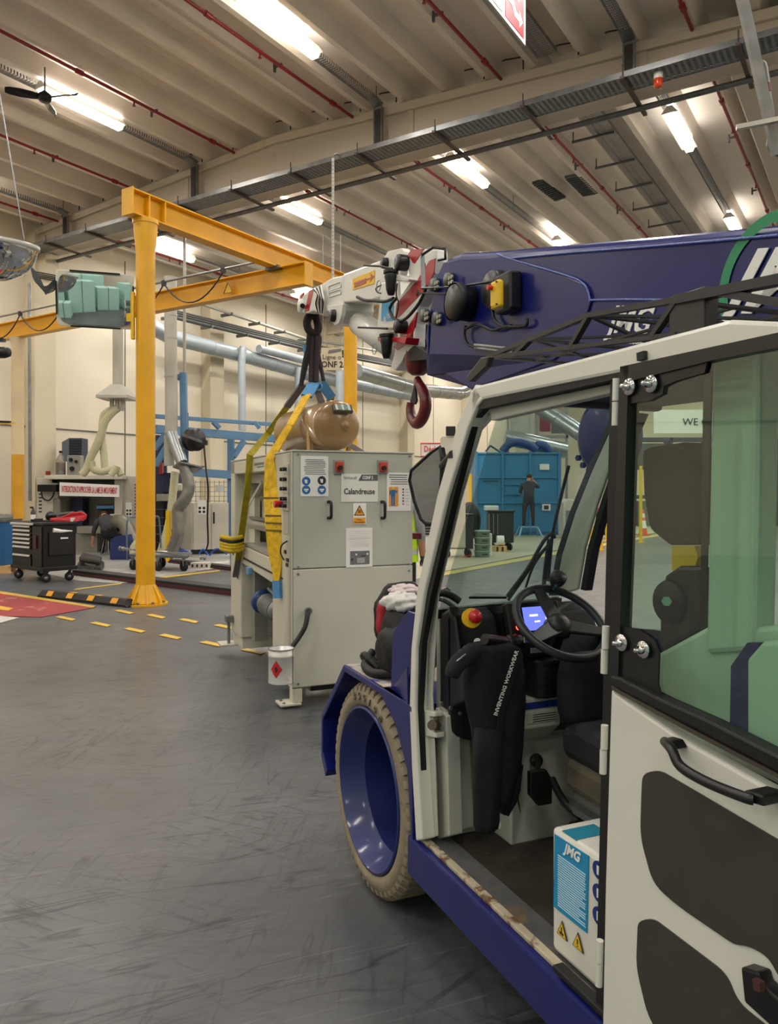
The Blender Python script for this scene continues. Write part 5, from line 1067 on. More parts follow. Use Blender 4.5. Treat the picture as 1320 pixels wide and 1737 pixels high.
t = thing('web_sling', 'lifting sling with blue sleeve passing right behind the brown tank', 'sling', TRUCK, (2.35, 6.9, zt+.02), 'webbing slings of the lifted machine')
part('sleeve', strap([S(545, 650, 6.2), S(563, 675, 6.25)], .08, .02), SLU, t); part('webbing', strap([S(562, 673, 6.25), Vector((2.2, 6.6, 2.1)), Vector((2.44, 6.95, 1.83)), Vector((2.46, 7.0, 1.2))], .06, .01), M('sling_tan', '#b39324', .8), t)
t = thing('web_sling', 'grey lifting sling running down behind the brown tank', 'sling', TRUCK, (2.3, 5.9, zt+.02), 'webbing slings of the lifted machine')
part('webbing', strap([S(534, 652, 6.2), S(545, 680, 6.2), Vector((2.2, 6.35, 2.0)), Vector((2.45, 6.2, 1.82)), Vector((2.46, 6.2, 1.2))], .055, .01), SLG, t)
part('connector', MB().tube(arc(S(540, 656, 6.18), .03, 0, 340, 12), .01, 6, True), SLU, t)
# "Ligne CONF 2" hanging board
t = thing('hanging_sign', 'cream hanging board reading Ligne CONF 2 behind the brown slings', 'sign', WORLD, W(562, 627, 15.5))
q0, q1 = Vector(W(545, 628, 15.5)), Vector(W(580, 590, 15.5)); part('board', MB().box(q0.x, q1.x, 15.48, 15.52, q0.z, q1.z), M('board_cream', '#d9d0b4', .6), t)
m = MB(); text(m, 'Ligne o', .13, W(563, 606, 15.47), (1, 0, -.02), (0, 0, 1), .001); part('lettering', m, INK, t)
m = MB(); text(m, 'CONF 2', .17, W(559, 618.5, 15.47), (1, 0, -.02), (0, 0, 1), .001, bold=.003, sx=.9); part('lettering', m, INK, t)
for u in (548, 578): part('hanger', MB().tube([W(u, 591, 15.5), W(u, 400, 15.5)], .006, 5), GALV, t)
m = MB(); m.prism([W(558, 594, 15.46), W(579, 591, 15.46), W(579, 595, 15.46), W(556, 599, 15.46)], (0, .01, 0)); part('grey_flash', m, GREYI, t)
# ================================================================ MOBILE CRANE (truck frame)
WC = 1.07
CR = thing('mobile_crane', 'blue and white mobile crane with open cab and thick blue boom at right', 'mobile crane', TRUCK, (1.6, 1.2, 0))
CABW = M('cab_white', '#dedbd0', .32, var=.04, sc=2, dirt='#8a8068', dsc=9, dth=.74, coat=.3)
CABI = M('cab_inner_white', '#bdbbb0', .45, var=.08, sc=3, dirt='#5d584c', dsc=6, dth=.70)
def P(pts, w): return [Vector(T(u, v, w)) for u, v in pts]
def side(nm, pts, w, dep, mt, par=None, bev=0, lab=None):
    return part(nm, MB().prism(P(pts, w), (dep, 0, 0)), mt, par or CR, bev, lab)
def szp(nm, pts, wa, wb, mt, par=None, bev=0, lab=None):   # polygon in (s, z), extruded across
    return part(nm, MB().prism([(wa, s, z) for s, z in pts], (wb-wa, 0, 0)), mt, par or CR, bev, lab)
# wheels -------------------------------------------------------------------------------
TYRE = M('tyre_tan', '#8d806a', .85, var=.25, sc=7, bump=.4, bsc=35, dirt='#5f574a', dsc=6, dth=.6)
def wheel(w, s, face=1):
    o = Vector((w, s, .388)); ax = Vector((face, 0, 0)); Rw = .372
    ty = part('tyre', MB().lathe([(.298, .012), (.305, .0), (.325, -.008), (.35, -.002), (.365, .012), (Rw, .03), (Rw+.004, .15), (Rw, .27), (.36, .29), (.3, .3)], o, ax, 72), TYRE, CR, label='tan solid rubber tyre')
    N = 52; lm = MB()
    lm.prism([(-.026, 0, 0), (.026, 0, 0), (.022, .014, 0), (-.022, .014, 0)], (0, 0, .11)); 
    vs = [(-.015, -.004, .0), (.015, -.004, .0), (.0245, .014, .012), (-.0 , .014, .012)]
    lug = MB().add([(-.013, -.014, -.004), (.013, -.014, -.004), (.013, .004, .0), (-.013, .004, .0), (-.016, -.0, .13), (.010, .0, .13), (.012, .02, .13), (-.013, .02, .13), (.012, .02, .02), (-.013, .02, .02)],
        [(0, 1, 2, 3), (3, 2, 8, 9), (9, 8, 6, 7), (0, 3, 9), (1, 8, 2), (4, 7, 6, 5), (0, 9, 7, 4), (1, 5, 6, 8), (0, 4, 5, 1)])
    me = mesh_of(lug, 'tread_lug'); mats(me, TYRE)
    for k in range(N):
        g = 2*math.pi*k/N; L_ = bpy.data.objects.new('tread_lug', me); COL.objects.link(L_); L_.parent = ty
        # lug local: x tangential, y radial, z inward along the axle
        rad = Vector((0, math.cos(g), math.sin(g))); tan = Vector((0, -math.sin(g), math.cos(g))); p = o+rad*(Rw-.004)+ax*.004
        Mx = Matrix(((tan.x, rad.x, ax.x, 0), (tan.y, rad.y, ax.y, 0), (tan.z, rad.z, ax.z, 0), (0, 0, 0, 1)))
        off = BASE[CR.name][0]; L_.matrix_local = Matrix.Translation(p-off) @ Mx
    part('rim', MB().lathe([(.297, .015), (.301, -.004), (.292, -.006)], o, ax, 72).lathe([(.292, -.006), (.285, .006), (.262, .06), (.24, .085)], o, ax, 72).lathe([(.24, .085), (.228, .34)], o, ax, 72).lathe([(.228, .34), (0, .34)], o, ax, 72, smooth=False), M('rim_blue', '#1b2768', .5, var=.2, sc=6, coat=.3, dirt='#6b74a8', dsc=9, dth=.66), CR)
    # raised size marking on the sidewall
    for i, ch in enumerate('355/50'):
        m = MB()
        g = R(108-9*i) if face > 0 else R(0); rad = Vector((0, -math.cos(g), math.sin(g))); tan = Vector((0, -math.sin(g), -math.cos(g))); p = o+rad*.337+Vector((-.011*face, 0, 0))
        vs, fs = text_mb(ch, .04, .0035); m.add([p+tan*v[0]+rad*v[1]+Vector((v[2], 0, 0)) for v in vs], fs); part('raised_digit', m, M('marking_dark', '#6b604e', .8), ty)
wheel(1.075, 2.71)
# a second front wheel and rear wheels beyond
for w_, s_ in ((2.55, 2.71),):
    part('tyre', MB().lathe([(.0, .05), (.298, .05), (.3, .0), (.36, .0), (.385, .02), (.385, .26), (.36, .28), (.3, .3), (0, .3)], (w_, s_, .388), (1, 0, 0), 48), TYRE, CR)
part('axle', MB().cyl((1.3, 2.71, .388), (2.6, 2.71, .388), .08, n=16), BLKM, CR)
part('rear_wheel', MB().lathe([(.0, .05), (.298, .05), (.3, .0), (.36, .0), (.385, .02), (.385, .26), (.36, .28), (.3, .3), (0, .3)], (1.12, -.75, .388), (1, 0, 0), 48), TYRE, CR); part('rear_wheel', MB().lathe([(.0, .05), (.298, .05), (.3, .0), (.36, .0), (.385, .02), (.385, .26), (.36, .28), (.3, .3), (0, .3)], (2.5, -.75, .388), (1, 0, 0), 48), TYRE, CR)
# chassis and fenders ------------------------------------------------------------------
fo = [(2.30, .80), (2.96, .80), (3.25, .52), (3.25, .34), (3.19, .27)]; fi = [(3.17, .30), (3.225, .36), (3.225, .51), (2.945, .775), (2.30, .775)]
part('fender', MB().prism([(WC, s, z) for s, z in fo+fi], (.42, 0, 0)), BLUE, CR, .004)
part('fender_worn_top', MB().box(WC+.01, WC+.38, 2.56, 2.95, .8, .803), M('worn_top', '#b5aa9c', .6, var=.3, sc=9, dirt='#2b3a86', dsc=6, dth=.52), CR)
szp('fender_side', [(2.30, .365), (2.30, .80), (2.62, .80), (2.44, .70), (2.345, .58), (2.315, .40), (2.335, .24), (2.30, .24)], WC+.002, WC+.03, BLUE, bev=.003)
szp('wheel_housing', [(2.31, .24), (2.31, .79), (2.40, .79), (2.36, .24)], WC+.04, 1.5, BLUE)
szp('main_chassis', [(-1.3, .3), (-1.3, .95), (.2, .95), (2.2, .95), (3.0, .72), (3.15, .5), (3.15, .3)], 1.76, 2.45, BLUE, bev=.02)
szp('front_body', [(2.42, .3), (2.42, .76), (3.0, .68), (3.15, .5), (3.15, .3)], 1.51, 1.76, BLUE, bev=.01)
szp('battery_tray', [(2.95, .25), (2.95, .72), (3.2, .72), (3.2, .25)], 1.5, 2.5, BLUE, bev=.01)
# blue upright plate beside the cab
part('upright_plate', MB().prism([(WC+.03, 2.345, .80), (WC+.03, 2.345, 1.095), (WC+.03, 2.40, 1.095), (WC+.03, 2.53, 1.0), (WC+.03, 2.545, .80)], (.012, 0, 0)), BLUE, CR, .003)
part('upright_brace', MB().prism([(WC-.0, 2.335, .80), (WC+.0, 2.34, .90), (WC+.03, 2.53, .80)], (.0, .0, -.006)).prism([(WC, 2.335, .8), (WC, 2.34, .92), (WC+.03, 2.52, .81)], (.006, 0, 0)), BLUE, CR)
szp('side_sill', [(-1.0, .235), (2.34, .235), (2.34, .365), (-1.0, .365)], WC, WC+.05, BLUE, bev=.008)
part('sill_edge', MB().box(WC+.02, WC+.045, .5, 2.28, .365, .378), M('sill_rusty_white', '#b9ad94', .6, var=.2, sc=14, dirt='#6a4c30', dsc=20, dth=.52), CR, .003)
part('sill_plate', MB().box(WC+.045, WC+.12, 1.35, 2.28, .36, .369), M('sill_steel', '#77787a', .4, .5, var=.2, sc=12, dirt='#9a8468', dsc=14, dth=.56), CR, .002)
part('cab_floor', MB().box(WC+.04, 1.72, .4, 2.3, .33, .362), M('floor_mat_brown', '#3b332a', .8, var=.35, sc=5, dirt='#6b5c48', dsc=9, dth=.62, bump=.3), CR)
part('rear_step_edge', MB().box(WC+.0, WC+.03, .5, 1.52, .378, .392), BLK, CR, .003)
# cab shell ----------------------------------------------------------------------------
zR = 1.795
pl_out = [(705, 1427), (698, 1300), (694, 1200), (697, 1100), (707, 1000), (741, 840), (775, 720), (797, 668), (806, 651)]
pl_in = [(820, 676), (808, 690), (792, 730), (757, 845), (719, 1005), (705, 1100), (703, 1200), (708, 1300), (716, 1425)]
side('front_pillar', pl_out+pl_in, WC, .05, CABW, bev=.006)
se = [(812, 686), (797, 705), (762, 845), (722, 1010), (708, 1100), (704, 1200), (709, 1300), (714, 1392), (719, 1392), (716, 1300), (712, 1200), (718, 1090), (733, 1010), (770, 850), (806, 712), (822, 694)]
side('door_seal', [(p[0]-2, p[1]) for p in se], WC+.012, .02, BLK)
inn_o = [(826, 700), (808, 712), (772, 850), (736, 1010), (720, 1090), (716, 1200), (720, 1300), (726, 1424)]
inn_i = [(742, 1418), (738, 1300), (733, 1180), (738, 1090), (743, 1010), (781, 850), (816, 730), (838, 706)]
side('windshield_pillar', inn_o+inn_i, WC+.045, .006, CABI, bev=.005)
side('pillar_lower_column', [(738, 1200), (757, 1215), (762, 1418), (742, 1424)], WC+.075, .05, CABI, bev=.004)
# roof
roof = [(1.93, 1.70), (1.925, 1.775), (1.88, zR), (1.1, zR), (.96, zR+.005), (.35, zR-.03), (-.3, zR-.03), (-.3, zR-.09), (1.86, zR-.09)]
szp('roof_rail', [(1.93, 1.745), (1.915, 1.785), (1.88, zR), (1.0, zR+.004), (.9, zR-.02), (-.3, zR-.03), (-.3, zR-.065), (1.86, zR-.042), (1.90, 1.715)], WC, WC+.07, CABW, bev=.008)
szp('roof_panel', [(1.90, zR-.018), (1.88, zR-.010), (-.3, zR-.03), (-.3, zR-.045), (1.88, zR-.02)], WC+.07, 1.72, BLKM)
szp('roof_lining', [(1.88, zR-.021), (-.3, zR-.046), (-.3, zR-.06), (1.88, zR-.03)], WC+.05, 1.72, M('roof_lining', '#1e1f22', .7))
szp('inner_rail', [(1.86, zR-.064), (1.3, zR-.06), (1.3, zR-.08), (1.85, zR-.098)], WC+.03, WC+.06, CABI, bev=.004)
szp('roof_seal', [(1.88, zR-.044), (1.28, zR-.042), (1.28, zR-.058), (1.87, zR-.066)], WC+.005, WC+.05, BLK)
part('front_header', MB().box(WC+.08, 1.72, 1.86, 1.9, zR-.045, zR-.02), M('header_dark', '#202225', .5), CR, .01)
# right A-pillar, far side door frame and rear
rpo = [(985, 1000), (997, 930), (1018, 855), (1037, 800), (1060, 745), (1080, 700)]
rpi = [(1052, 690), (1030, 740), (1003, 800), (975, 870), (953, 940), (940, 1010)]
side('far_windshield_pillar', [(p[0]-5, p[1]) for p in rpo]+rpi, 1.68, .012, CABI, bev=.006)
side('far_pillar_seal', [(p[0]-9, p[1]) for p in rpi[::-1]]+rpi, 1.68, .03, BLK)
side('far_pillar_seal', [(p[0]+8, p[1]+2) for p in rpo]+rpo[::-1], 1.68, .03, BLK)
szp('far_wall', [(-.2, .36), (-.2, 1.07), (1.9, 1.07), (2.3, 1.02), (2.3, .36)], 1.72, 1.74, M('navy_side', '#131a3c', .5))
szp('far_wall_lining', [(1.6, .36), (1.6, .8), (2.3, .8), (2.3, .36)], 1.70, 1.72, CABI)
szp('far_b_pillar', [(.88, 1.07), (.88, 1.72), (.96, 1.72), (.96, 1.07)], 1.70, 1.74, BLKP)
# windshield
m = MB(); wsb = (2.30, 1.10); wst = (1.88, 1.70)
m.prism([(WC+.09, 2.285, 1.10), (1.69, 2.37, 1.10), (1.69, 1.93, 1.76), (WC+.09, 1.89, 1.755)], (0, .006, 0)); part('windshield', m, glass('windshield_glass', '#dfeae6', .9, .10), CR)
part('windshield_seal', MB().bar((WC+.08, 2.285, 1.10), (1.69, 2.36, 1.10), .03, .03), BLK, CR)
# wipers
for nm, pts, r in (('wiper_blade', [(965, 790), (950, 850), (938, 905), (934, 940), (930, 985)], .006), ('wiper_arm', [(941, 912), (936, 905), (921, 920), (895, 965), (860, 1012)], .007), ('wiper_arm', [(935, 920), (912, 945), (885, 985), (862, 1018)], .006), ('wiper_arm', [(930, 925), (905, 960), (888, 1010)], .005), ('wiper_blade', [(932, 915), (926, 960), (922, 1000)], .008)):
    part(nm, MB().tube(spline([TS(u, v, 2.42-(1010-v)*.0009) for u, v in pts], 4), r, 6), BLK, CR)
# dashboard ----------------------------------------------------------------------------
DSH = M('dash_black', '#1d1f22', .5, bump=.1, bsc=50)
szp('dashboard', [(2.28, 1.10), (2.22, 1.125), (2.17, 1.10), (2.10, .86), (2.22, .80), (2.28, .80)], WC+.09, 1.70, DSH, bev=.01)
for w_ in (1.16, 1.30): part('dash_rib', MB().prism([(w_, 2.215, 1.13), (w_+.02, 2.215, 1.13), (w_+.02, 2.165, 1.11), (w_+.02, 2.09, .87), (w_, 2.09, .87), (w_, 2.165, 1.11)], (.012, 0, 0)), BLKP, CR)
part('dash_lower_panel', MB().prism([(WC+.09, 2.20, .72), (WC+.09, 2.2, 1.1), (1.34, 2.15, 1.0), (1.34, 2.19, .66)], (0, .02, 0)), DSH, CR, .004)
for u, v in ((749, 1193), (764, 1201), (780, 1210)): c = Vector(TS(u, v, 2.185)); part('rivet', MB().cyl(c, c+Vector((0, -.006, 0)), .006, n=8), GALV, CR)
part('front_wall', MB().box(WC+.09, 1.72, 2.28, 2.3, .36, 1.08), CABI, CR)
m = MB(); m.prism([TS(752, 1200, 2.24), TS(783, 1215, 2.24), TS(797, 1225, 2.24), TS(806, 1402, 2.24), TS(766, 1416, 2.24)], (0, .03, 0)); part('front_wall_cover', m, CABI, CR, .006)
e = Vector(TS(799, 1049, 2.13)); dn = Vector((-.15, -.93, .3)).normalized()
q = part('emergency_stop', MB().cyl(e, e+dn*.010, .031, n=28), M('bright_yellow', ''), CR, label='yellow emergency stop base'); part('red_button', MB().lathe([(.011, .01), (.011, .03), (.02, .032), (.022, .042), (.018, .052), (0, .055)], e, dn, 24), RT, q)
c = Vector(TS(810, 1089, 2.115)); part('round_sticker', MB().cyl(c, c+dn*.003, .012, n=16), PAPER, CR)
# display with red lit buttons
dc = Vector(TS(905, 1050, 2.11)); dx = Vector((1, 0, 0)); dy = Vector((0, .32, .95)).normalized(); dz = dx.cross(dy)
if dz.y > 0: dz = -dz
def rct(c, ex, ey, w_, h_, dz_, dep): return MB().prism([c+ex*a*w_/2+ey*b*h_/2+dz_ for a, b in ((-1, -1), (1, -1), (1, 1), (-1, 1))], dz*dep)
hs = part('display_housing', rct(dc, dx, dy, .2, .11, -dz*.02, .03), BLKP, CR, .006)
part('display_screen', rct(dc+dx*.015, dx, dy, .115, .075, dz*.0105, .002), M('screen_blue', '#5a66c8', .3, emit=1.2), hs)
for k in range(3): c = dc-dx*.068+dy*(.028-.026*k)+dz*.011; part('lit_button', MB().tube([c+dx*.007*math.cos(R(g))+dy*.007*math.sin(R(g)) for g in range(0, 360, 30)], .0022, 6, True), M('lit_red', '#ff4a30', .4, emit=3), hs)
part('green_icon', rct(dc+dx*.065+dy*.03, dx, dy, .016, .008, dz*.013, .001), M('lit_green', '#3aff5a', .4, emit=2.5), hs)
for a, b, w_, h_ in ((-.02, .01, .03, .006), (-.01, -.01, .02, .004), (.03, .0, .012, .02), (.045, -.012, .004, .04)): part('screen_mark', rct(dc+dx*(.015+a)+dy*b, dx, dy, w_, h_, dz*.0125, .001), M('screen_white', '#eef0ff', .3, emit=1.5), hs)
# steering wheel -------------------------------------------------------------------------
sc_ = Vector(TS(951, 1055, 2.0)); sn = Vector((0, -.62, .78)).normalized(); sx = Vector((1, 0, 0)); sy = sn.cross(sx)
if sy.z < 0: sy = -sy
RS = .145
rimp = [sc_+sx*RS*math.cos(R(g))+sy*RS*math.sin(R(g)) for g in range(0, 360, 8)]
swl = part('steering_wheel', MB().tube(rimp, .0135, 10, True), M('steering_black', '#232527', .42), CR)
def spoke(g, w1_=.03, w2_=.018):
    d = sx*math.cos(R(g))+sy*math.sin(R(g)); x = sn.cross(d); a = sc_-sn*.02
    return MB().add([a-x*w1_, a+x*w1_, sc_+d*RS+x*w2_, sc_+d*RS-x*w2_, a-x*w1_+sn*.014, a+x*w1_+sn*.014, sc_+d*RS+x*w2_+sn*.01, sc_+d*RS-x*w2_+sn*.01], [(0, 1, 2, 3), (7, 6, 5, 4), (0, 4, 5, 1), (1, 5, 6, 2), (2, 6, 7, 3), (3, 7, 4, 0)])
for g in (95, 205, 335): part('spoke', spoke(g), M('steering_black', ''), swl, .004)
part('hub', MB().lathe([(0, .016), (.02, .014), (.034, .004), (.04, -.012), (.045, -.03), (0, -.03)], sc_, sn, 28), M('steering_black', ''), swl)
kg = 72; kp = sc_+sx*RS*math.cos(R(kg))+sy*RS*math.sin(R(kg))
part('spinner_knob', MB().lathe([(.01, .0), (.012, .02), (.024, .035), (.028, .05), (.026, .064), (.018, .07), (0, .072)], kp, sn, 24), M('steering_black', ''), swl)
part('steering_column', MB().tube([sc_-sn*.03, sc_-sn*.14, sc_-sn*.14+Vector((0, .1, -.1))], [.03, .045, .06], 14), BLKP, CR)
lv = Vector(TS(860, 1090, 2.04)); l2 = Vector(TS(822, 1084, 2.0))
part('column_stalk', MB().cyl(lv, l2, .018, .016, 14), BLKP, CR); part('stalk_collar', MB().lathe([(.018, 0), (.026, .01), (.022, .02), (.028, .03), (.022, .04), (.024, .05), (0, .05)], lv, (1, .1, -.1), 18), BLKP, CR)
part('column_switch_box', MB().bc(Vector(TS(895, 1100, 2.05)), (.09, .05, .05)), BLKP, CR, .006)
m = MB(); c = Vector(TS(895, 1083, 2.02)); m.box(c[0]-.012, c[0]+.02, c[1]-.003, c[1], c[2]-.002, c[2]+.002); m.box(c[0]-.014, c[0]-.010, c[1]-.003, c[1], c[2]-.012, c[2]+.012); part('gear_mark', m, M('mark_cream', '#cfc49a', .5), CR)
part('grey_label', MB().bc(Vector(TS(910, 1103, 2.0)), (.04, .004, .015)), GREYI, CR)
# bellows, console, pedals
prof = [(-.075, 0)]; m = MB(); bc_ = Vector(TS(920, 1110, 2.08))
for k in range(8):
    rr_ = .078 if k % 2 else .062; z = bc_.z-.018*k
    m.box(bc_.x-rr_, bc_.x+rr_, bc_.y-rr_, bc_.y+rr_, z-.018, z) if False else None
vs = []; K = 12
for k in range(K+1):
    rr_ = (.074 if k % 2 else .062)-.0008*k; z = bc_.z-.0105*k
    for j in range(16):
        g = 2*math.pi*j/16; f_ = 1/(abs(math.cos(g))**4+abs(math.sin(g))**4)**.25; vs.append((bc_.x+rr_*f_*math.cos(g), bc_.y+rr_*f_*math.sin(g), z))
m.add(vs, [(k*16+j, k*16+(j+1) % 16, (k+1)*16+(j+1) % 16, (k+1)*16+j) for k in range(K) for j in range(16)]+[tuple(range(15, -1, -1))], True); part('bellows', m, BLK, CR)
c0, c1_ = Vector(TS(886, 1180, 2.06)), Vector(TS(948, 1180, 2.06)); zc1 = Vector(TS(915, 1180, 2.06)).z; zc0 = Vector(TS(915, 1232, 2.06)).z
part('console', MB().prism([(c0.x, 2.05, zc1), (c0.x, 2.05, zc0), (c0.x, 2.12, zc0-.06), (c0.x, 2.28, zc0-.06), (c0.x, 2.28, zc1)], (c1_.x-c0.x, 0, 0)), CABI, CR, .006)
part('console_blue_label', MB().box(c0.x+.005, c1_.x-.005, 2.046, 2.05, zc1-.035, zc1-.015), M('label_navy', '#1b2c74', .5), CR); part('console_sticker', MB().box(c0.x+.01, c1_.x-.015, 2.046, 2.05, zc1-.08, zc1-.048), M('sticker_grey', '#b5b3a5', .5), CR)
m = MB()
for k in range(4): m.box(c0.x+.03, c1_.x-.02, 2.0445, 2.046, zc1-.055-.007*k, zc1-.053-.007*k)
part('printed_lines', m, INK, CR, kind='stuff')
part('console_column', MB().box(c0.x+.01, c1_.x+.12, 2.14, 2.28, .36, zc0-.05), CABI, CR, .006)
part('pedal_plate', MB().prism([TS(866, 1320, 2.12), TS(884, 1310, 2.16), TZ(930, 1405, .385), TZ(892, 1414, .385)], (0, .004, .012)), M('pedal_brown', '#5b5143', .6, .3, var=.3, sc=12), CR, .003)
pb = part('brake_pedal', MB().prism([TS(900, 1310, 2.0), TS(928, 1306, 2.0), TS(938, 1322, 2.0), TS(937, 1364, 2.0), TS(915, 1368, 2.0), TS(900, 1350, 2.0)], (0, .02, 0)), BLK, CR, .004); part('pedal_arm', MB().tube(spline([TS(912, 1308, 2.02), TS(913, 1290, 2.06), TS(908, 1284, 2.1)], 3), .008, 8), BLK, pb); part('pedal_boot', MB().ball(Vector(TS(910, 1290, 2.1)), .022, 14, 8), BLK, pb)
part('pedal_cable', MB().tube(spline([TS(937, 1322, 2.0), TS(948, 1345, 1.95), TS(962, 1365, 1.9), TS(985, 1385, 1.85)], 4), .012, 8), BLK, CR)
solo('cleaning_rag', MB().ball(tuple(TZ(856, 1395, .4)), (.035, .03, .03), 12, 8), PAPER, TRUCK, 'crumpled white cloth on the cab floor behind the hanging jacket', 'cloth')
# seat
SEAT = M('seat_black', '#222326', .7, var=.2, sc=10, bump=.2)
part('seat_cushion', MB().prism([(1.40, 1.95, .70), (1.40, 1.45, .69), (1.40, 1.42, .78), (1.40, 1.88, .82), (1.40, 1.96, .79)], (.3, 0, 0)), SEAT, CR, .03)
part('seat_side_dirty', MB().prism([(1.395, 1.93, .62), (1.395, 1.5, .60), (1.395, 1.5, .70), (1.395, 1.92, .71)], (.28, 0, 0)), M('seat_dust', '#5d5546', .8, var=.4, sc=12), CR, .02)
part('seat_base', MB().prism([(1.42, 1.92, .362), (1.42, 1.5, .362), (1.42, 1.5, .60), (1.42, 1.92, .61)], (.26, 0, 0)), M('seat_base_grey', '#6b6a64', .5, var=.2), CR, .01)
part('seat_slide', MB().bar((1.40, 1.93, .575), (1.40, 1.45, .565), .03, .02), GALV, CR); part('seat_knob', MB().cyl((1.39, 1.86, .50), (1.43, 1.86, .50), .04, n=16), BLK, CR)
szp('seat_back', [(1.25, .7), (1.15, 1.25), (1.05, 1.25), (1.15, .7)], 1.42, 1.7, SEAT, bev=.03)
# white box with blue label beside the sill
za, zb_ = .378, T(938, 1402, WC+.05)[2]; sa, sb = T(936, 1500, WC+.05)[1], 1.15
bxp = part('side_box', MB().box(WC+.05, WC+.2, sb, sa, za, zb_), CABW, CR, .012)
def lbl(u0, v0, u1, v1, u2, v2, u3, v3, mt, nm, d=.002, w=WC+.0495, par=None):
    return part(nm, MB().prism(P([(u0, v0), (u1, v1), (u2, v2), (u3, v3)], w), (-d, 0, 0)), mt, par or bxp)
LB = M('label_cyan', '#1c88b8', .45)
lb = lbl(942, 1415, 1000, 1452, 997, 1583, 940, 1537, LB, 'blue_label')
def along(w, u, v): return Vector(T(u, v, w))
exs = Vector((0, -1, 0)); m = MB(); text(m, 'JMG', .033, along(WC+.046, 970, 1447), exs, (0, 0, 1), .0006, bold=.001, shear=.3); part('logo_lettering', m, PAPER, bxp)
m = MB(); A_, B_ = along(WC+.047, 942, 1415), along(WC+.047, 1000, 1452); sA_, sB_ = A_.y-.012, B_.y+.012; zt_ = A_.z-.045; zl = along(WC+.047, 940, 1537).z+.012
n_ = 22
for k in range(n_):
    z = zt_-(zt_-zl)*k/(n_-1); sh = random.random()*.25*(sA_-sB_) if k % 4 == 3 else random.random()*.02*(sA_-sB_)
    m.box(WC+.0455, WC+.0465, sB_+sh, sA_, z-.0012, z+.0012)
part('printed_lines', m, M('print_pale', '#bfe0ee', .5), bxp, kind='stuff')
for u, v in ((954, 1577), (981, 1597)):
    c = along(WC+.047, u, v); m = MB(); m.prism([c+Vector((0, .021, -.018)), c+Vector((0, -.021, -.018)), c+Vector((0, 0, .022))], (-.001, 0, 0)); tb = part('triangle_border', m, INK, bxp)
    m = MB(); c = c+Vector((-.0012, 0, 0)); m.prism([c+Vector((0, .0165, -.0155)), c+Vector((0, -.0165, -.0155)), c+Vector((0, 0, .0165))], (-.001, 0, 0)); part('warning_triangle', m, M('bright_yellow', ''), bxp)
    m = MB(); c = c+Vector((-.0014, 0, 0)); m.box(c.x, c.x+.0008, c.y-.002, c.y+.002, c.z-.006, c.z+.006); m.box(c.x, c.x+.0008, c.y-.002, c.y+.002, c.z-.012, c.z-.009) if u > 960 else m.box(c.x, c.x+.0008, c.y-.008, c.y+.008, c.z-.012, c.z-.006); part('pictogram', m, INK, bxp)
for k in range(3):
    c = along(WC+.049, 1016, 1476+39*k); part('navy_sticker', MB().cyl(c, c+Vector((-.002, 0, 0)), .020, n=20), M('label_navy', ''), bxp)
    m = MB(); m.box(c.x-.003, c.x-.002, c.y-.004, c.y+.004, c.z-.01, c.z+.01); part('pictogram', m, PAPER, bxp)
part('top_label', MB().prism([(WC+.055, sa-.035, zb_+.0005), (WC+.15, sa-.035, zb_+.0005), (WC+.15, sa-.09, zb_+.0005), (WC+.055, sa-.09, zb_+.0005)], (0, 0, .001)), M('label_teal', '#1d7d98', .5), bxp)
# far fender line etc. roof guard ---------------------------------------------------------
def gp(u, v, w=1.2): return Vector(T(u, v, w))
GD = M('guard_black', '#222122', .4)
part('guard_front_post', MB().prism([gp(797, 648, 1.12), gp(790, 640, 1.12), gp(816, 606, 1.12), gp(829, 605, 1.12), gp(824, 622, 1.12)], (.02, 0, 0)), GD, CR, .003)
zg = zR+.01; wL, wR_ = 1.15, 1.62
A1p = [(829, 604), (970, 541), (1150, 509)]
top1 = [gp(829, 606, wL), gp(900, 576, wL), gp(1000, 535, wL), gp(1150, 509, wL)]
s_of = [p.y for p in top1]; z_of = [p.z for p in top1]
for w_ in (wL, wR_):
    for i in range(3): part('guard_rail', MB().bar((w_, s_of[i], z_of[i]), (w_, s_of[i+1], z_of[i+1]), .016, .012), GD, CR)
    part('guard_rail', MB().bar((w_, s_of[3], z_of[3]), (w_, s_of[3]-.85, z_of[3]-.07), .025, .018), GD, CR)
    part('guard_lower_rail', MB().bar((w_, s_of[0], z_of[0]), (w_, s_of[3], zg+.012), .014, .010), GD, CR)
for i in range(4): part('guard_cross_bar', MB().bar((wL, s_of[i], z_of[i]), (wR_, s_of[i], z_of[i]), .018, .006), GD, CR)
for i in range(3):
    p, q = (s_of[i], z_of[i]), (s_of[i+1], z_of[i+1])
    part('guard_diagonal', MB().bar((wL, *p), (wR_, *q), .012, .006), GD, CR); part('guard_diagonal', MB().bar((wR_, *p), (wL, *q), .012, .006), GD, CR)
    f = (i+1)/3; zl_ = z_of[0]*(1-f)+(zg+.012)*f; part('guard_strut', MB().bar((wL, s_of[i+1], z_of[i+1]), (wL, s_of[i+1]+.07, zl_+.01), .015, .012), GD, CR)
for f in (.33, .66): part('guard_long_bar', MB().bar((wL+(wR_-wL)*f, s_of[0], z_of[0]), (wL+(wR_-wL)*f, s_of[3], z_of[3]), .010, .006), GD, CR)
part('guard_end_plate', MB().box(wL-.005, wL+.03, s_of[3]-.075, s_of[3]+.02, zg, z_of[3]+.01), GD, CR, .003)
for k in range(3): part('guard_rear_diagonal', MB().bar((wL, s_of[3]-.25*k-.08, z_of[3]-.02*k), (wL, s_of[3]-.25*k-.3, zg), .018, .015), GD, CR)
part('grab_clip', MB().bar(gp(1084, 606, WC-.004), gp(1096, 602, WC-.004), .012, .016), BLK, CR)
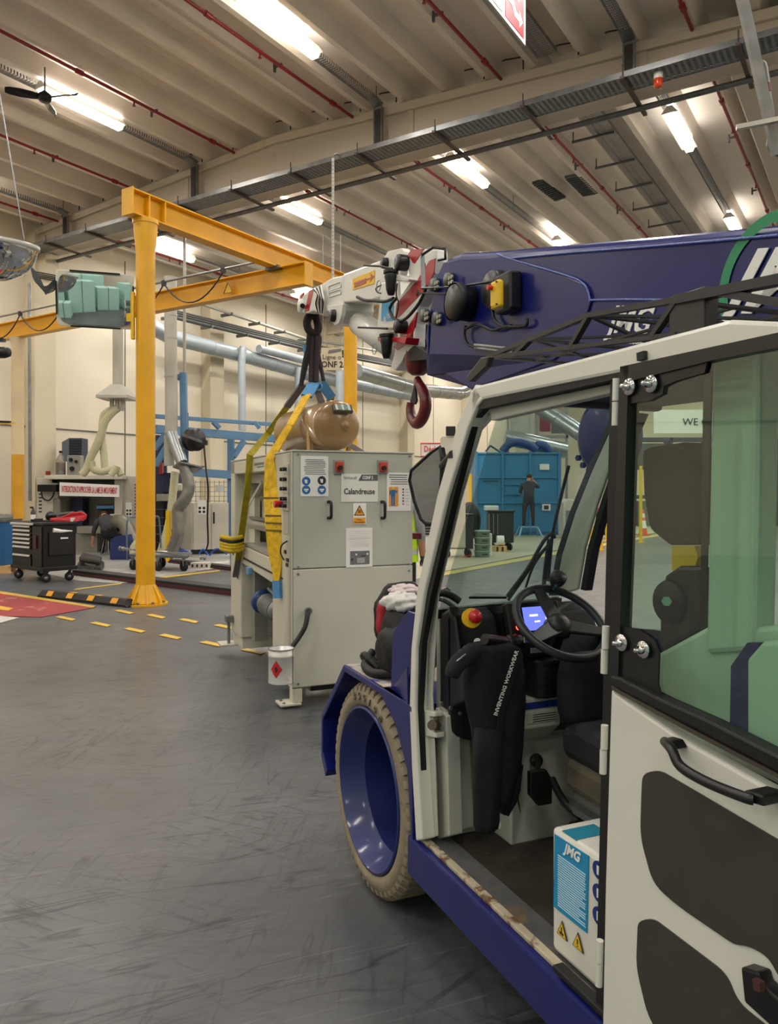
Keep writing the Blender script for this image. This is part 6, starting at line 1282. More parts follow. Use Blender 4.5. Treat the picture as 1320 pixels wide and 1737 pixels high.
# ---------------------------------------------------------------- door folded back along the side
WD = WC-.035
hinge_s = T(1045, 620, WD)[1]
def D(pts, dw=0): return P(pts, WD+dw)
dl = MB().prism(D([(1036, 1168), (1043, 1176), (1150, 1250), (1330, 1352), (1500, 1460), (1500, 2300), (1018, 1905), (1026, 1500)]), (.03, 0, 0))
door = part('door', dl, CABW, CR, .006, label='white lower door panel')
part('door_window', MB().prism(D([(1062, 640), (1210, 608), (1500, 545), (1500, 1370), (1330, 1290), (1200, 1222), (1050, 1150)], .010), (.005, 0, 0)), glass('door_glass_green', '#e2f3e8', .9, 0, 1.9), CR, label='green tinted door window')
FR = M('frit_black', '#1b1b1d', .3)
part('door_frame_left', MB().prism(D([(1052, 622), (1066, 620), (1058, 900), (1048, 1158), (1033, 1152), (1042, 900)], -.002), (.03, 0, 0)), FR, CR)
part('door_frame_top', MB().prism(D([(1052, 622), (1320, 564), (1500, 520), (1500, 540), (1320, 589), (1208, 611), (1062, 648)], -.002), (.03, 0, 0)), FR, CR)
part('glass_border', MB().prism(D([(1062, 642), (1200, 612), (1195, 632), (1150, 645), (1126, 655), (1124, 668), (1100, 680), (1072, 684), (1060, 690)], .004), (.004, 0, 0)), FR, CR)
part('glass_border', MB().prism(D([(1050, 1062), (1080, 1066), (1108, 1085), (1118, 1110), (1116, 1160), (1125, 1192), (1048, 1158)], .004), (.004, 0, 0)), FR, CR)
part('glass_border', MB().prism(D([(1194, 612), (1208, 609), (1196, 1062), (1188, 1068), (1190, 860)], .017), (.004, 0, 0)), FR, CR)
part('door_belt_seal', MB().prism(D([(1035, 1146), (1050, 1150), (1120, 1186), (1200, 1222), (1330, 1288), (1500, 1366), (1500, 1410), (1330, 1316), (1150, 1222), (1036, 1162)], -.012), (.035, 0, 0)), BLK, CR, .004)
part('door_belt_edge', MB().prism(D([(1037, 1163), (1150, 1224), (1330, 1318), (1500, 1412), (1500, 1420), (1330, 1326), (1150, 1232), (1038, 1170)], -.006), (.03, 0, 0)), M('bracket_rust', ''), CR)
for u, v in ((1068, 656), (1105, 651), (1055, 1090), (1092, 1102)):
    c = along(WD-.001, u, v); q = part('glass_bolt_washer', MB().lathe([(0, -.004), (.016, -.004), (.018, 0), (0, 0)], c, (1, 0, 0), 28), CHROME, CR); part('glass_bolt', MB().lathe([(.0, -.022), (.004, -.022), (.004, -.012), (.008, -.010), (.008, -.004)], c, (1, 0, 0), 12), CHROME, q)
def rpoly(pts, r=14, n=5):
    out = []; K = len(pts)
    for i in range(K):
        p0, p, p1 = Vector(pts[i-1]), Vector(pts[i]), Vector(pts[(i+1) % K]); a = (p0-p); b = (p1-p); rr_ = min(r, a.length*.45, b.length*.45); a = p+a.normalized()*rr_; b = p+b.normalized()*rr_
        for j in range(n+1): t_ = j/n; q = a*(1-t_)**2+p*2*t_*(1-t_)+b*t_*t_; out.append((q.x, q.y))
    return out
DP = M('decal_dark', '#3a3631', .6, var=.12, sc=14)
part('dark_decal', MB().prism(D(rpoly([(1088, 1345), (1090, 1312), (1118, 1306), (1320, 1425), (1500, 1530), (1500, 1800), (1330, 1672), (1302, 1622), (1270, 1605), (1245, 1602), (1150, 1537), (1108, 1500), (1086, 1420)], 26), -.003), (.003, 0, 0)), DP, door)
part('dark_decal', MB().prism(D(rpoly([(1079, 1640), (1082, 1562), (1108, 1558), (1232, 1652), (1250, 1700), (1330, 1765), (1500, 1900), (1500, 2180), (1330, 2000), (1120, 1760), (1098, 1720)], 24), -.003), (.003, 0, 0)), DP, door)
hp_ = [(1128, 1262), (1144, 1275), (1156, 1297), (1185, 1320), (1240, 1345), (1288, 1364)]
part('door_handle', MB().tube(spline([along(WD-.02, 1128, 1258), along(WD-.05, 1140, 1272), along(WD-.055, 1155, 1300), along(WD-.055, 1200, 1327), along(WD-.055, 1262, 1352), along(WD-.05, 1278, 1356)], 5), .009, 10), BLKP, door)
part('handle_mount', MB().prism(P([(1121, 1252), (1138, 1257), (1146, 1272), (1128, 1270)], WD-.03), (.03, 0, 0)), BLKP, door, .003); part('handle_mount', MB().prism(P([(1262, 1340), (1294, 1350), (1296, 1369), (1266, 1360)], WD-.05), (.05, 0, 0)), BLKP, door, .003)
part('latch_plate', MB().prism(P([(1256, 1640), (1285, 1650), (1290, 1668), (1345, 1720), (1360, 1790), (1262, 1700)], WD-.03), (.03, 0, 0)), BLKM, door, .004); part('latch_button', MB().prism(P([(1276, 1660), (1288, 1668), (1290, 1684), (1278, 1680)], WD-.04), (.012, 0, 0)), M('latch_brown', '#4a2c28', .4), door)
for u, v0, v1 in ((1049, 642, 680), (1048, 682, 722), (1031, 1062, 1100), (1029, 1102, 1142), (1029, 1230, 1270), (1027, 1272, 1312), (1021, 1595, 1632), (1020, 1634, 1672)):
    a, b = along(WD+.005, u-3, v0), along(WD+.005, u-4, v1); part('hinge', MB().cyl(b, a, .0075, n=14), CABW, CR)
part('hinge_post', MB().prism(P([(1036, 622), (1052, 620), (1024, 1900), (1006, 1900)], WC+.012), (.03, 0, 0)), BLK, CR)
# structures seen through the door glass: rear cab pillar and side wall, hood
RM = M('cab_rear_white', '#d5d8cf', .4)
part('rear_pillar', MB().prism(P([(1207, 600), (1285, 585), (1276, 1105), (1196, 1110)], WC+.06), (.06, 0, 0)), RM, CR, .01)
part('rear_side_wall', MB().prism(P([(1108, 1112), (1196, 1064), (1276, 1064), (1500, 1040), (1500, 1420), (1108, 1230)], WC+.07), (.05, 0, 0)), RM, CR, .01)
part('lower_rear_wall', MB().prism([(WC+.02, .3, .38), (WC+.02, 1.28, .38), (WC+.02, 1.28, 1.0), (WC+.02, .3, 1.0)], (.03, 0, 0)), CABW, CR)
part('blue_hood_edge', MB().prism(P([(1240, 1130), (1268, 1090), (1290, 1090), (1290, 1260), (1238, 1240)], WC+.04), (.02, 0, 0)), BLUE, CR); part('rear_hood', MB().prism(P([(1266, 1118), (1292, 1088), (1500, 1080), (1500, 1380), (1266, 1262)], WC+.025), (.04, 0, 0)), RM, CR, .008)
part('spiral_grip', MB().lathe([(0, 0), (.05, 0), (.055, .01), (.05, .02), (0, .02)], along(1.35, 1132, 1022), (1, 0, 0), 24), BLK, CR); part('grip_bolt', MB().cyl(along(1.34, 1131, 1020), along(1.33, 1131, 1020), .012, n=6), CHROME, CR)
part('seat_headrest', MB().prism(P([(1085, 760), (1150, 750), (1185, 780), (1190, 860), (1185, 925), (1130, 925), (1098, 900), (1088, 840)], 1.45), (.12, 0, 0)), SEAT, CR, .02)
part('belt_bracket', MB().prism(P([(1140, 926), (1178, 926), (1184, 945), (1178, 965), (1140, 968)], 1.44), (.02, 0, 0)), M('bright_yellow', ''), CR)
part('seat_arm', MB().prism(P([(1118, 1010), (1128, 975), (1150, 960), (1192, 960), (1192, 1066), (1118, 1108)], 1.36), (.03, 0, 0)), BLKP, CR, .01)
# door stay on the front pillar
q = Vector(T(735, 1222, WC+.06)); part('door_stay', MB().prism(P([(716, 1204), (738, 1208), (738, 1216), (728, 1216), (728, 1240), (740, 1243), (740, 1252), (716, 1248)], WC+.035), (.03, 0, 0)), CABW, CR, .003); part('stay_knob', MB().cyl(along(WC+.02, 733, 1230), along(WC+.05, 740, 1230), .016, n=12), M('bracket_rust', ''), CR)
# side mirror ----------------------------------------------------------------------------
mp = [(746, 758), (731, 768), (698, 798), (695, 815), (703, 850), (714, 880), (722, 888), (742, 890), (746, 868), (750, 780)]
Ym = 2.55; mpts = [Vector(inv(W(u, v, Ym-.75*(u-695)/1315*Ym+.03*(v-758)/130), TRUCK)) for u, v in mp]
nm_ = (mpts[2]-mpts[0]).cross(mpts[5]-mpts[0]).normalized(); camt = Vector((0, 0, 1.5))
if nm_.dot(camt-mpts[0]) < 0: nm_ = -nm_
mr = part('side_mirror', MB().prism([p-nm_*.002 for p in mpts], -nm_*.03), BLKP, CR, .006); part('mirror_glass', MB().prism([p.lerp(sum(mpts, Vector())/len(mpts), .05) for p in mpts], nm_*.001), MIR, mr)
part('mirror_rim', MB().tube(mpts, .006, 6, True), BLKP, mr); part('mirror_arm', MB().tube([mpts[-1]+Vector((0, 0, -.02)), Vector(T(768, 770, WC))], .012, 8), BLKP, mr)
# ---------------------------------------------------------------- boom
WB = 1.75; BW = .44
def BP(pts, dw=0): return P(pts, WB+dw)
top = [(722, 600), (718, 575), (727, 520), (738, 475), (750, 444), (762, 434), (782, 427), (842, 424), (960, 413), (1100, 400), (1320, 378)]
L1 = P([(1100, 400), (1320, 378)], WB); dd = (L1[1]-L1[0]).normalized(); E1 = L1[1]+dd*1.7
lowz = Vector(T(790, 655, WB)); pts = P(top, WB)+[E1, E1+Vector((0, 0, -.58))]
low = P([(1320, 600), (1000, 622), (860, 650), (800, 666), (790, 660), (735, 625)], WB)
part('boom', MB().prism(P(top, WB)+[E1, E1+Vector((0, .05, -.5))]+low, (BW, 0, 0)), BLUE, CR, .035, seg=4)
bp_ = part('boom_reinforcement', MB().prism(BP([(735, 622), (722, 600), (727, 548), (726, 620), (738, 475), (752, 446), (842, 437), (850, 432), (870, 440), (960, 468), (988, 480), (998, 495), (1001, 515), (990, 550), (965, 585), (940, 610), (800, 660)], -.008), (.01, 0, 0)), BLUE, CR, .004)
WELD = M('weld_blue', '#5b6bb0', .3, bump=.6, bsc=90)
for w_px in ([(842, 430), (862, 438), (960, 467), (988, 480), (998, 495), (1001, 512)], [(1001, 509), (1070, 508), (1150, 509)], [(868, 438), (960, 429), (1100, 418), (1320, 399)]):
    part('weld_bead', MB().tube(spline([T(u, v, WB-.009) for u, v in w_px], 6), .004, 6), WELD, CR)
# logos
# direction of the lettering: follows the boom to the rear
bx_ = (Vector(T(1145, 508, WB))-Vector(T(1001, 508, WB))).normalized(); bz_ = Vector((0, -bx_.z, bx_.y)); bz_ = bz_ if bz_.z > 0 else -bz_
m = MB(); text(m, 'JMG', .125, T(1067, 545, WB-.003), bx_, bz_, .0015, shear=.28, bold=.003, sx=.92); part('logo_lettering', m, PAPER, CR, label='white logo lettering')
m = MB(); text(m, 'move solutions', .028, T(1062, 578, WB-.003), bx_, bz_, .001, bold=.0005); part('small_lettering', m, PAPER, CR)
GC = Vector(T(1315, 478, WB-.004)); rg = (Vector(T(1222, 478, WB-.004))-GC).length
vs = []; K = 60
for k in range(K):
    g = 2*math.pi*k/K
    for r_ in (rg, rg-.032): vs.append(GC+bx_*r_*math.cos(g)+bz_*r_*math.sin(g))
part('green_ring', MB().add(vs, [(2*k, 2*k+1, (2*k+3) % (2*K), (2*k+2) % (2*K)) for k in range(K)]), M('logo_green', '#128556', .5), CR)
m = MB(); o = Vector(T(1228, 518, WB-.006)); text(m, 'JMG', .235, o+bx_*.0+bz_*.055, bx_, bz_, .0015, shear=.45, bold=.006, align='LEFT'); part('large_logo_lettering', m, PAPER, CR)
# black cylinders, sockets, cables on the boom
def bcyl(u, v, r, L_, mt, nm, w=WB, par=None, prof=None, lab=None):
    c = Vector(T(u, v, w)); return part(nm, MB().lathe(prof or [(0, -L_), (r*.93, -L_), (r, -L_+.012), (r, 0), (0, 0)], c, (1, 0, 0), 36), mt, par or CR, label=lab)
k1 = bcyl(800, 515, .082, .10, BLKP, 'cable_reel'); part('reel_ring', MB().lathe([(.084, -.1), (.088, -.095), (.088, -.07), (.084, -.065)], T(800, 515, WB), (1, 0, 0), 36), BLK, k1)
k2 = bcyl(848, 492, .082, .05, BLKP, 'cable_reel'); part('reel_box', MB().bc(Vector(T(862, 497, WB-.04)), (.06, .12, .16)), BLKP, k2, .01)
yb = Vector(T(843, 500, WB-.1)); part('yellow_cover', MB().bc(yb, (.03, .07, .115)), M('bright_yellow', ''), k2, .012)
for dy_, dz_ in ((-.025, -.045), (.025, .045), (-.025, .045), (.025, -.045)): part('cover_screw', MB().cyl(yb+Vector((-.015, dy_, dz_)), yb+Vector((-.02, dy_, dz_)), .004, n=6), INK, k2)
part('red_cap', MB().cyl(yb+Vector((-.015, .015, .03)), yb+Vector((-.035, .015, .03)), .010, n=10), RT, k2)
for u, v in ((742, 484), (766, 475), (725, 536), (746, 541)):
    s_ = bcyl(u, v, .034, .03, M('socket_grey', '#5b5d58', .4, .4), 'bolt_socket', WB-.008)
    for g in range(45, 360, 90): c = Vector(T(u, v, WB-.04))+Vector((0, .016*math.cos(R(g)), .016*math.sin(R(g)))); part('bolt', MB().cyl(c, c+Vector((-.008, 0, 0)), .01, n=6), M('bolt_pale', '#9a9a8c', .4, .4), s_)
for pts in ([(790, 552), (788, 570), (795, 585), (812, 589)], [(790, 558), (810, 550), (835, 560), (850, 556), (868, 552)], [(835, 520), (838, 540), (850, 552), (868, 554), (892, 552), (894, 540)]):
    part('cable', MB().tube(spline([T(u, v, WB-.03) for u, v in pts], 5), .007, 6), BLK, CR)
part('steel_pipe', MB().tube([T(806, 585, WB-.03), T(870, 592, WB-.03)], .009, 6), GALV, CR); part('steel_pipe', MB().tube([T(806, 590, WB-.03), T(870, 598, WB-.03)], .007, 6), GALV, CR)
for pts in ([(715, 489), (740, 488), (780, 486), (838, 477)], [(712, 497), (760, 498), (775, 497)]): part('guide_rod', MB().tube([T(u, v, WB-.05) for u, v in pts], .005, 6), BLKM, CR)
# round blue drum and lift cylinder seen through the windshield (right of the cab)
dk = Vector(T(1004, 742, 1.80)); part('slew_drum', MB().lathe([(0, -.02), (.10, -.02), (.135, .0), (.14, .02), (.14, .07), (0, .07)], dk+Vector((0, -.05, .0)), (1, 0, 0), 40), BLUE, CR)
for k in range(14): g = R(90+k*18); c = dk+Vector((-.015, -.05+.125*math.cos(g), .125*math.sin(g))); part('drum_bolt', MB().cyl(c, c+Vector((-.012, 0, 0)), .012, n=6), BLUE, CR)
part('boom_mast', MB().prism([(1.8, .2, .9), (1.8, .9, .9), (1.8, .55, 2.0), (1.8, .1, 2.0)], (.36, 0, 0)), BLUE, CR, .02)
# ---------------------------------------------------------------- jib head (white and red)
JW = M('jib_white', '#d9d7cf', .35, var=.06, sc=4, coat=.3, dirt='#8f8b80', dsc=7, dth=.72)
JR = M('jib_red', '#ab1624', .32, coat=.4)
def J(c): return [(500+x/4.714, 400+y/4.714) for x, y in c]
w1_ = 1.80
jl = part('link_arm', MB().prism(P(J([(890, 160), (925, 108), (1030, 104), (1130, 108), (1132, 200), (1115, 300), (1070, 420), (990, 560), (960, 700), (955, 880), (930, 965), (885, 955), (840, 1030), (805, 1078), (765, 1050), (790, 960), (820, 800), (800, 640), (830, 500), (920, 370)]), w1_), (.07, 0, 0)), JW, CR, .008)
for c in ([(905, 150), (930, 108), (1030, 104), (960, 220), (945, 215)], [(1075, 200), (1125, 180), (1110, 300), (1060, 410), (830, 650), (800, 660), (815, 540), (975, 360), (1040, 260)], [(975, 610), (960, 700), (950, 760), (900, 860), (820, 915), (790, 890), (880, 780), (930, 690)]):
    part('red_band', MB().prism(P(J(c), w1_-.003), (.01, 0, 0)), JR, jl)
for x, y, r in ((1030, 250, .05), (985, 460, .035)): part('oval_hole', MB().lathe([(0, -.004), (r*.5, -.004), (r*.55, 0)], P(J([(x, y)]), w1_)[0], (1, 0, 0), 20), BLK, jl)
for x, y, r in ((895, 220, .045), (885, 730, .038)): part('pivot_pin', MB().lathe([(0, -.06), (r*.9, -.06), (r, -.05), (r, 0)], P(J([(x, y)]), w1_)[0], (1, 0, 0), 28), BLKM, jl)
part('guard_bracket', MB().tube([P(J([(1020, 150)]), w1_-.05)[0], P(J([(1110, 90)]), w1_-.05)[0], P(J([(1205, 105)]), w1_-.02)[0], P(J([(1205, 185)]), w1_-.02)[0], P(J([(1150, 195)]), w1_-.02)[0]], .008, 6), BLKM, jl); part('guard_bar', MB().bar(P(J([(1022, 150)]), w1_-.05)[0], P(J([(1030, 430)]), w1_-.05)[0], .02, .01), GALV, jl)
part('white_housing', MB().prism(P(J([(690, 370), (830, 360), (840, 500), (800, 740), (655, 745)]), w1_+.03), (.2, 0, 0)), JW, CR, .01)
lb_ = part('blue_label', MB().prism(P(J([(697, 530), (790, 520), (785, 680), (690, 680)]), w1_+.027), (.003, 0, 0)), M('label_sky', '#3f9ecb', .5), CR)
m = MB(); c = P(J([(740, 652)]), w1_+.025)[0]; text(m, 'kg 700', .05, c, (0, -1, 0), (0, 0, 1), .001, sx=.8); text(m, '== ==', .05, P(J([(740, 560)]), w1_+.025)[0], (0, -1, 0), (0, 0, 1), .001, sx=.7) if False else None; part('label_lettering', m, PAPER, CR)
jm = part('jib_arm', MB().prism(P(J([(385, 305), (560, 240), (705, 185), (830, 310), (830, 360), (700, 380), (690, 495), (600, 520), (390, 532)]), 1.84), (.22, 0, 0)), JW, CR, .012)
part('jib_sleeve', MB().prism(P(J([(248, 365), (300, 335), (388, 315), (388, 590), (360, 700), (320, 718), (250, 565)]), 1.835), (.23, 0, 0)), JW, CR, .008)
for c in ([(275, 400), (372, 365), (372, 410), (275, 445)], [(280, 455), (372, 425), (372, 462), (280, 490)]): part('sleeve_slot', MB().tube([p for p in P(J(c), 1.833)], .006, 6, True), JW, jm)
part('jib_tip', MB().prism(P(J([(128, 425), (248, 368), (268, 600), (220, 640), (150, 600), (100, 620), (60, 615), (38, 580), (60, 480)]), 1.86), (.18, 0, 0)), JW, CR, .01)
part('red_band', MB().prism(P(J([(115, 440), (150, 430), (112, 600), (78, 612)]), 1.857), (.01, 0, 0)), JR, CR); part('red_band', MB().prism(P(J([(38, 480), (70, 455), (50, 520), (35, 530)]), 1.857), (.01, 0, 0)), JR, CR)
part('tip_sheave', MB().lathe([(0, -.03), (.055, -.03), (.06, 0), (.055, .15), (0, .15)], P(J([(62, 560)]), 1.87)[0], (1, 0, 0), 24), JW, CR); part('tip_pin', MB().cyl(P(J([(62, 560)]), 1.83)[0], P(J([(62, 560)]), 1.86)[0], .02, n=14), BLKM, CR)
for k in range(6): part('hydraulic_line', MB().tube(spline([P(J([(150+12*k, 430-6*k)]), 1.82)[0], P(J([(185+9*k, 470+5*k)]), 1.8)[0], P(J([(170+14*k, 540)]), 1.82)[0], P(J([(190+8*k, 620)]), 1.84)[0]], 4), .007, 6), [BLK, JW][k % 2], CR)
part('upper_bracket', MB().prism(P(J([(703, 190), (745, 122), (852, 98), (872, 122), (868, 205), (835, 318), (712, 262)]), 1.80), (.05, 0, 0)), JW, CR, .006)
part('upper_pin', MB().lathe([(0, -.03), (.03, -.03), (.035, 0), (0, 0)], P(J([(735, 222)]), 1.80)[0], (1, 0, 0), 20), BLKM, CR)
ys = part('yellow_sticker', MB().prism(P(J([(462, 345), (638, 274), (635, 382), (462, 434)]), 1.836), (.003, 0, 0)), M('sticker_yellow', '#eab712', .5), CR)
m = MB(); m.prism(P(J([(575, 345), (610, 330), (600, 296), (634, 325), (600, 370), (606, 345), (575, 356)]), 1.834), (.002, 0, 0)); part('red_arrow', m, JR, CR)
m = MB()
for k in range(2): a, b = P(J([(475, 382+26*k)]), 1.834)[0], P(J([(570, 347+22*k)]), 1.834)[0]; m.bar(a, b, .002, .014)
part('sticker_lettering', m, JR, CR)
part('lug_ear', MB().prism(P(J([(265, 560), (385, 545), (372, 640), (350, 700), (322, 716), (300, 690)]), 1.80), (.03, 0, 0)), JW, CR, .004); part('lug_pin', MB().lathe([(0, -.03), (.04, -.03), (.045, 0)], P(J([(318, 640)]), 1.80)[0], (1, 0, 0), 24), BLKM, CR)
pA, pB, pC = P(J([(345, 615)]), 1.95)[0], P(J([(505, 690)]), 1.95)[0], P(J([(815, 900)]), 1.95)[0]
part('jib_cylinder_rod', MB().cyl(pA, pB, .038, n=20), CHROME, CR); part('jib_cylinder', MB().lathe([(0, 0), (.055, 0), (.075, .03), (.083, .05), (.083, (pC-pB).length), (0, (pC-pB).length)], pB, pC-pB, 28), JW, CR)
for x, y in ((770, 330), (735, 840)):
    c = P(J([(x, y)]), 1.72)[0]; l = part('work_lamp', MB().lathe([(.034, .02), (.038, 0), (.032, -.02), (.028, -.07), (.018, -.10), (0, -.10)], c+Vector((0, 0, -.0)), (0, 0, 1), 24), BLKP, CR); part('lamp_cap', MB().cyl(c+Vector((0, 0, .02)), c+Vector((0, 0, .035)), .043, n=20), BLKP, l)
    part('cage_ring', MB().tube(arc(c+Vector((-.05, .06, -.04)), .03, 0, 345, 16, (0, 1, 0), (0, 0, 1)), .0025, 5, True), GALV, l)
for c in ([(555, 237), (680, 243), (780, 262)], [(508, 732), (650, 738), (740, 742)]): part('pointer_bar', MB().tube([p for p in P(J(c), 1.72)], .006, 8), BLK, CR)
part('lamp_shelf', MB().prism(P(J([(715, 320), (830, 310), (910, 345), (905, 362), (715, 350)]), 1.74), (.08, 0, 0)), JW, CR, .003); part('lamp_shelf_red', MB().prism(P(J([(660, 808), (895, 812), (880, 868), (820, 850), (665, 842)]), 1.74), (.08, 0, 0)), JR, CR, .003)
for pts, r in (([(815, 500), (780, 540), (760, 590), (785, 650), (840, 680), (890, 660), (940, 610), (1000, 530), (1060, 400)], .009), ([(500, 490), (560, 515), (640, 520), (720, 525), (790, 500)], .01), ([(820, 380), (812, 470), (830, 560), (790, 740)], .004), ([(690, 460), (660, 450), (650, 420), (690, 395)], .004)):
    part('hydraulic_hose', MB().tube(spline([P(J([p]), 1.76)[0] for p in pts], 5), r, 8), BLK, CR)
# crane hook under the boom head
HR = M('hook_red', '#6e1a20', .35, var=.25, sc=18, dirt='#2c1414', dsc=12, dth=.58)
def hkp(u, v): return Vector(T(u, v, 1.87))
hb = part('hook_block', MB().lathe([(.0, .0), (.055, .0), (.07, -.05), (.075, -.12), (.06, -.17), (.035, -.19), (0, -.19)], hkp(709, 588)+Vector((0, 0, .03)), (0, 0, 1), 24), HR, CR)
sp = spline([hkp(708, 643), hkp(712, 652), hkp(720, 668), hkp(722, 690), hkp(716, 710), hkp(707, 718), hkp(699, 708), hkp(696, 694), hkp(697, 682)], 6); n_ = len(sp)
part('hook', MB().tube(sp, [.015+.019*math.sin(math.pi*min(1, .12+.8*i/n_)) for i in range(n_)], 12), HR, CR); part('hook_latch', MB().prism([hkp(703, 652), hkp(695, 684), hkp(703, 686), hkp(706, 680)], (.012, 0, 0)), BLK, CR)
part('hook_hanger', MB().box(1.80, 1.95, hkp(709, 588).y-.1, hkp(709, 588).y+.1, hkp(709, 588).z, hkp(709, 570).z+.05), BLKM, CR, .01)
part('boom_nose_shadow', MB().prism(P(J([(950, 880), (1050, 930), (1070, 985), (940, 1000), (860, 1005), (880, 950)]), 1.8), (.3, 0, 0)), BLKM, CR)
# ================================================================ items in and on the crane
t = thing('backpack', 'black backpack with red lining standing on the blue fender of the crane', 'backpack', TRUCK, (1.25, 2.75, .805))
BPK = M('nylon_black', '#0b0b0d', .6, var=.2, sc=12, bump=.4, bsc=30)
bz = .806
def blob(nm, c, r, mt, par, seed=0, amp=.08, n=28, m_=18, flat=None, lab=None):
    b = MB(); b.ball((0, 0, 0), 1, n, m_); rnd = random.Random(seed); ph = [rnd.uniform(0, 6) for _ in range(6)]; vs = []
    for p in b.v:
        k = 1+amp*(math.sin(4*p[0]+ph[0]+3*p[2])+math.sin(5*p[1]+ph[1]-2*p[2])+.6*math.sin(9*p[2]+ph[2]+4*p[0]))*.6
        q = [max(-1, min(1, v*1.18)) for v in p] if flat else p
        vs.append((c[0]+q[0]*r[0]*k, c[1]+q[1]*r[1]*k, c[2]+q[2]*r[2]*k))
    b.v = vs; return part(nm, b, mt, par, label=lab)
blob('main_body', (1.25, 2.70, bz+.135), (.105, .11, .135), BPK, t, 3, .05, flat=1)
blob('front_pocket', (1.16, 2.66, bz+.10), (.05, .08, .09), BPK, t, 5, .05, flat=1)
blob('open_flap', (1.27, 2.84, bz+.2), (.1, .045, .13), BPK, t, 6, .06, flat=1)
blob('red_lining', (1.215, 2.80, bz+.20), (.06, .03, .085), M('lining_red', '#a3122a', .6), t, 8, .05, flat=1)
part('strap', MB().tube(spline([(1.15, 2.78, bz+.01), (1.12, 2.84, bz+.05), (1.14, 2.9, bz+.03), (1.2, 2.92, bz+.012)], 5), .016, 8), BPK, t); part('strap', MB().tube(spline([(1.15, 2.62, bz+.03), (1.1, 2.7, bz+.012), (1.11, 2.82, bz+.02), (1.16, 2.86, bz+.06)], 5), .018, 8), BPK, t); part('grab_loop', MB().tube(spline([(1.25, 2.62, bz+.27), (1.3, 2.55, bz+.3), (1.34, 2.5, bz+.27)], 4), .008, 6), BPK, t)
def cloth(name, c, r, mt, label, cat, seed, frame=TRUCK, k=.35):
    b = MB(); b.ball((0, 0, 0), 1, 34, 20); rnd = random.Random(seed); ph = [rnd.uniform(0, 6) for _ in range(8)]; vs = []
    for p in b.v:
        f = 1+k*(abs(math.sin(3.5*p[0]+ph[0]+2*p[1]))-.5+.7*(abs(math.sin(5*p[1]+ph[1]+3*p[2]))-.5)+.4*(abs(math.sin(8*p[0]-5*p[1]+ph[3]))-.5))
        vs.append((c[0]+p[0]*r[0]*f, c[1]+p[1]*r[1]*f, c[2]+p[2]*r[2]*f))
    b.v = vs; return solo(name, b, mt, frame, label, cat)
cloth('crumpled_shirt', (1.22, 2.70, bz+.275), (.07, .085, .032), M('cloth_white', '#cfcdc9', .85), 'crumpled white shirt stuffed in the top of the black backpack', 'shirt', 4)
cloth('patterned_cloth', (1.25, 2.76, bz+.31), (.05, .06, .022), M('cloth_pink', '#d5c4c4', .85, var=.1, sc=12, dirt='#b04a5a', dsc=16, dth=.6), 'white cloth with pink print lying on the black backpack', 'cloth', 9)
# hanging navy jacket lofted from elliptical sections
t = thing('jacket', 'dark navy work jacket with white printed tape hanging from the steering column stalk', 'jacket', TRUCK, tuple(TS(840, 1400, 2.05)))
NV = M('navy_cloth', '#0c0d16', .85, var=.25, sc=14, bump=.5, bsc=22)
def loft(nm, rows, s, dep, mt, par, fold=6, amp=.1):
    vs = []; N = 30
    for j, (v, ua, ub) in enumerate(rows):
        a, b = Vector(TS(ua, v, s)), Vector(TS(ub, v, s)); c = (a+b)/2; rx = (b-a).length/2
        for i in range(N):
            g = 2*math.pi*i/N; k = 1+(amp*math.sin(fold*g+j*.35)+amp*.8*math.sin(3*g-j*.8)+amp*.5*math.sin(9*g+j*1.1))*(0 if j in (0,) else 1); vs.append((c.x+rx*math.cos(g)*min(k, 1.03), c.y+dep*math.sin(g)*k, c.z))
    L_ = len(rows); return part(nm, MB().add(vs, [(j*N+i, j*N+(i+1) % N, (j+1)*N+(i+1) % N, (j+1)*N+i) for j in range(L_-1) for i in range(N)]+[tuple(range(N-1, -1, -1)), tuple((L_-1)*N+i for i in range(N))], True), mt, par)
loft('jacket_body', [(1092, 800, 862), (1100, 796, 880), (1115, 790, 886), (1140, 786, 888), (1170, 788, 888), (1200, 793, 888), (1230, 802, 886), (1270, 807, 884), (1310, 808, 880), (1345, 810, 866), (1360, 820, 856)], 2.02, .05, NV, t)
loft('sleeve', [(1235, 806, 850), (1280, 806, 851), (1330, 803, 850), (1370, 804, 846), (1395, 804, 845), (1406, 808, 842)], 1.98, .03, NV, t, 4, .08)
loft('sleeve', [(1300, 846, 886), (1340, 846, 882), (1360, 847, 873), (1378, 849, 858)], 2.04, .03, NV, t, 4, .08)
part('hood_sleeve_end', MB().tube(spline([TS(803, 1105, 1.98), TS(785, 1118, 1.97), TS(772, 1132, 1.96), TS(766, 1148, 1.96)], 5), [.028, .027, .029, .026, .028, .025, .027, .025, .026, .024, .025, .023, .024, .022, .021, .019][:16], 14), NV, t)
rp = [(880, 1112), (872, 1145), (862, 1175), (852, 1205), (848, 1240), (846, 1280)]
tp_ = [Vector(TS(u-1, v, 1.955)) for u, v in rp]; part('printed_tape', strap(tp_, .018, .003), NV, t)
txt = 'REINVENTING WORKWEAR'; m = MB(); a_ = Vector(TS(838, 1222, 1.95)); b_ = Vector(TS(880, 1096, 1.95)); ex_ = (b_-a_).normalized(); ey_ = Vector((0, -1, 0)).cross(ex_)*1
if ey_.x > 0: ey_ = -ey_
text(m, 'INVENTING WORKWEAR', .0175, (a_+b_)/2, ex_, ey_, .0006, bold=.0004, sx=.98); part('tape_lettering', m, PAPER, t)
part('zip_pull', MB().tube([TS(790, 1110, 1.95), TS(780, 1118, 1.94), TS(775, 1122, 1.94)], .003, 5), GALV, t)
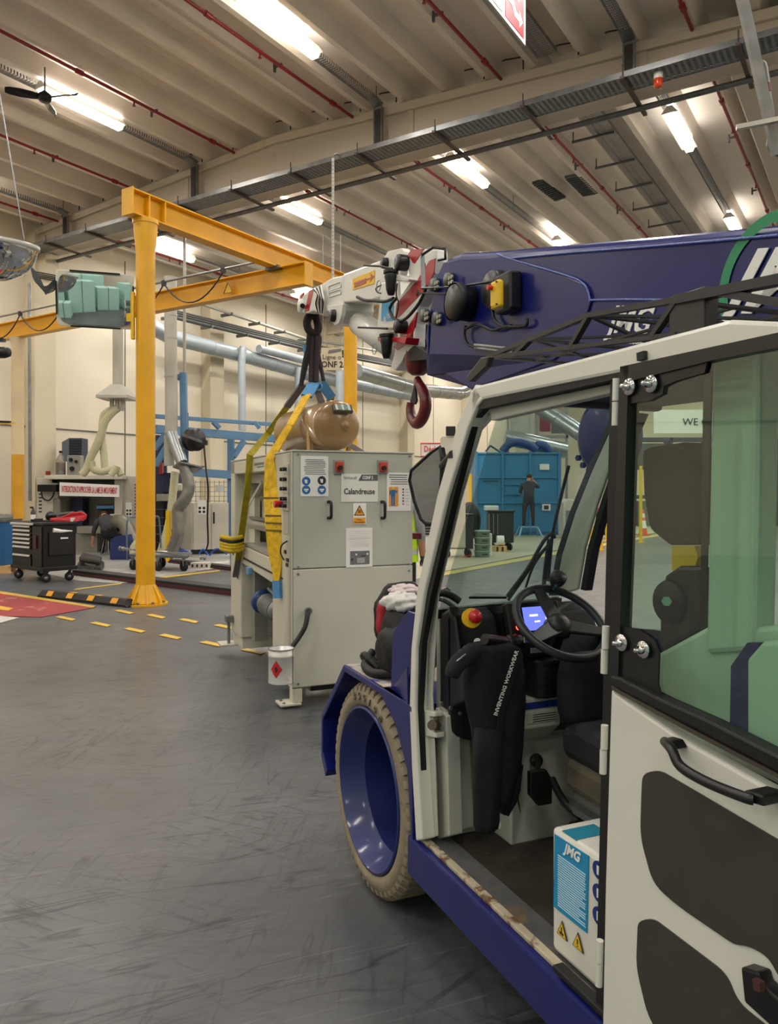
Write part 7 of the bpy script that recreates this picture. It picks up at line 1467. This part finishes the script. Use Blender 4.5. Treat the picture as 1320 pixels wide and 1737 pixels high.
t = thing('black_bag', 'black cloth bag hanging right of the bellows under the steering wheel', 'bag', TRUCK, tuple(TS(990, 1222, 2.0)))
loft('bag_body', [(1110, 955, 1050), (1140, 950, 1052), (1180, 949, 1055), (1205, 951, 1055), (1222, 958, 1052)], 1.95, .05, M('bag_black', '#0e0f14', .85), t, 5, .08)
# glove/clip on the dash
solo('dash_clip', MB().tube(spline([TS(748, 1003, 2.3), TS(755, 998, 2.3), TS(763, 1001, 2.3), TS(758, 1006, 2.3)], 4), .004, 6), CHROME, TRUCK, 'small chrome wire clip on the dashboard behind the windshield corner', 'clip')
solo('dash_strap', MB().tube(spline([TS(737, 1012, 2.25), TS(748, 1006, 2.25), TS(765, 1010, 2.25), TS(780, 1020, 2.24)], 5), .012, 8), BLK, TRUCK, 'black strap lying on the dashboard at the left windshield corner', 'strap')
solo('dash_tablet', MB().prism([TS(795, 1016, 2.22), TS(860, 1016, 2.22), TS(858, 1012, 2.27), TS(806, 1010, 2.27)], (0, 0, .008)), BLKP, TRUCK, 'flat black notebook on the dashboard under the wipers', 'notebook', bevel=.002)
# ================================================================ BEYOND THE CRANE
def pt(u, v, Y): return Vector(W(u, v, Y))
def fbox(nm, u0, u1, v0, v1, Y, d, mt, par, bev=0, lab=None):
    a = W(u0, v1, Y); b = W(u1, v0, Y); return part(nm, MB().box(a[0], b[0], Y, Y+d, max(0, a[2]), b[2]), mt, par, bev, lab)
YC = 27.0
t = thing('blue_skip', 'large blue steel container wall with ribs, seen through the windshield', 'container', WORLD, (pt(882, 900, YC)[0], YC, 0)); CBM = M('container_blue', '#2f7fae', .45, var=.1, sc=1.5)
fbox('panel', 808, 952, 768, 910, YC, .1, CBM, t); fbox('body', 810, 950, 770, 910, YC+.1, 2.5, CBM, t)
for u in (809, 853, 900, 949): fbox('rib', u-2, u+2, 766, 909, YC-.08, .08, CBM, t, .01)
for v in (769, 810, 853, 901): fbox('rib', 808, 952, v-1.5, v+1.5, YC-.06, .06, CBM, t, .01)
for v in (822, 839): fbox('rung', 856, 885, v-.8, v+.8, YC-.05, .05, CBM, t)
fbox('notice', 916, 932, 787, 797, YC-.09, .02, PAPER, t); fbox('window_frame', 920, 934, 855, 866, YC-.09, .02, PAPER, t); fbox('window_dark', 923, 931, 857.5, 864, YC-.1, .02, BLK, t); fbox('slot', 820, 845, 815.5, 817, YC-.1, .03, BLK, t)
part('prop', MB().bar(pt(852, 870, YC-.3), pt(846, 886, YC-.5), .05, .05), CBM, t)
t = thing('blue_tarp_frame', 'curved dark blue frame lying on top of the blue container', 'frame', WORLD, tuple(pt(880, 768, YC+.5)))
part('arch', MB().tube(spline([pt(852, 766, YC+.5), pt(862, 755, YC+.5), pt(876, 750, YC+.5), pt(895, 754, YC+.5), pt(910, 764, YC+.5)], 5), .14, 8), M('tarp_blue', '#1c4079', .5), t)
part('bow', MB().tube(spline([pt(910, 755, YC+1), pt(922, 756, YC+1), pt(934, 767, YC+1)], 5), .16, 8), M('tarp_blue', ''), t); part('strut', MB().bar(pt(824, 766, YC), pt(832, 756, YC), .06, .06), M('tarp_blue', ''), t); part('strut', MB().bar(pt(832, 756, YC), pt(850, 768, YC), .06, .06), M('tarp_blue', ''), t)
# worker on a step ladder
wo = (pt(897, 892, 26.2)[0], 26.2, .35)
t = thing('step_ladder', 'small light blue step ladder under the worker at the blue container', 'ladder', WORLD, (wo[0], 26.2, 0)); LBm = M('ladder_blue', '#79a8c8', .4)
part('platform', MB().box(wo[0]-.3, wo[0]+.3, 26.0, 26.4, .31, .345), LBm, t)
for x in (-.3, .3):
    part('leg', MB().bar((wo[0]+x*.9, 26.02, .31), (wo[0]+x*1.3, 25.8, 0), .05, .04), LBm, t); part('leg', MB().bar((wo[0]+x*.9, 26.38, .31), (wo[0]+x*1.3, 26.6, 0), .05, .04), LBm, t)
person('person in dark grey work clothes standing on the step ladder facing the blue container', wo, (.05, 1, 0),
    dict(pelvis=(0, 0, .93), waist=(0, 0, 1.1), chest=(.0, .02, 1.32), neckb=(0, .02, 1.5), neck=(0, .04, 1.56), head=(.02, .06, 1.64), crown=(.02, .07, 1.72),
         sl=(-.2, .02, 1.42), el=(-.27, .1, 1.18), wl=(-.2, .32, 1.1), sr=(.2, .02, 1.42), er=(.36, .1, 1.3), wr=(.2, .14, 1.52),
         hl=(-.1, 0, .88), kl=(-.15, .03, .5), al=(-.16, 0, .09), tl=(-.16, .13, .04), hr=(.1, 0, .88), kr=(.14, .03, .5), ar=(.15, 0, .09), tr=(.16, .13, .04)),
    [CLG, M('trousers_dark', '#2b2c2e', .85, var=.3, sc=5), SKIN, SHOE])
# worker in a yellow vest behind the machine
vo = (.09, 8.05, 0)
vt, vp = person('person in neon yellow vest and grey sleeves behind the right edge of the machine', vo, (.1, 1, 0),
    dict(pelvis=(0, 0, .92), waist=(0, 0, 1.08), chest=(0, .02, 1.28), neckb=(0, .04, 1.46), neck=(-.03, .07, 1.5), head=(-.06, .1, 1.56), crown=(-.07, .12, 1.62),
         sl=(-.2, .02, 1.38), el=(-.25, .06, 1.12), wl=(-.24, .2, .88), sr=(.17, .02, 1.38), er=(.235, .0, 1.12), wr=(.255, .04, .87),
         hl=(-.1, 0, .88), kl=(-.11, .03, .5), al=(-.12, 0, .09), tl=(-.12, .13, .04), hr=(.1, 0, .88), kr=(.11, .03, .5), ar=(.12, 0, .09), tr=(.13, .13, .04)),
    [CLL, CLB, SKIN, SHOE, M('glove_grey', '#4a4b52', .8)])
vm = MB(); vs = []; N = 28
for z, rx, ry in ((.78, .215, .16), (.95, .21, .155), (1.15, .205, .155), (1.3, .2, .15), (1.4, .17, .12), (1.45, .1, .09)):
    for i in range(N): g = 2*math.pi*i/N; vs.append((vo[0]+rx*math.cos(g), vo[1]+.02+ry*math.sin(g), z))
part('vest', vm.add(vs, [(j*N+i, j*N+(i+1) % N, (j+1)*N+(i+1) % N, (j+1)*N+i) for j in range(5) for i in range(N)], True), M('vest_neon', '#b9e31c', .7), vt)
for z in (.86, 1.05): vs = [(vo[0]+r_*math.cos(2*math.pi*i/N)*.216, vo[1]+.02+r_*.162*math.sin(2*math.pi*i/N), zz) for zz, r_ in ((z, 1), (z+.05, 1)) for i in range(N)]; part('reflective_band', MB().add(vs, [(i, (i+1) % N, N+(i+1) % N, N+i) for i in range(N)], True), M('reflective', '#c8cbd0', .3, .5), vt)
# trolleys and items behind the glass
def cart2(u0, u1, v0, v1, label, hx='#1f2022'):
    Y = 1.5*FPX/(v1-V0); a, b = pt(u0, v1, Y), pt(u1, v0, Y); wd = b.x-a.x
    t = thing('tool_trolley', label, 'tool trolley', WORLD, ((a.x+b.x)/2, Y+.3, 0), 'tool trolleys'); zt_ = b.z
    part('body', MB().box(a.x, b.x, Y, Y+.5, .2, zt_-.04), M('cart'+hx, hx, .45), t, .02); part('top_tray', MB().box(a.x-.03, b.x+.03, Y-.03, Y+.53, zt_-.04, zt_), BLKP, t, .01)
    for x in (a.x+.1, b.x-.1):
        for y in (Y+.06, Y+.44):
            w_ = part('caster', MB().prism([(x-.03, y, .2), (x+.03, y, .2), (x+.02, y, .08), (x-.02, y, .08)], (0, .03, 0)), GALV, t); part('wheel', MB().lathe([(0, -.02), (.07, -.025), (.09, -.015), (.09, .015), (.07, .025), (0, .02)], (x, y, .09), (.8, .6, 0), 18), BLK, w_)
    return t, a, b, Y, zt_
t, a, b, Y, z_ = cart2(752, 803, 872, 946, 'dark cluttered tool trolley nearest the left windshield pillar')
for k in range(5): solo('cable_coil', MB().tube(arc((a.x+.08+.09*k, Y+.2, z_+.05+.03*(k % 3)), .09, 0, 340, 14, (1, 0, 0), (0, .3, .9)), .018, 6, True), [BLK, M('teal_tool', '#3d5e66', .5)][k % 2], WORLD, 'coiled cable heaped on the dark cluttered tool trolley', 'cable', 'coils on the cluttered trolley')
t, a, b, Y, z_ = cart2(830, 872, 866, 934, 'black tool trolley with silver wrenches hanging on its side, behind the windshield')
for k in range(4): x = a.x-.12+.11*k; part('wrench', MB().bar((x, Y-.06, z_-.08), (x, Y-.06, z_-.6), .03, .015), CHROME, t)
solo('white_case', MB().box(a.x-.1, a.x+.25, Y+.05, Y+.35, z_, z_+.12), PAPER, WORLD, 'white case on top of the black wrench trolley', 'case', bevel=.02)
solo('dark_bag', MB().ball((a.x-.45, Y+.5, .75), (.3, .3, .5), 20, 12), BLK, WORLD, 'dark bag piled behind the wrench trolley', 'bag')
Y = 1.5*FPX/(945-V0)
for k in range(4):
    c = pt(818, 945, Y); z0_ = .155*k; t = thing('mint_tub', 'pale green round tub, %s of the stack behind the windshield' % ['bottom one', 'second from the bottom', 'third from the bottom', 'topmost'][k], 'tub', WORLD, (c.x, Y, z0_), 'stacked green tubs')
    part('tub', MB().lathe([(0, 0), (.165, 0), (.178, .13), (.19, .13), (.19, .15), (.17, .152), (0, .152)], (c.x, Y, z0_), (0, 0, 1), 28), M('tub_green', '#8fa597', .5), t); part('label', MB().box(c.x-.02, c.x+.1, Y-.185, Y-.178, z0_+.06, z0_+.085), INK, t)
solo('white_board', MB().box(*[pt(831, 0, 18.3).x, pt(834, 0, 18.3).x], 18.2, 18.5, 0, pt(0, 905, 18.3).z), PAPER, WORLD, 'narrow white board standing beside the stacked green tubs', 'board')
t = thing('pallet', 'small light wooden pallet right of the stacked green tubs', 'pallet', WORLD, (pt(847, 935, 19.6).x, 19.6, 0)); xa, xb = pt(836, 0, 19.6).x, pt(859, 0, 19.6).x
for k in range(3): part('board', MB().box(xa, xb, 19.5+.16*k, 19.62+.16*k, .12, .14), PW, t); part('block', MB().box(xa+(xb-xa-.08)*k/2, xa+(xb-xa-.08)*k/2+.08, 19.5, 19.9, .0, .12), PW, t)
solo('white_drum', MB().cyl((xa+.12, 19.7, .14+.13), (xb-.05, 19.7, .27), .13, n=24), PAPER, WORLD, 'small white drum lying on the small pallet', 'drum')
for u in (785, 798): t = thing('guard_post', 'yellow guard post behind the windshield, %s one of the pair' % ('left' if u < 790 else 'right'), 'post', WORLD, (pt(u, 0, 24).x, 24, 0), 'yellow guard posts'); part('post', MB().box(pt(u-2.3, 0, 24).x, pt(u+2.3, 0, 24).x, 24, 24.09, .02, pt(0, 804, 24).z), M('bright_yellow', ''), t, .01); part('foot', MB().box(pt(u-4, 0, 24).x, pt(u+4, 0, 24).x, 23.9, 24.2, 0, .02), M('bright_yellow', ''), t)
for u, Y, v in ((1004, 25, 800), (1021, 20, 880), (1030, 24, 860), (1088, 23, 790)): t = thing('guard_post', {1004: 'thin yellow post right of the blue container', 1021: 'yellow post left of the far red box', 1030: 'yellow post in the far side window of the cab', 1088: 'slim ochre post seen through the door glass'}[u], 'post', WORLD, (pt(u, 0, Y).x, Y, 0), 'yellow guard posts'); part('post', MB().box(pt(u-2, 0, Y).x, pt(u+2, 0, Y).x, Y, Y+.08, .02, pt(0, v, Y).z), M('bright_yellow', ''), t); part('foot', MB().box(pt(u-4, 0, Y).x, pt(u+4, 0, Y).x, Y-.08, Y+.16, 0, .02), M('bright_yellow', ''), t)
t = thing('white_machine', 'pale machine with sloping top right of the blue container', 'machine', WORLD, (pt(968, 0, 25).x, 25, 0)); part('body', MB().prism([pt(956, 912, 25), pt(956, 852, 25), pt(966, 846, 25), pt(984, 850, 25), pt(986, 912, 25)], (0, .8, 0)), LM, t, .03); fbox('panel', 960, 978, 866, 905, 24.98, .02, GREYI, t)
t = thing('red_cabinet', 'small red and black unit in the far right of the side window', 'cabinet', WORLD, (pt(1027, 0, 25).x, 25, 0)); fbox('body', 1018, 1036, 868, 908, 25, .5, BLK, t); fbox('red_front', 1020, 1034, 880, 892, 24.97, .03, RT, t); fbox('red_top', 1020, 1036, 862, 868, 25, .5, RT, t)
cx, cy = pt(1091, 0, 27).x, 27
t = thing('traffic_cone', 'orange and white traffic cone seen through the door glass', 'cone', WORLD, (cx, cy, 0)); part('base', MB().box(cx-.2, cx+.2, cy-.2, cy+.2, 0, .04), M('cone_orange', '#d8451c', .5), t); part('cone', MB().lathe([(.15, .04), (.03, .9), (0, .9)], (cx, cy, 0), (0, 0, 1), 24), M('cone_orange', ''), t); part('white_band', MB().lathe([(.125, .25), (.085, .52)], (cx, cy, 0), (0, 0, 1), 24), PAPER, t); part('white_band', MB().lathe([(.072, .62), (.052, .76)], (cx, cy, 0), (0, 0, 1), 24), PAPER, t)
duct([pt(885, 672, 23), pt(950, 712, 22), pt(1000, 745, 21)], .22, 'silver tube slanting behind the upper right of the windshield', DUCTG)  # silver diagonal bars of unclear origin, built as a tube
duct([pt(858, 742, 29), pt(900, 750, 29), pt(960, 764, 29)], .3, 'pale horizontal duct above the blue container', DUCTG)
duct([pt(835, 702, 28), pt(856, 702, 28), pt(862, 690, 28), pt(858, 670, 28)], .13, 'grey bent pipe on the far wall at the windshield top', DGAL)
solo('grey_vertical_duct', MB().tube([pt(902, 680, 30), pt(902, 760, 30)], .12, 12), PIPEG, WORLD, 'thin pale vertical duct behind the blue container', 'duct')
t = thing('mezzanine', 'grey steel mezzanine frame with red panels on the far wall behind the windshield', 'mezzanine', WORLD, (pt(910, 0, 31).x, 31, 0))
for u in (862, 912, 962): fbox('column', u-1.5, u+1.5, 690, 890, 31, .15, GALV, t)
fbox('beam', 862, 965, 738, 743, 31, .15, GALV, t); fbox('red_panel', 916, 934, 695, 732, 31, .1, M('panel_red', '#7a2b33', .5), t); fbox('grey_panel', 866, 906, 700, 732, 31.2, .1, PIPEG, t); fbox('dark_panel', 936, 960, 715, 735, 31.1, .1, DGAL, t)
t = thing('white_kiosk', 'white upright cabinet with black monitor left of the cab pillar', 'cabinet', WORLD, (pt(765, 0, 15).x, 15, 0)); fbox('body', 750, 790, 740, 930, 15, .5, CREAM, t, .02); fbox('monitor', 757, 773, 723, 739, 14.95, .1, BLK, t, .01)
t = thing('waste_sign', 'white sign reading Déchets in red letters with red frame', 'sign', WORLD, tuple(pt(729, 772, 24))); fbox('board', 714, 760, 752, 774, 24, .05, PAPER, t)
m = MB(); text(m, 'Déchets', .27, pt(737, 762, 23.97), (1, 0, 0), (0, 0, 1), .002, bold=.004, sx=.72); part('lettering', m, M('letter_red', ''), t); part('red_frame', MB().tube([pt(714, 752, 23.98), pt(760, 752, 23.98), pt(760, 774, 23.98), pt(714, 774, 23.98)], .02, 4, True), M('letter_red', ''), t)
part('post', MB().box(pt(728, 0, 24.1).x, pt(730, 0, 24.1).x, 24.06, 24.12, 0, pt(0, 774, 24).z), GALV, t)
t = thing('louvred_unit', 'white unit with black horizontal louvres behind the yellow-vested worker', 'unit', WORLD, (pt(726, 0, 12).x, 12, 0)); fbox('body', 716, 760, 872, 960, 12, .5, PAPER, t)
for k in range(7): fbox('louver', 717, 745, 877+4.6*k, 879.3+4.6*k, 11.97, .03, BLK, t)
t = thing('red_bar', 'short dark red steel bar in front of the yellow-vested worker', 'bar', WORLD, tuple(pt(706, 909, 7.6))); part('bar', MB().box(pt(696, 0, 7.6).x, pt(715, 0, 7.6).x, 7.55, 7.65, pt(0, 914, 7.6).z, pt(0, 904, 7.6).z), DRED, t, .004); part('post', MB().box(pt(694, 0, 7.6).x, pt(698, 0, 7.6).x, 7.57, 7.63, 0, pt(0, 905, 7.6).z), DRED, t)
# hall sign at the far end, read through the door glass
q = inv(W(1180, 715, 41), HALL)
t = thing('wall_banner', 'long white wall banner with dark capital letters seen through the door glass', 'banner', WORLD, tuple(pt(1230, 735, 40)))
part('board', MB().prism([pt(1110, 735, 40), pt(1345, 735, 40), pt(1345, 695, 40), pt(1110, 695, 40)], (0, .1, 0)), PAPER, t)
m = MB(); text(m, 'WE C', .52, pt(1180, 716, 39.95), (1, 0, 0), (0, 0, 1), .002); text(m, 'N', .52, pt(1285, 714, 39.95), (1, 0, 0), (0, 0, 1), .002); part('lettering', m, INK, t)
for u in (1120, 1330): part('hanger', MB().tube([pt(u, 695, 40), (pt(u, 0, 40).x, 40, 7.9)], .02, 5), GALV, t)
t = thing('far_racking', 'dark blue racking far away behind the door glass', 'rack', WORLD, (pt(1230, 0, 34).x, 34, 0)); RB = M('rack_blue', '#16334f', .5)
for u in (1075, 1140, 1205, 1270, 1335): fbox('upright', u-2, u+2, 742, 893, 34, .9, RB, t)
for v in (742, 790, 840): fbox('shelf', 1075, 1337, v, v+6, 34, .9, RB, t)
for i, (u0, u1, v0, v1) in enumerate(((1080, 1128, 752, 790), (1145, 1190, 760, 790), (1212, 1262, 800, 840), (1280, 1330, 752, 790), (1082, 1130, 850, 892), (1150, 1200, 805, 840))):
    t2 = solo('stored_crate', MB().box(pt(u0, 0, 34.1).x, pt(u1, 0, 34.1).x, 34.1, 34.8, max(0, pt(0, v1, 34.1).z), pt(0, v0, 34.1).z), M('crate%d' % (i % 3), ['#3f4a4c', '#57605a', '#2d3438'][i % 3], .6), WORLD, ['grey crate on the upper level at the left end of the far racking', 'green-grey crate on the upper level, second bay of the far racking', 'dark crate on the middle level, third bay of the far racking', 'grey crate on the upper level at the right end of the far racking', 'green-grey crate on the floor level of the far racking', 'dark crate on the middle level, second bay of the far racking'][i], 'crate', 'crates in the far racking', bevel=.02)
# ================================================================ BEHIND THE CAMERA (seen in the mirrors)
MINT = M('mint_foam', '#a9cfc2', .8, var=.05, sc=2)
for i, (x, y, sx_, sy_, h_, g, lab) in enumerate(((-5.2, -3.0, 2.2, 1.6, 2.9, 8, 'tall pale green foam block, second from the left in the traffic mirror'), (-2.6, -2.6, 2.6, 1.8, 3.2, -6, 'tallest pale green foam block, in the middle of the traffic mirror'), (.4, -3.2, 2.4, 1.8, 2.5, 4, 'wide pale green foam block behind the camera'), (-4.3, -.7, 1.2, 1.0, 1.4, 12, 'low pale green foam block in front of the tall ones'), (-8.2, -4.6, 2.4, 2.0, 2.6, 0, 'leftmost pale green foam block'), (3.6, -4.0, 2.6, 1.8, 3.0, -10, 'rightmost pale green foam block'), (-2.0, -6.4, 5.5, 1.8, 3.6, 2, 'long pale green foam stack at the back'))):
    Fm = Matrix.Translation((x, y, 0)) @ rz(R(g)); t = thing('foam_block', lab, 'foam block', Fm, (0, 0, 0), 'pale green foam blocks'); part('block', MB().box(-sx_/2, sx_/2, -sy_/2, sy_/2, 0, h_), MINT, t, .03)
    part('strap', MB().box(-.03, .03, sy_/2, sy_/2+.012, 0, h_), INK, t); part('strap', MB().box(-.03, .03, -sy_/2, sy_/2, h_, h_+.012), INK, t)
Fm = Matrix.Translation((-7.3, -.6, 0)) @ rz(R(-60)); t = thing('forklift', 'orange forklift with black guard, reflected at the left of the traffic mirror', 'forklift', Fm, (0, 0, 0)); OG = M('forklift_orange', '#e5721a', .35, coat=.3)
part('body', MB().prism([(-.5, -1.0, .2), (-.5, 1.0, .2), (-.5, 1.0, .75), (-.5, .5, .85), (-.5, -.3, .95), (-.5, -1.0, 1.05)], (1.0, 0, 0)), OG, t, .06); part('counterweight', MB().box(-.5, .5, -1.2, -.95, .25, 1.0), M('dark_recess', ''), t, .08); part('seat', MB().box(-.25, .25, -.4, .1, .95, 1.1), BLK, t, .04); part('seat_back', MB().box(-.25, .25, -.5, -.38, 1.0, 1.55), BLK, t, .04)
for x in (-.45, .45):
    part('guard_post', MB().bar((x, .6, .8), (x, .35, 2.1), .06, .06), BLKM, t); part('guard_post', MB().bar((x, -.9, 1.0), (x, -.6, 2.1), .06, .06), BLKM, t); part('mast', MB().box(x*.7-.04, x*.7+.04, 1.05, 1.2, .1, 2.3), BLKM, t); part('fork', MB().box(x*.6-.06, x*.6+.06, 1.2, 2.2, .08, .12), BLKM, t)
    for y in (-.65, .65): part('wheel', MB().lathe([(0, -.12), (.25, -.12), (.29, -.08), (.29, .08), (.25, .12), (0, .12)], (x*1.05, y, .29), (1, 0, 0), 24), BLK, t)
part('roof_guard', MB().box(-.5, .5, -.65, .4, 2.08, 2.14), BLKM, t); part('steering_wheel', MB().tube([(.0+.16*math.cos(R(g)), .3+.1*math.sin(R(g)), 1.25+.1*math.sin(R(g))) for g in range(0, 360, 20)], .015, 6, True), BLK, t)
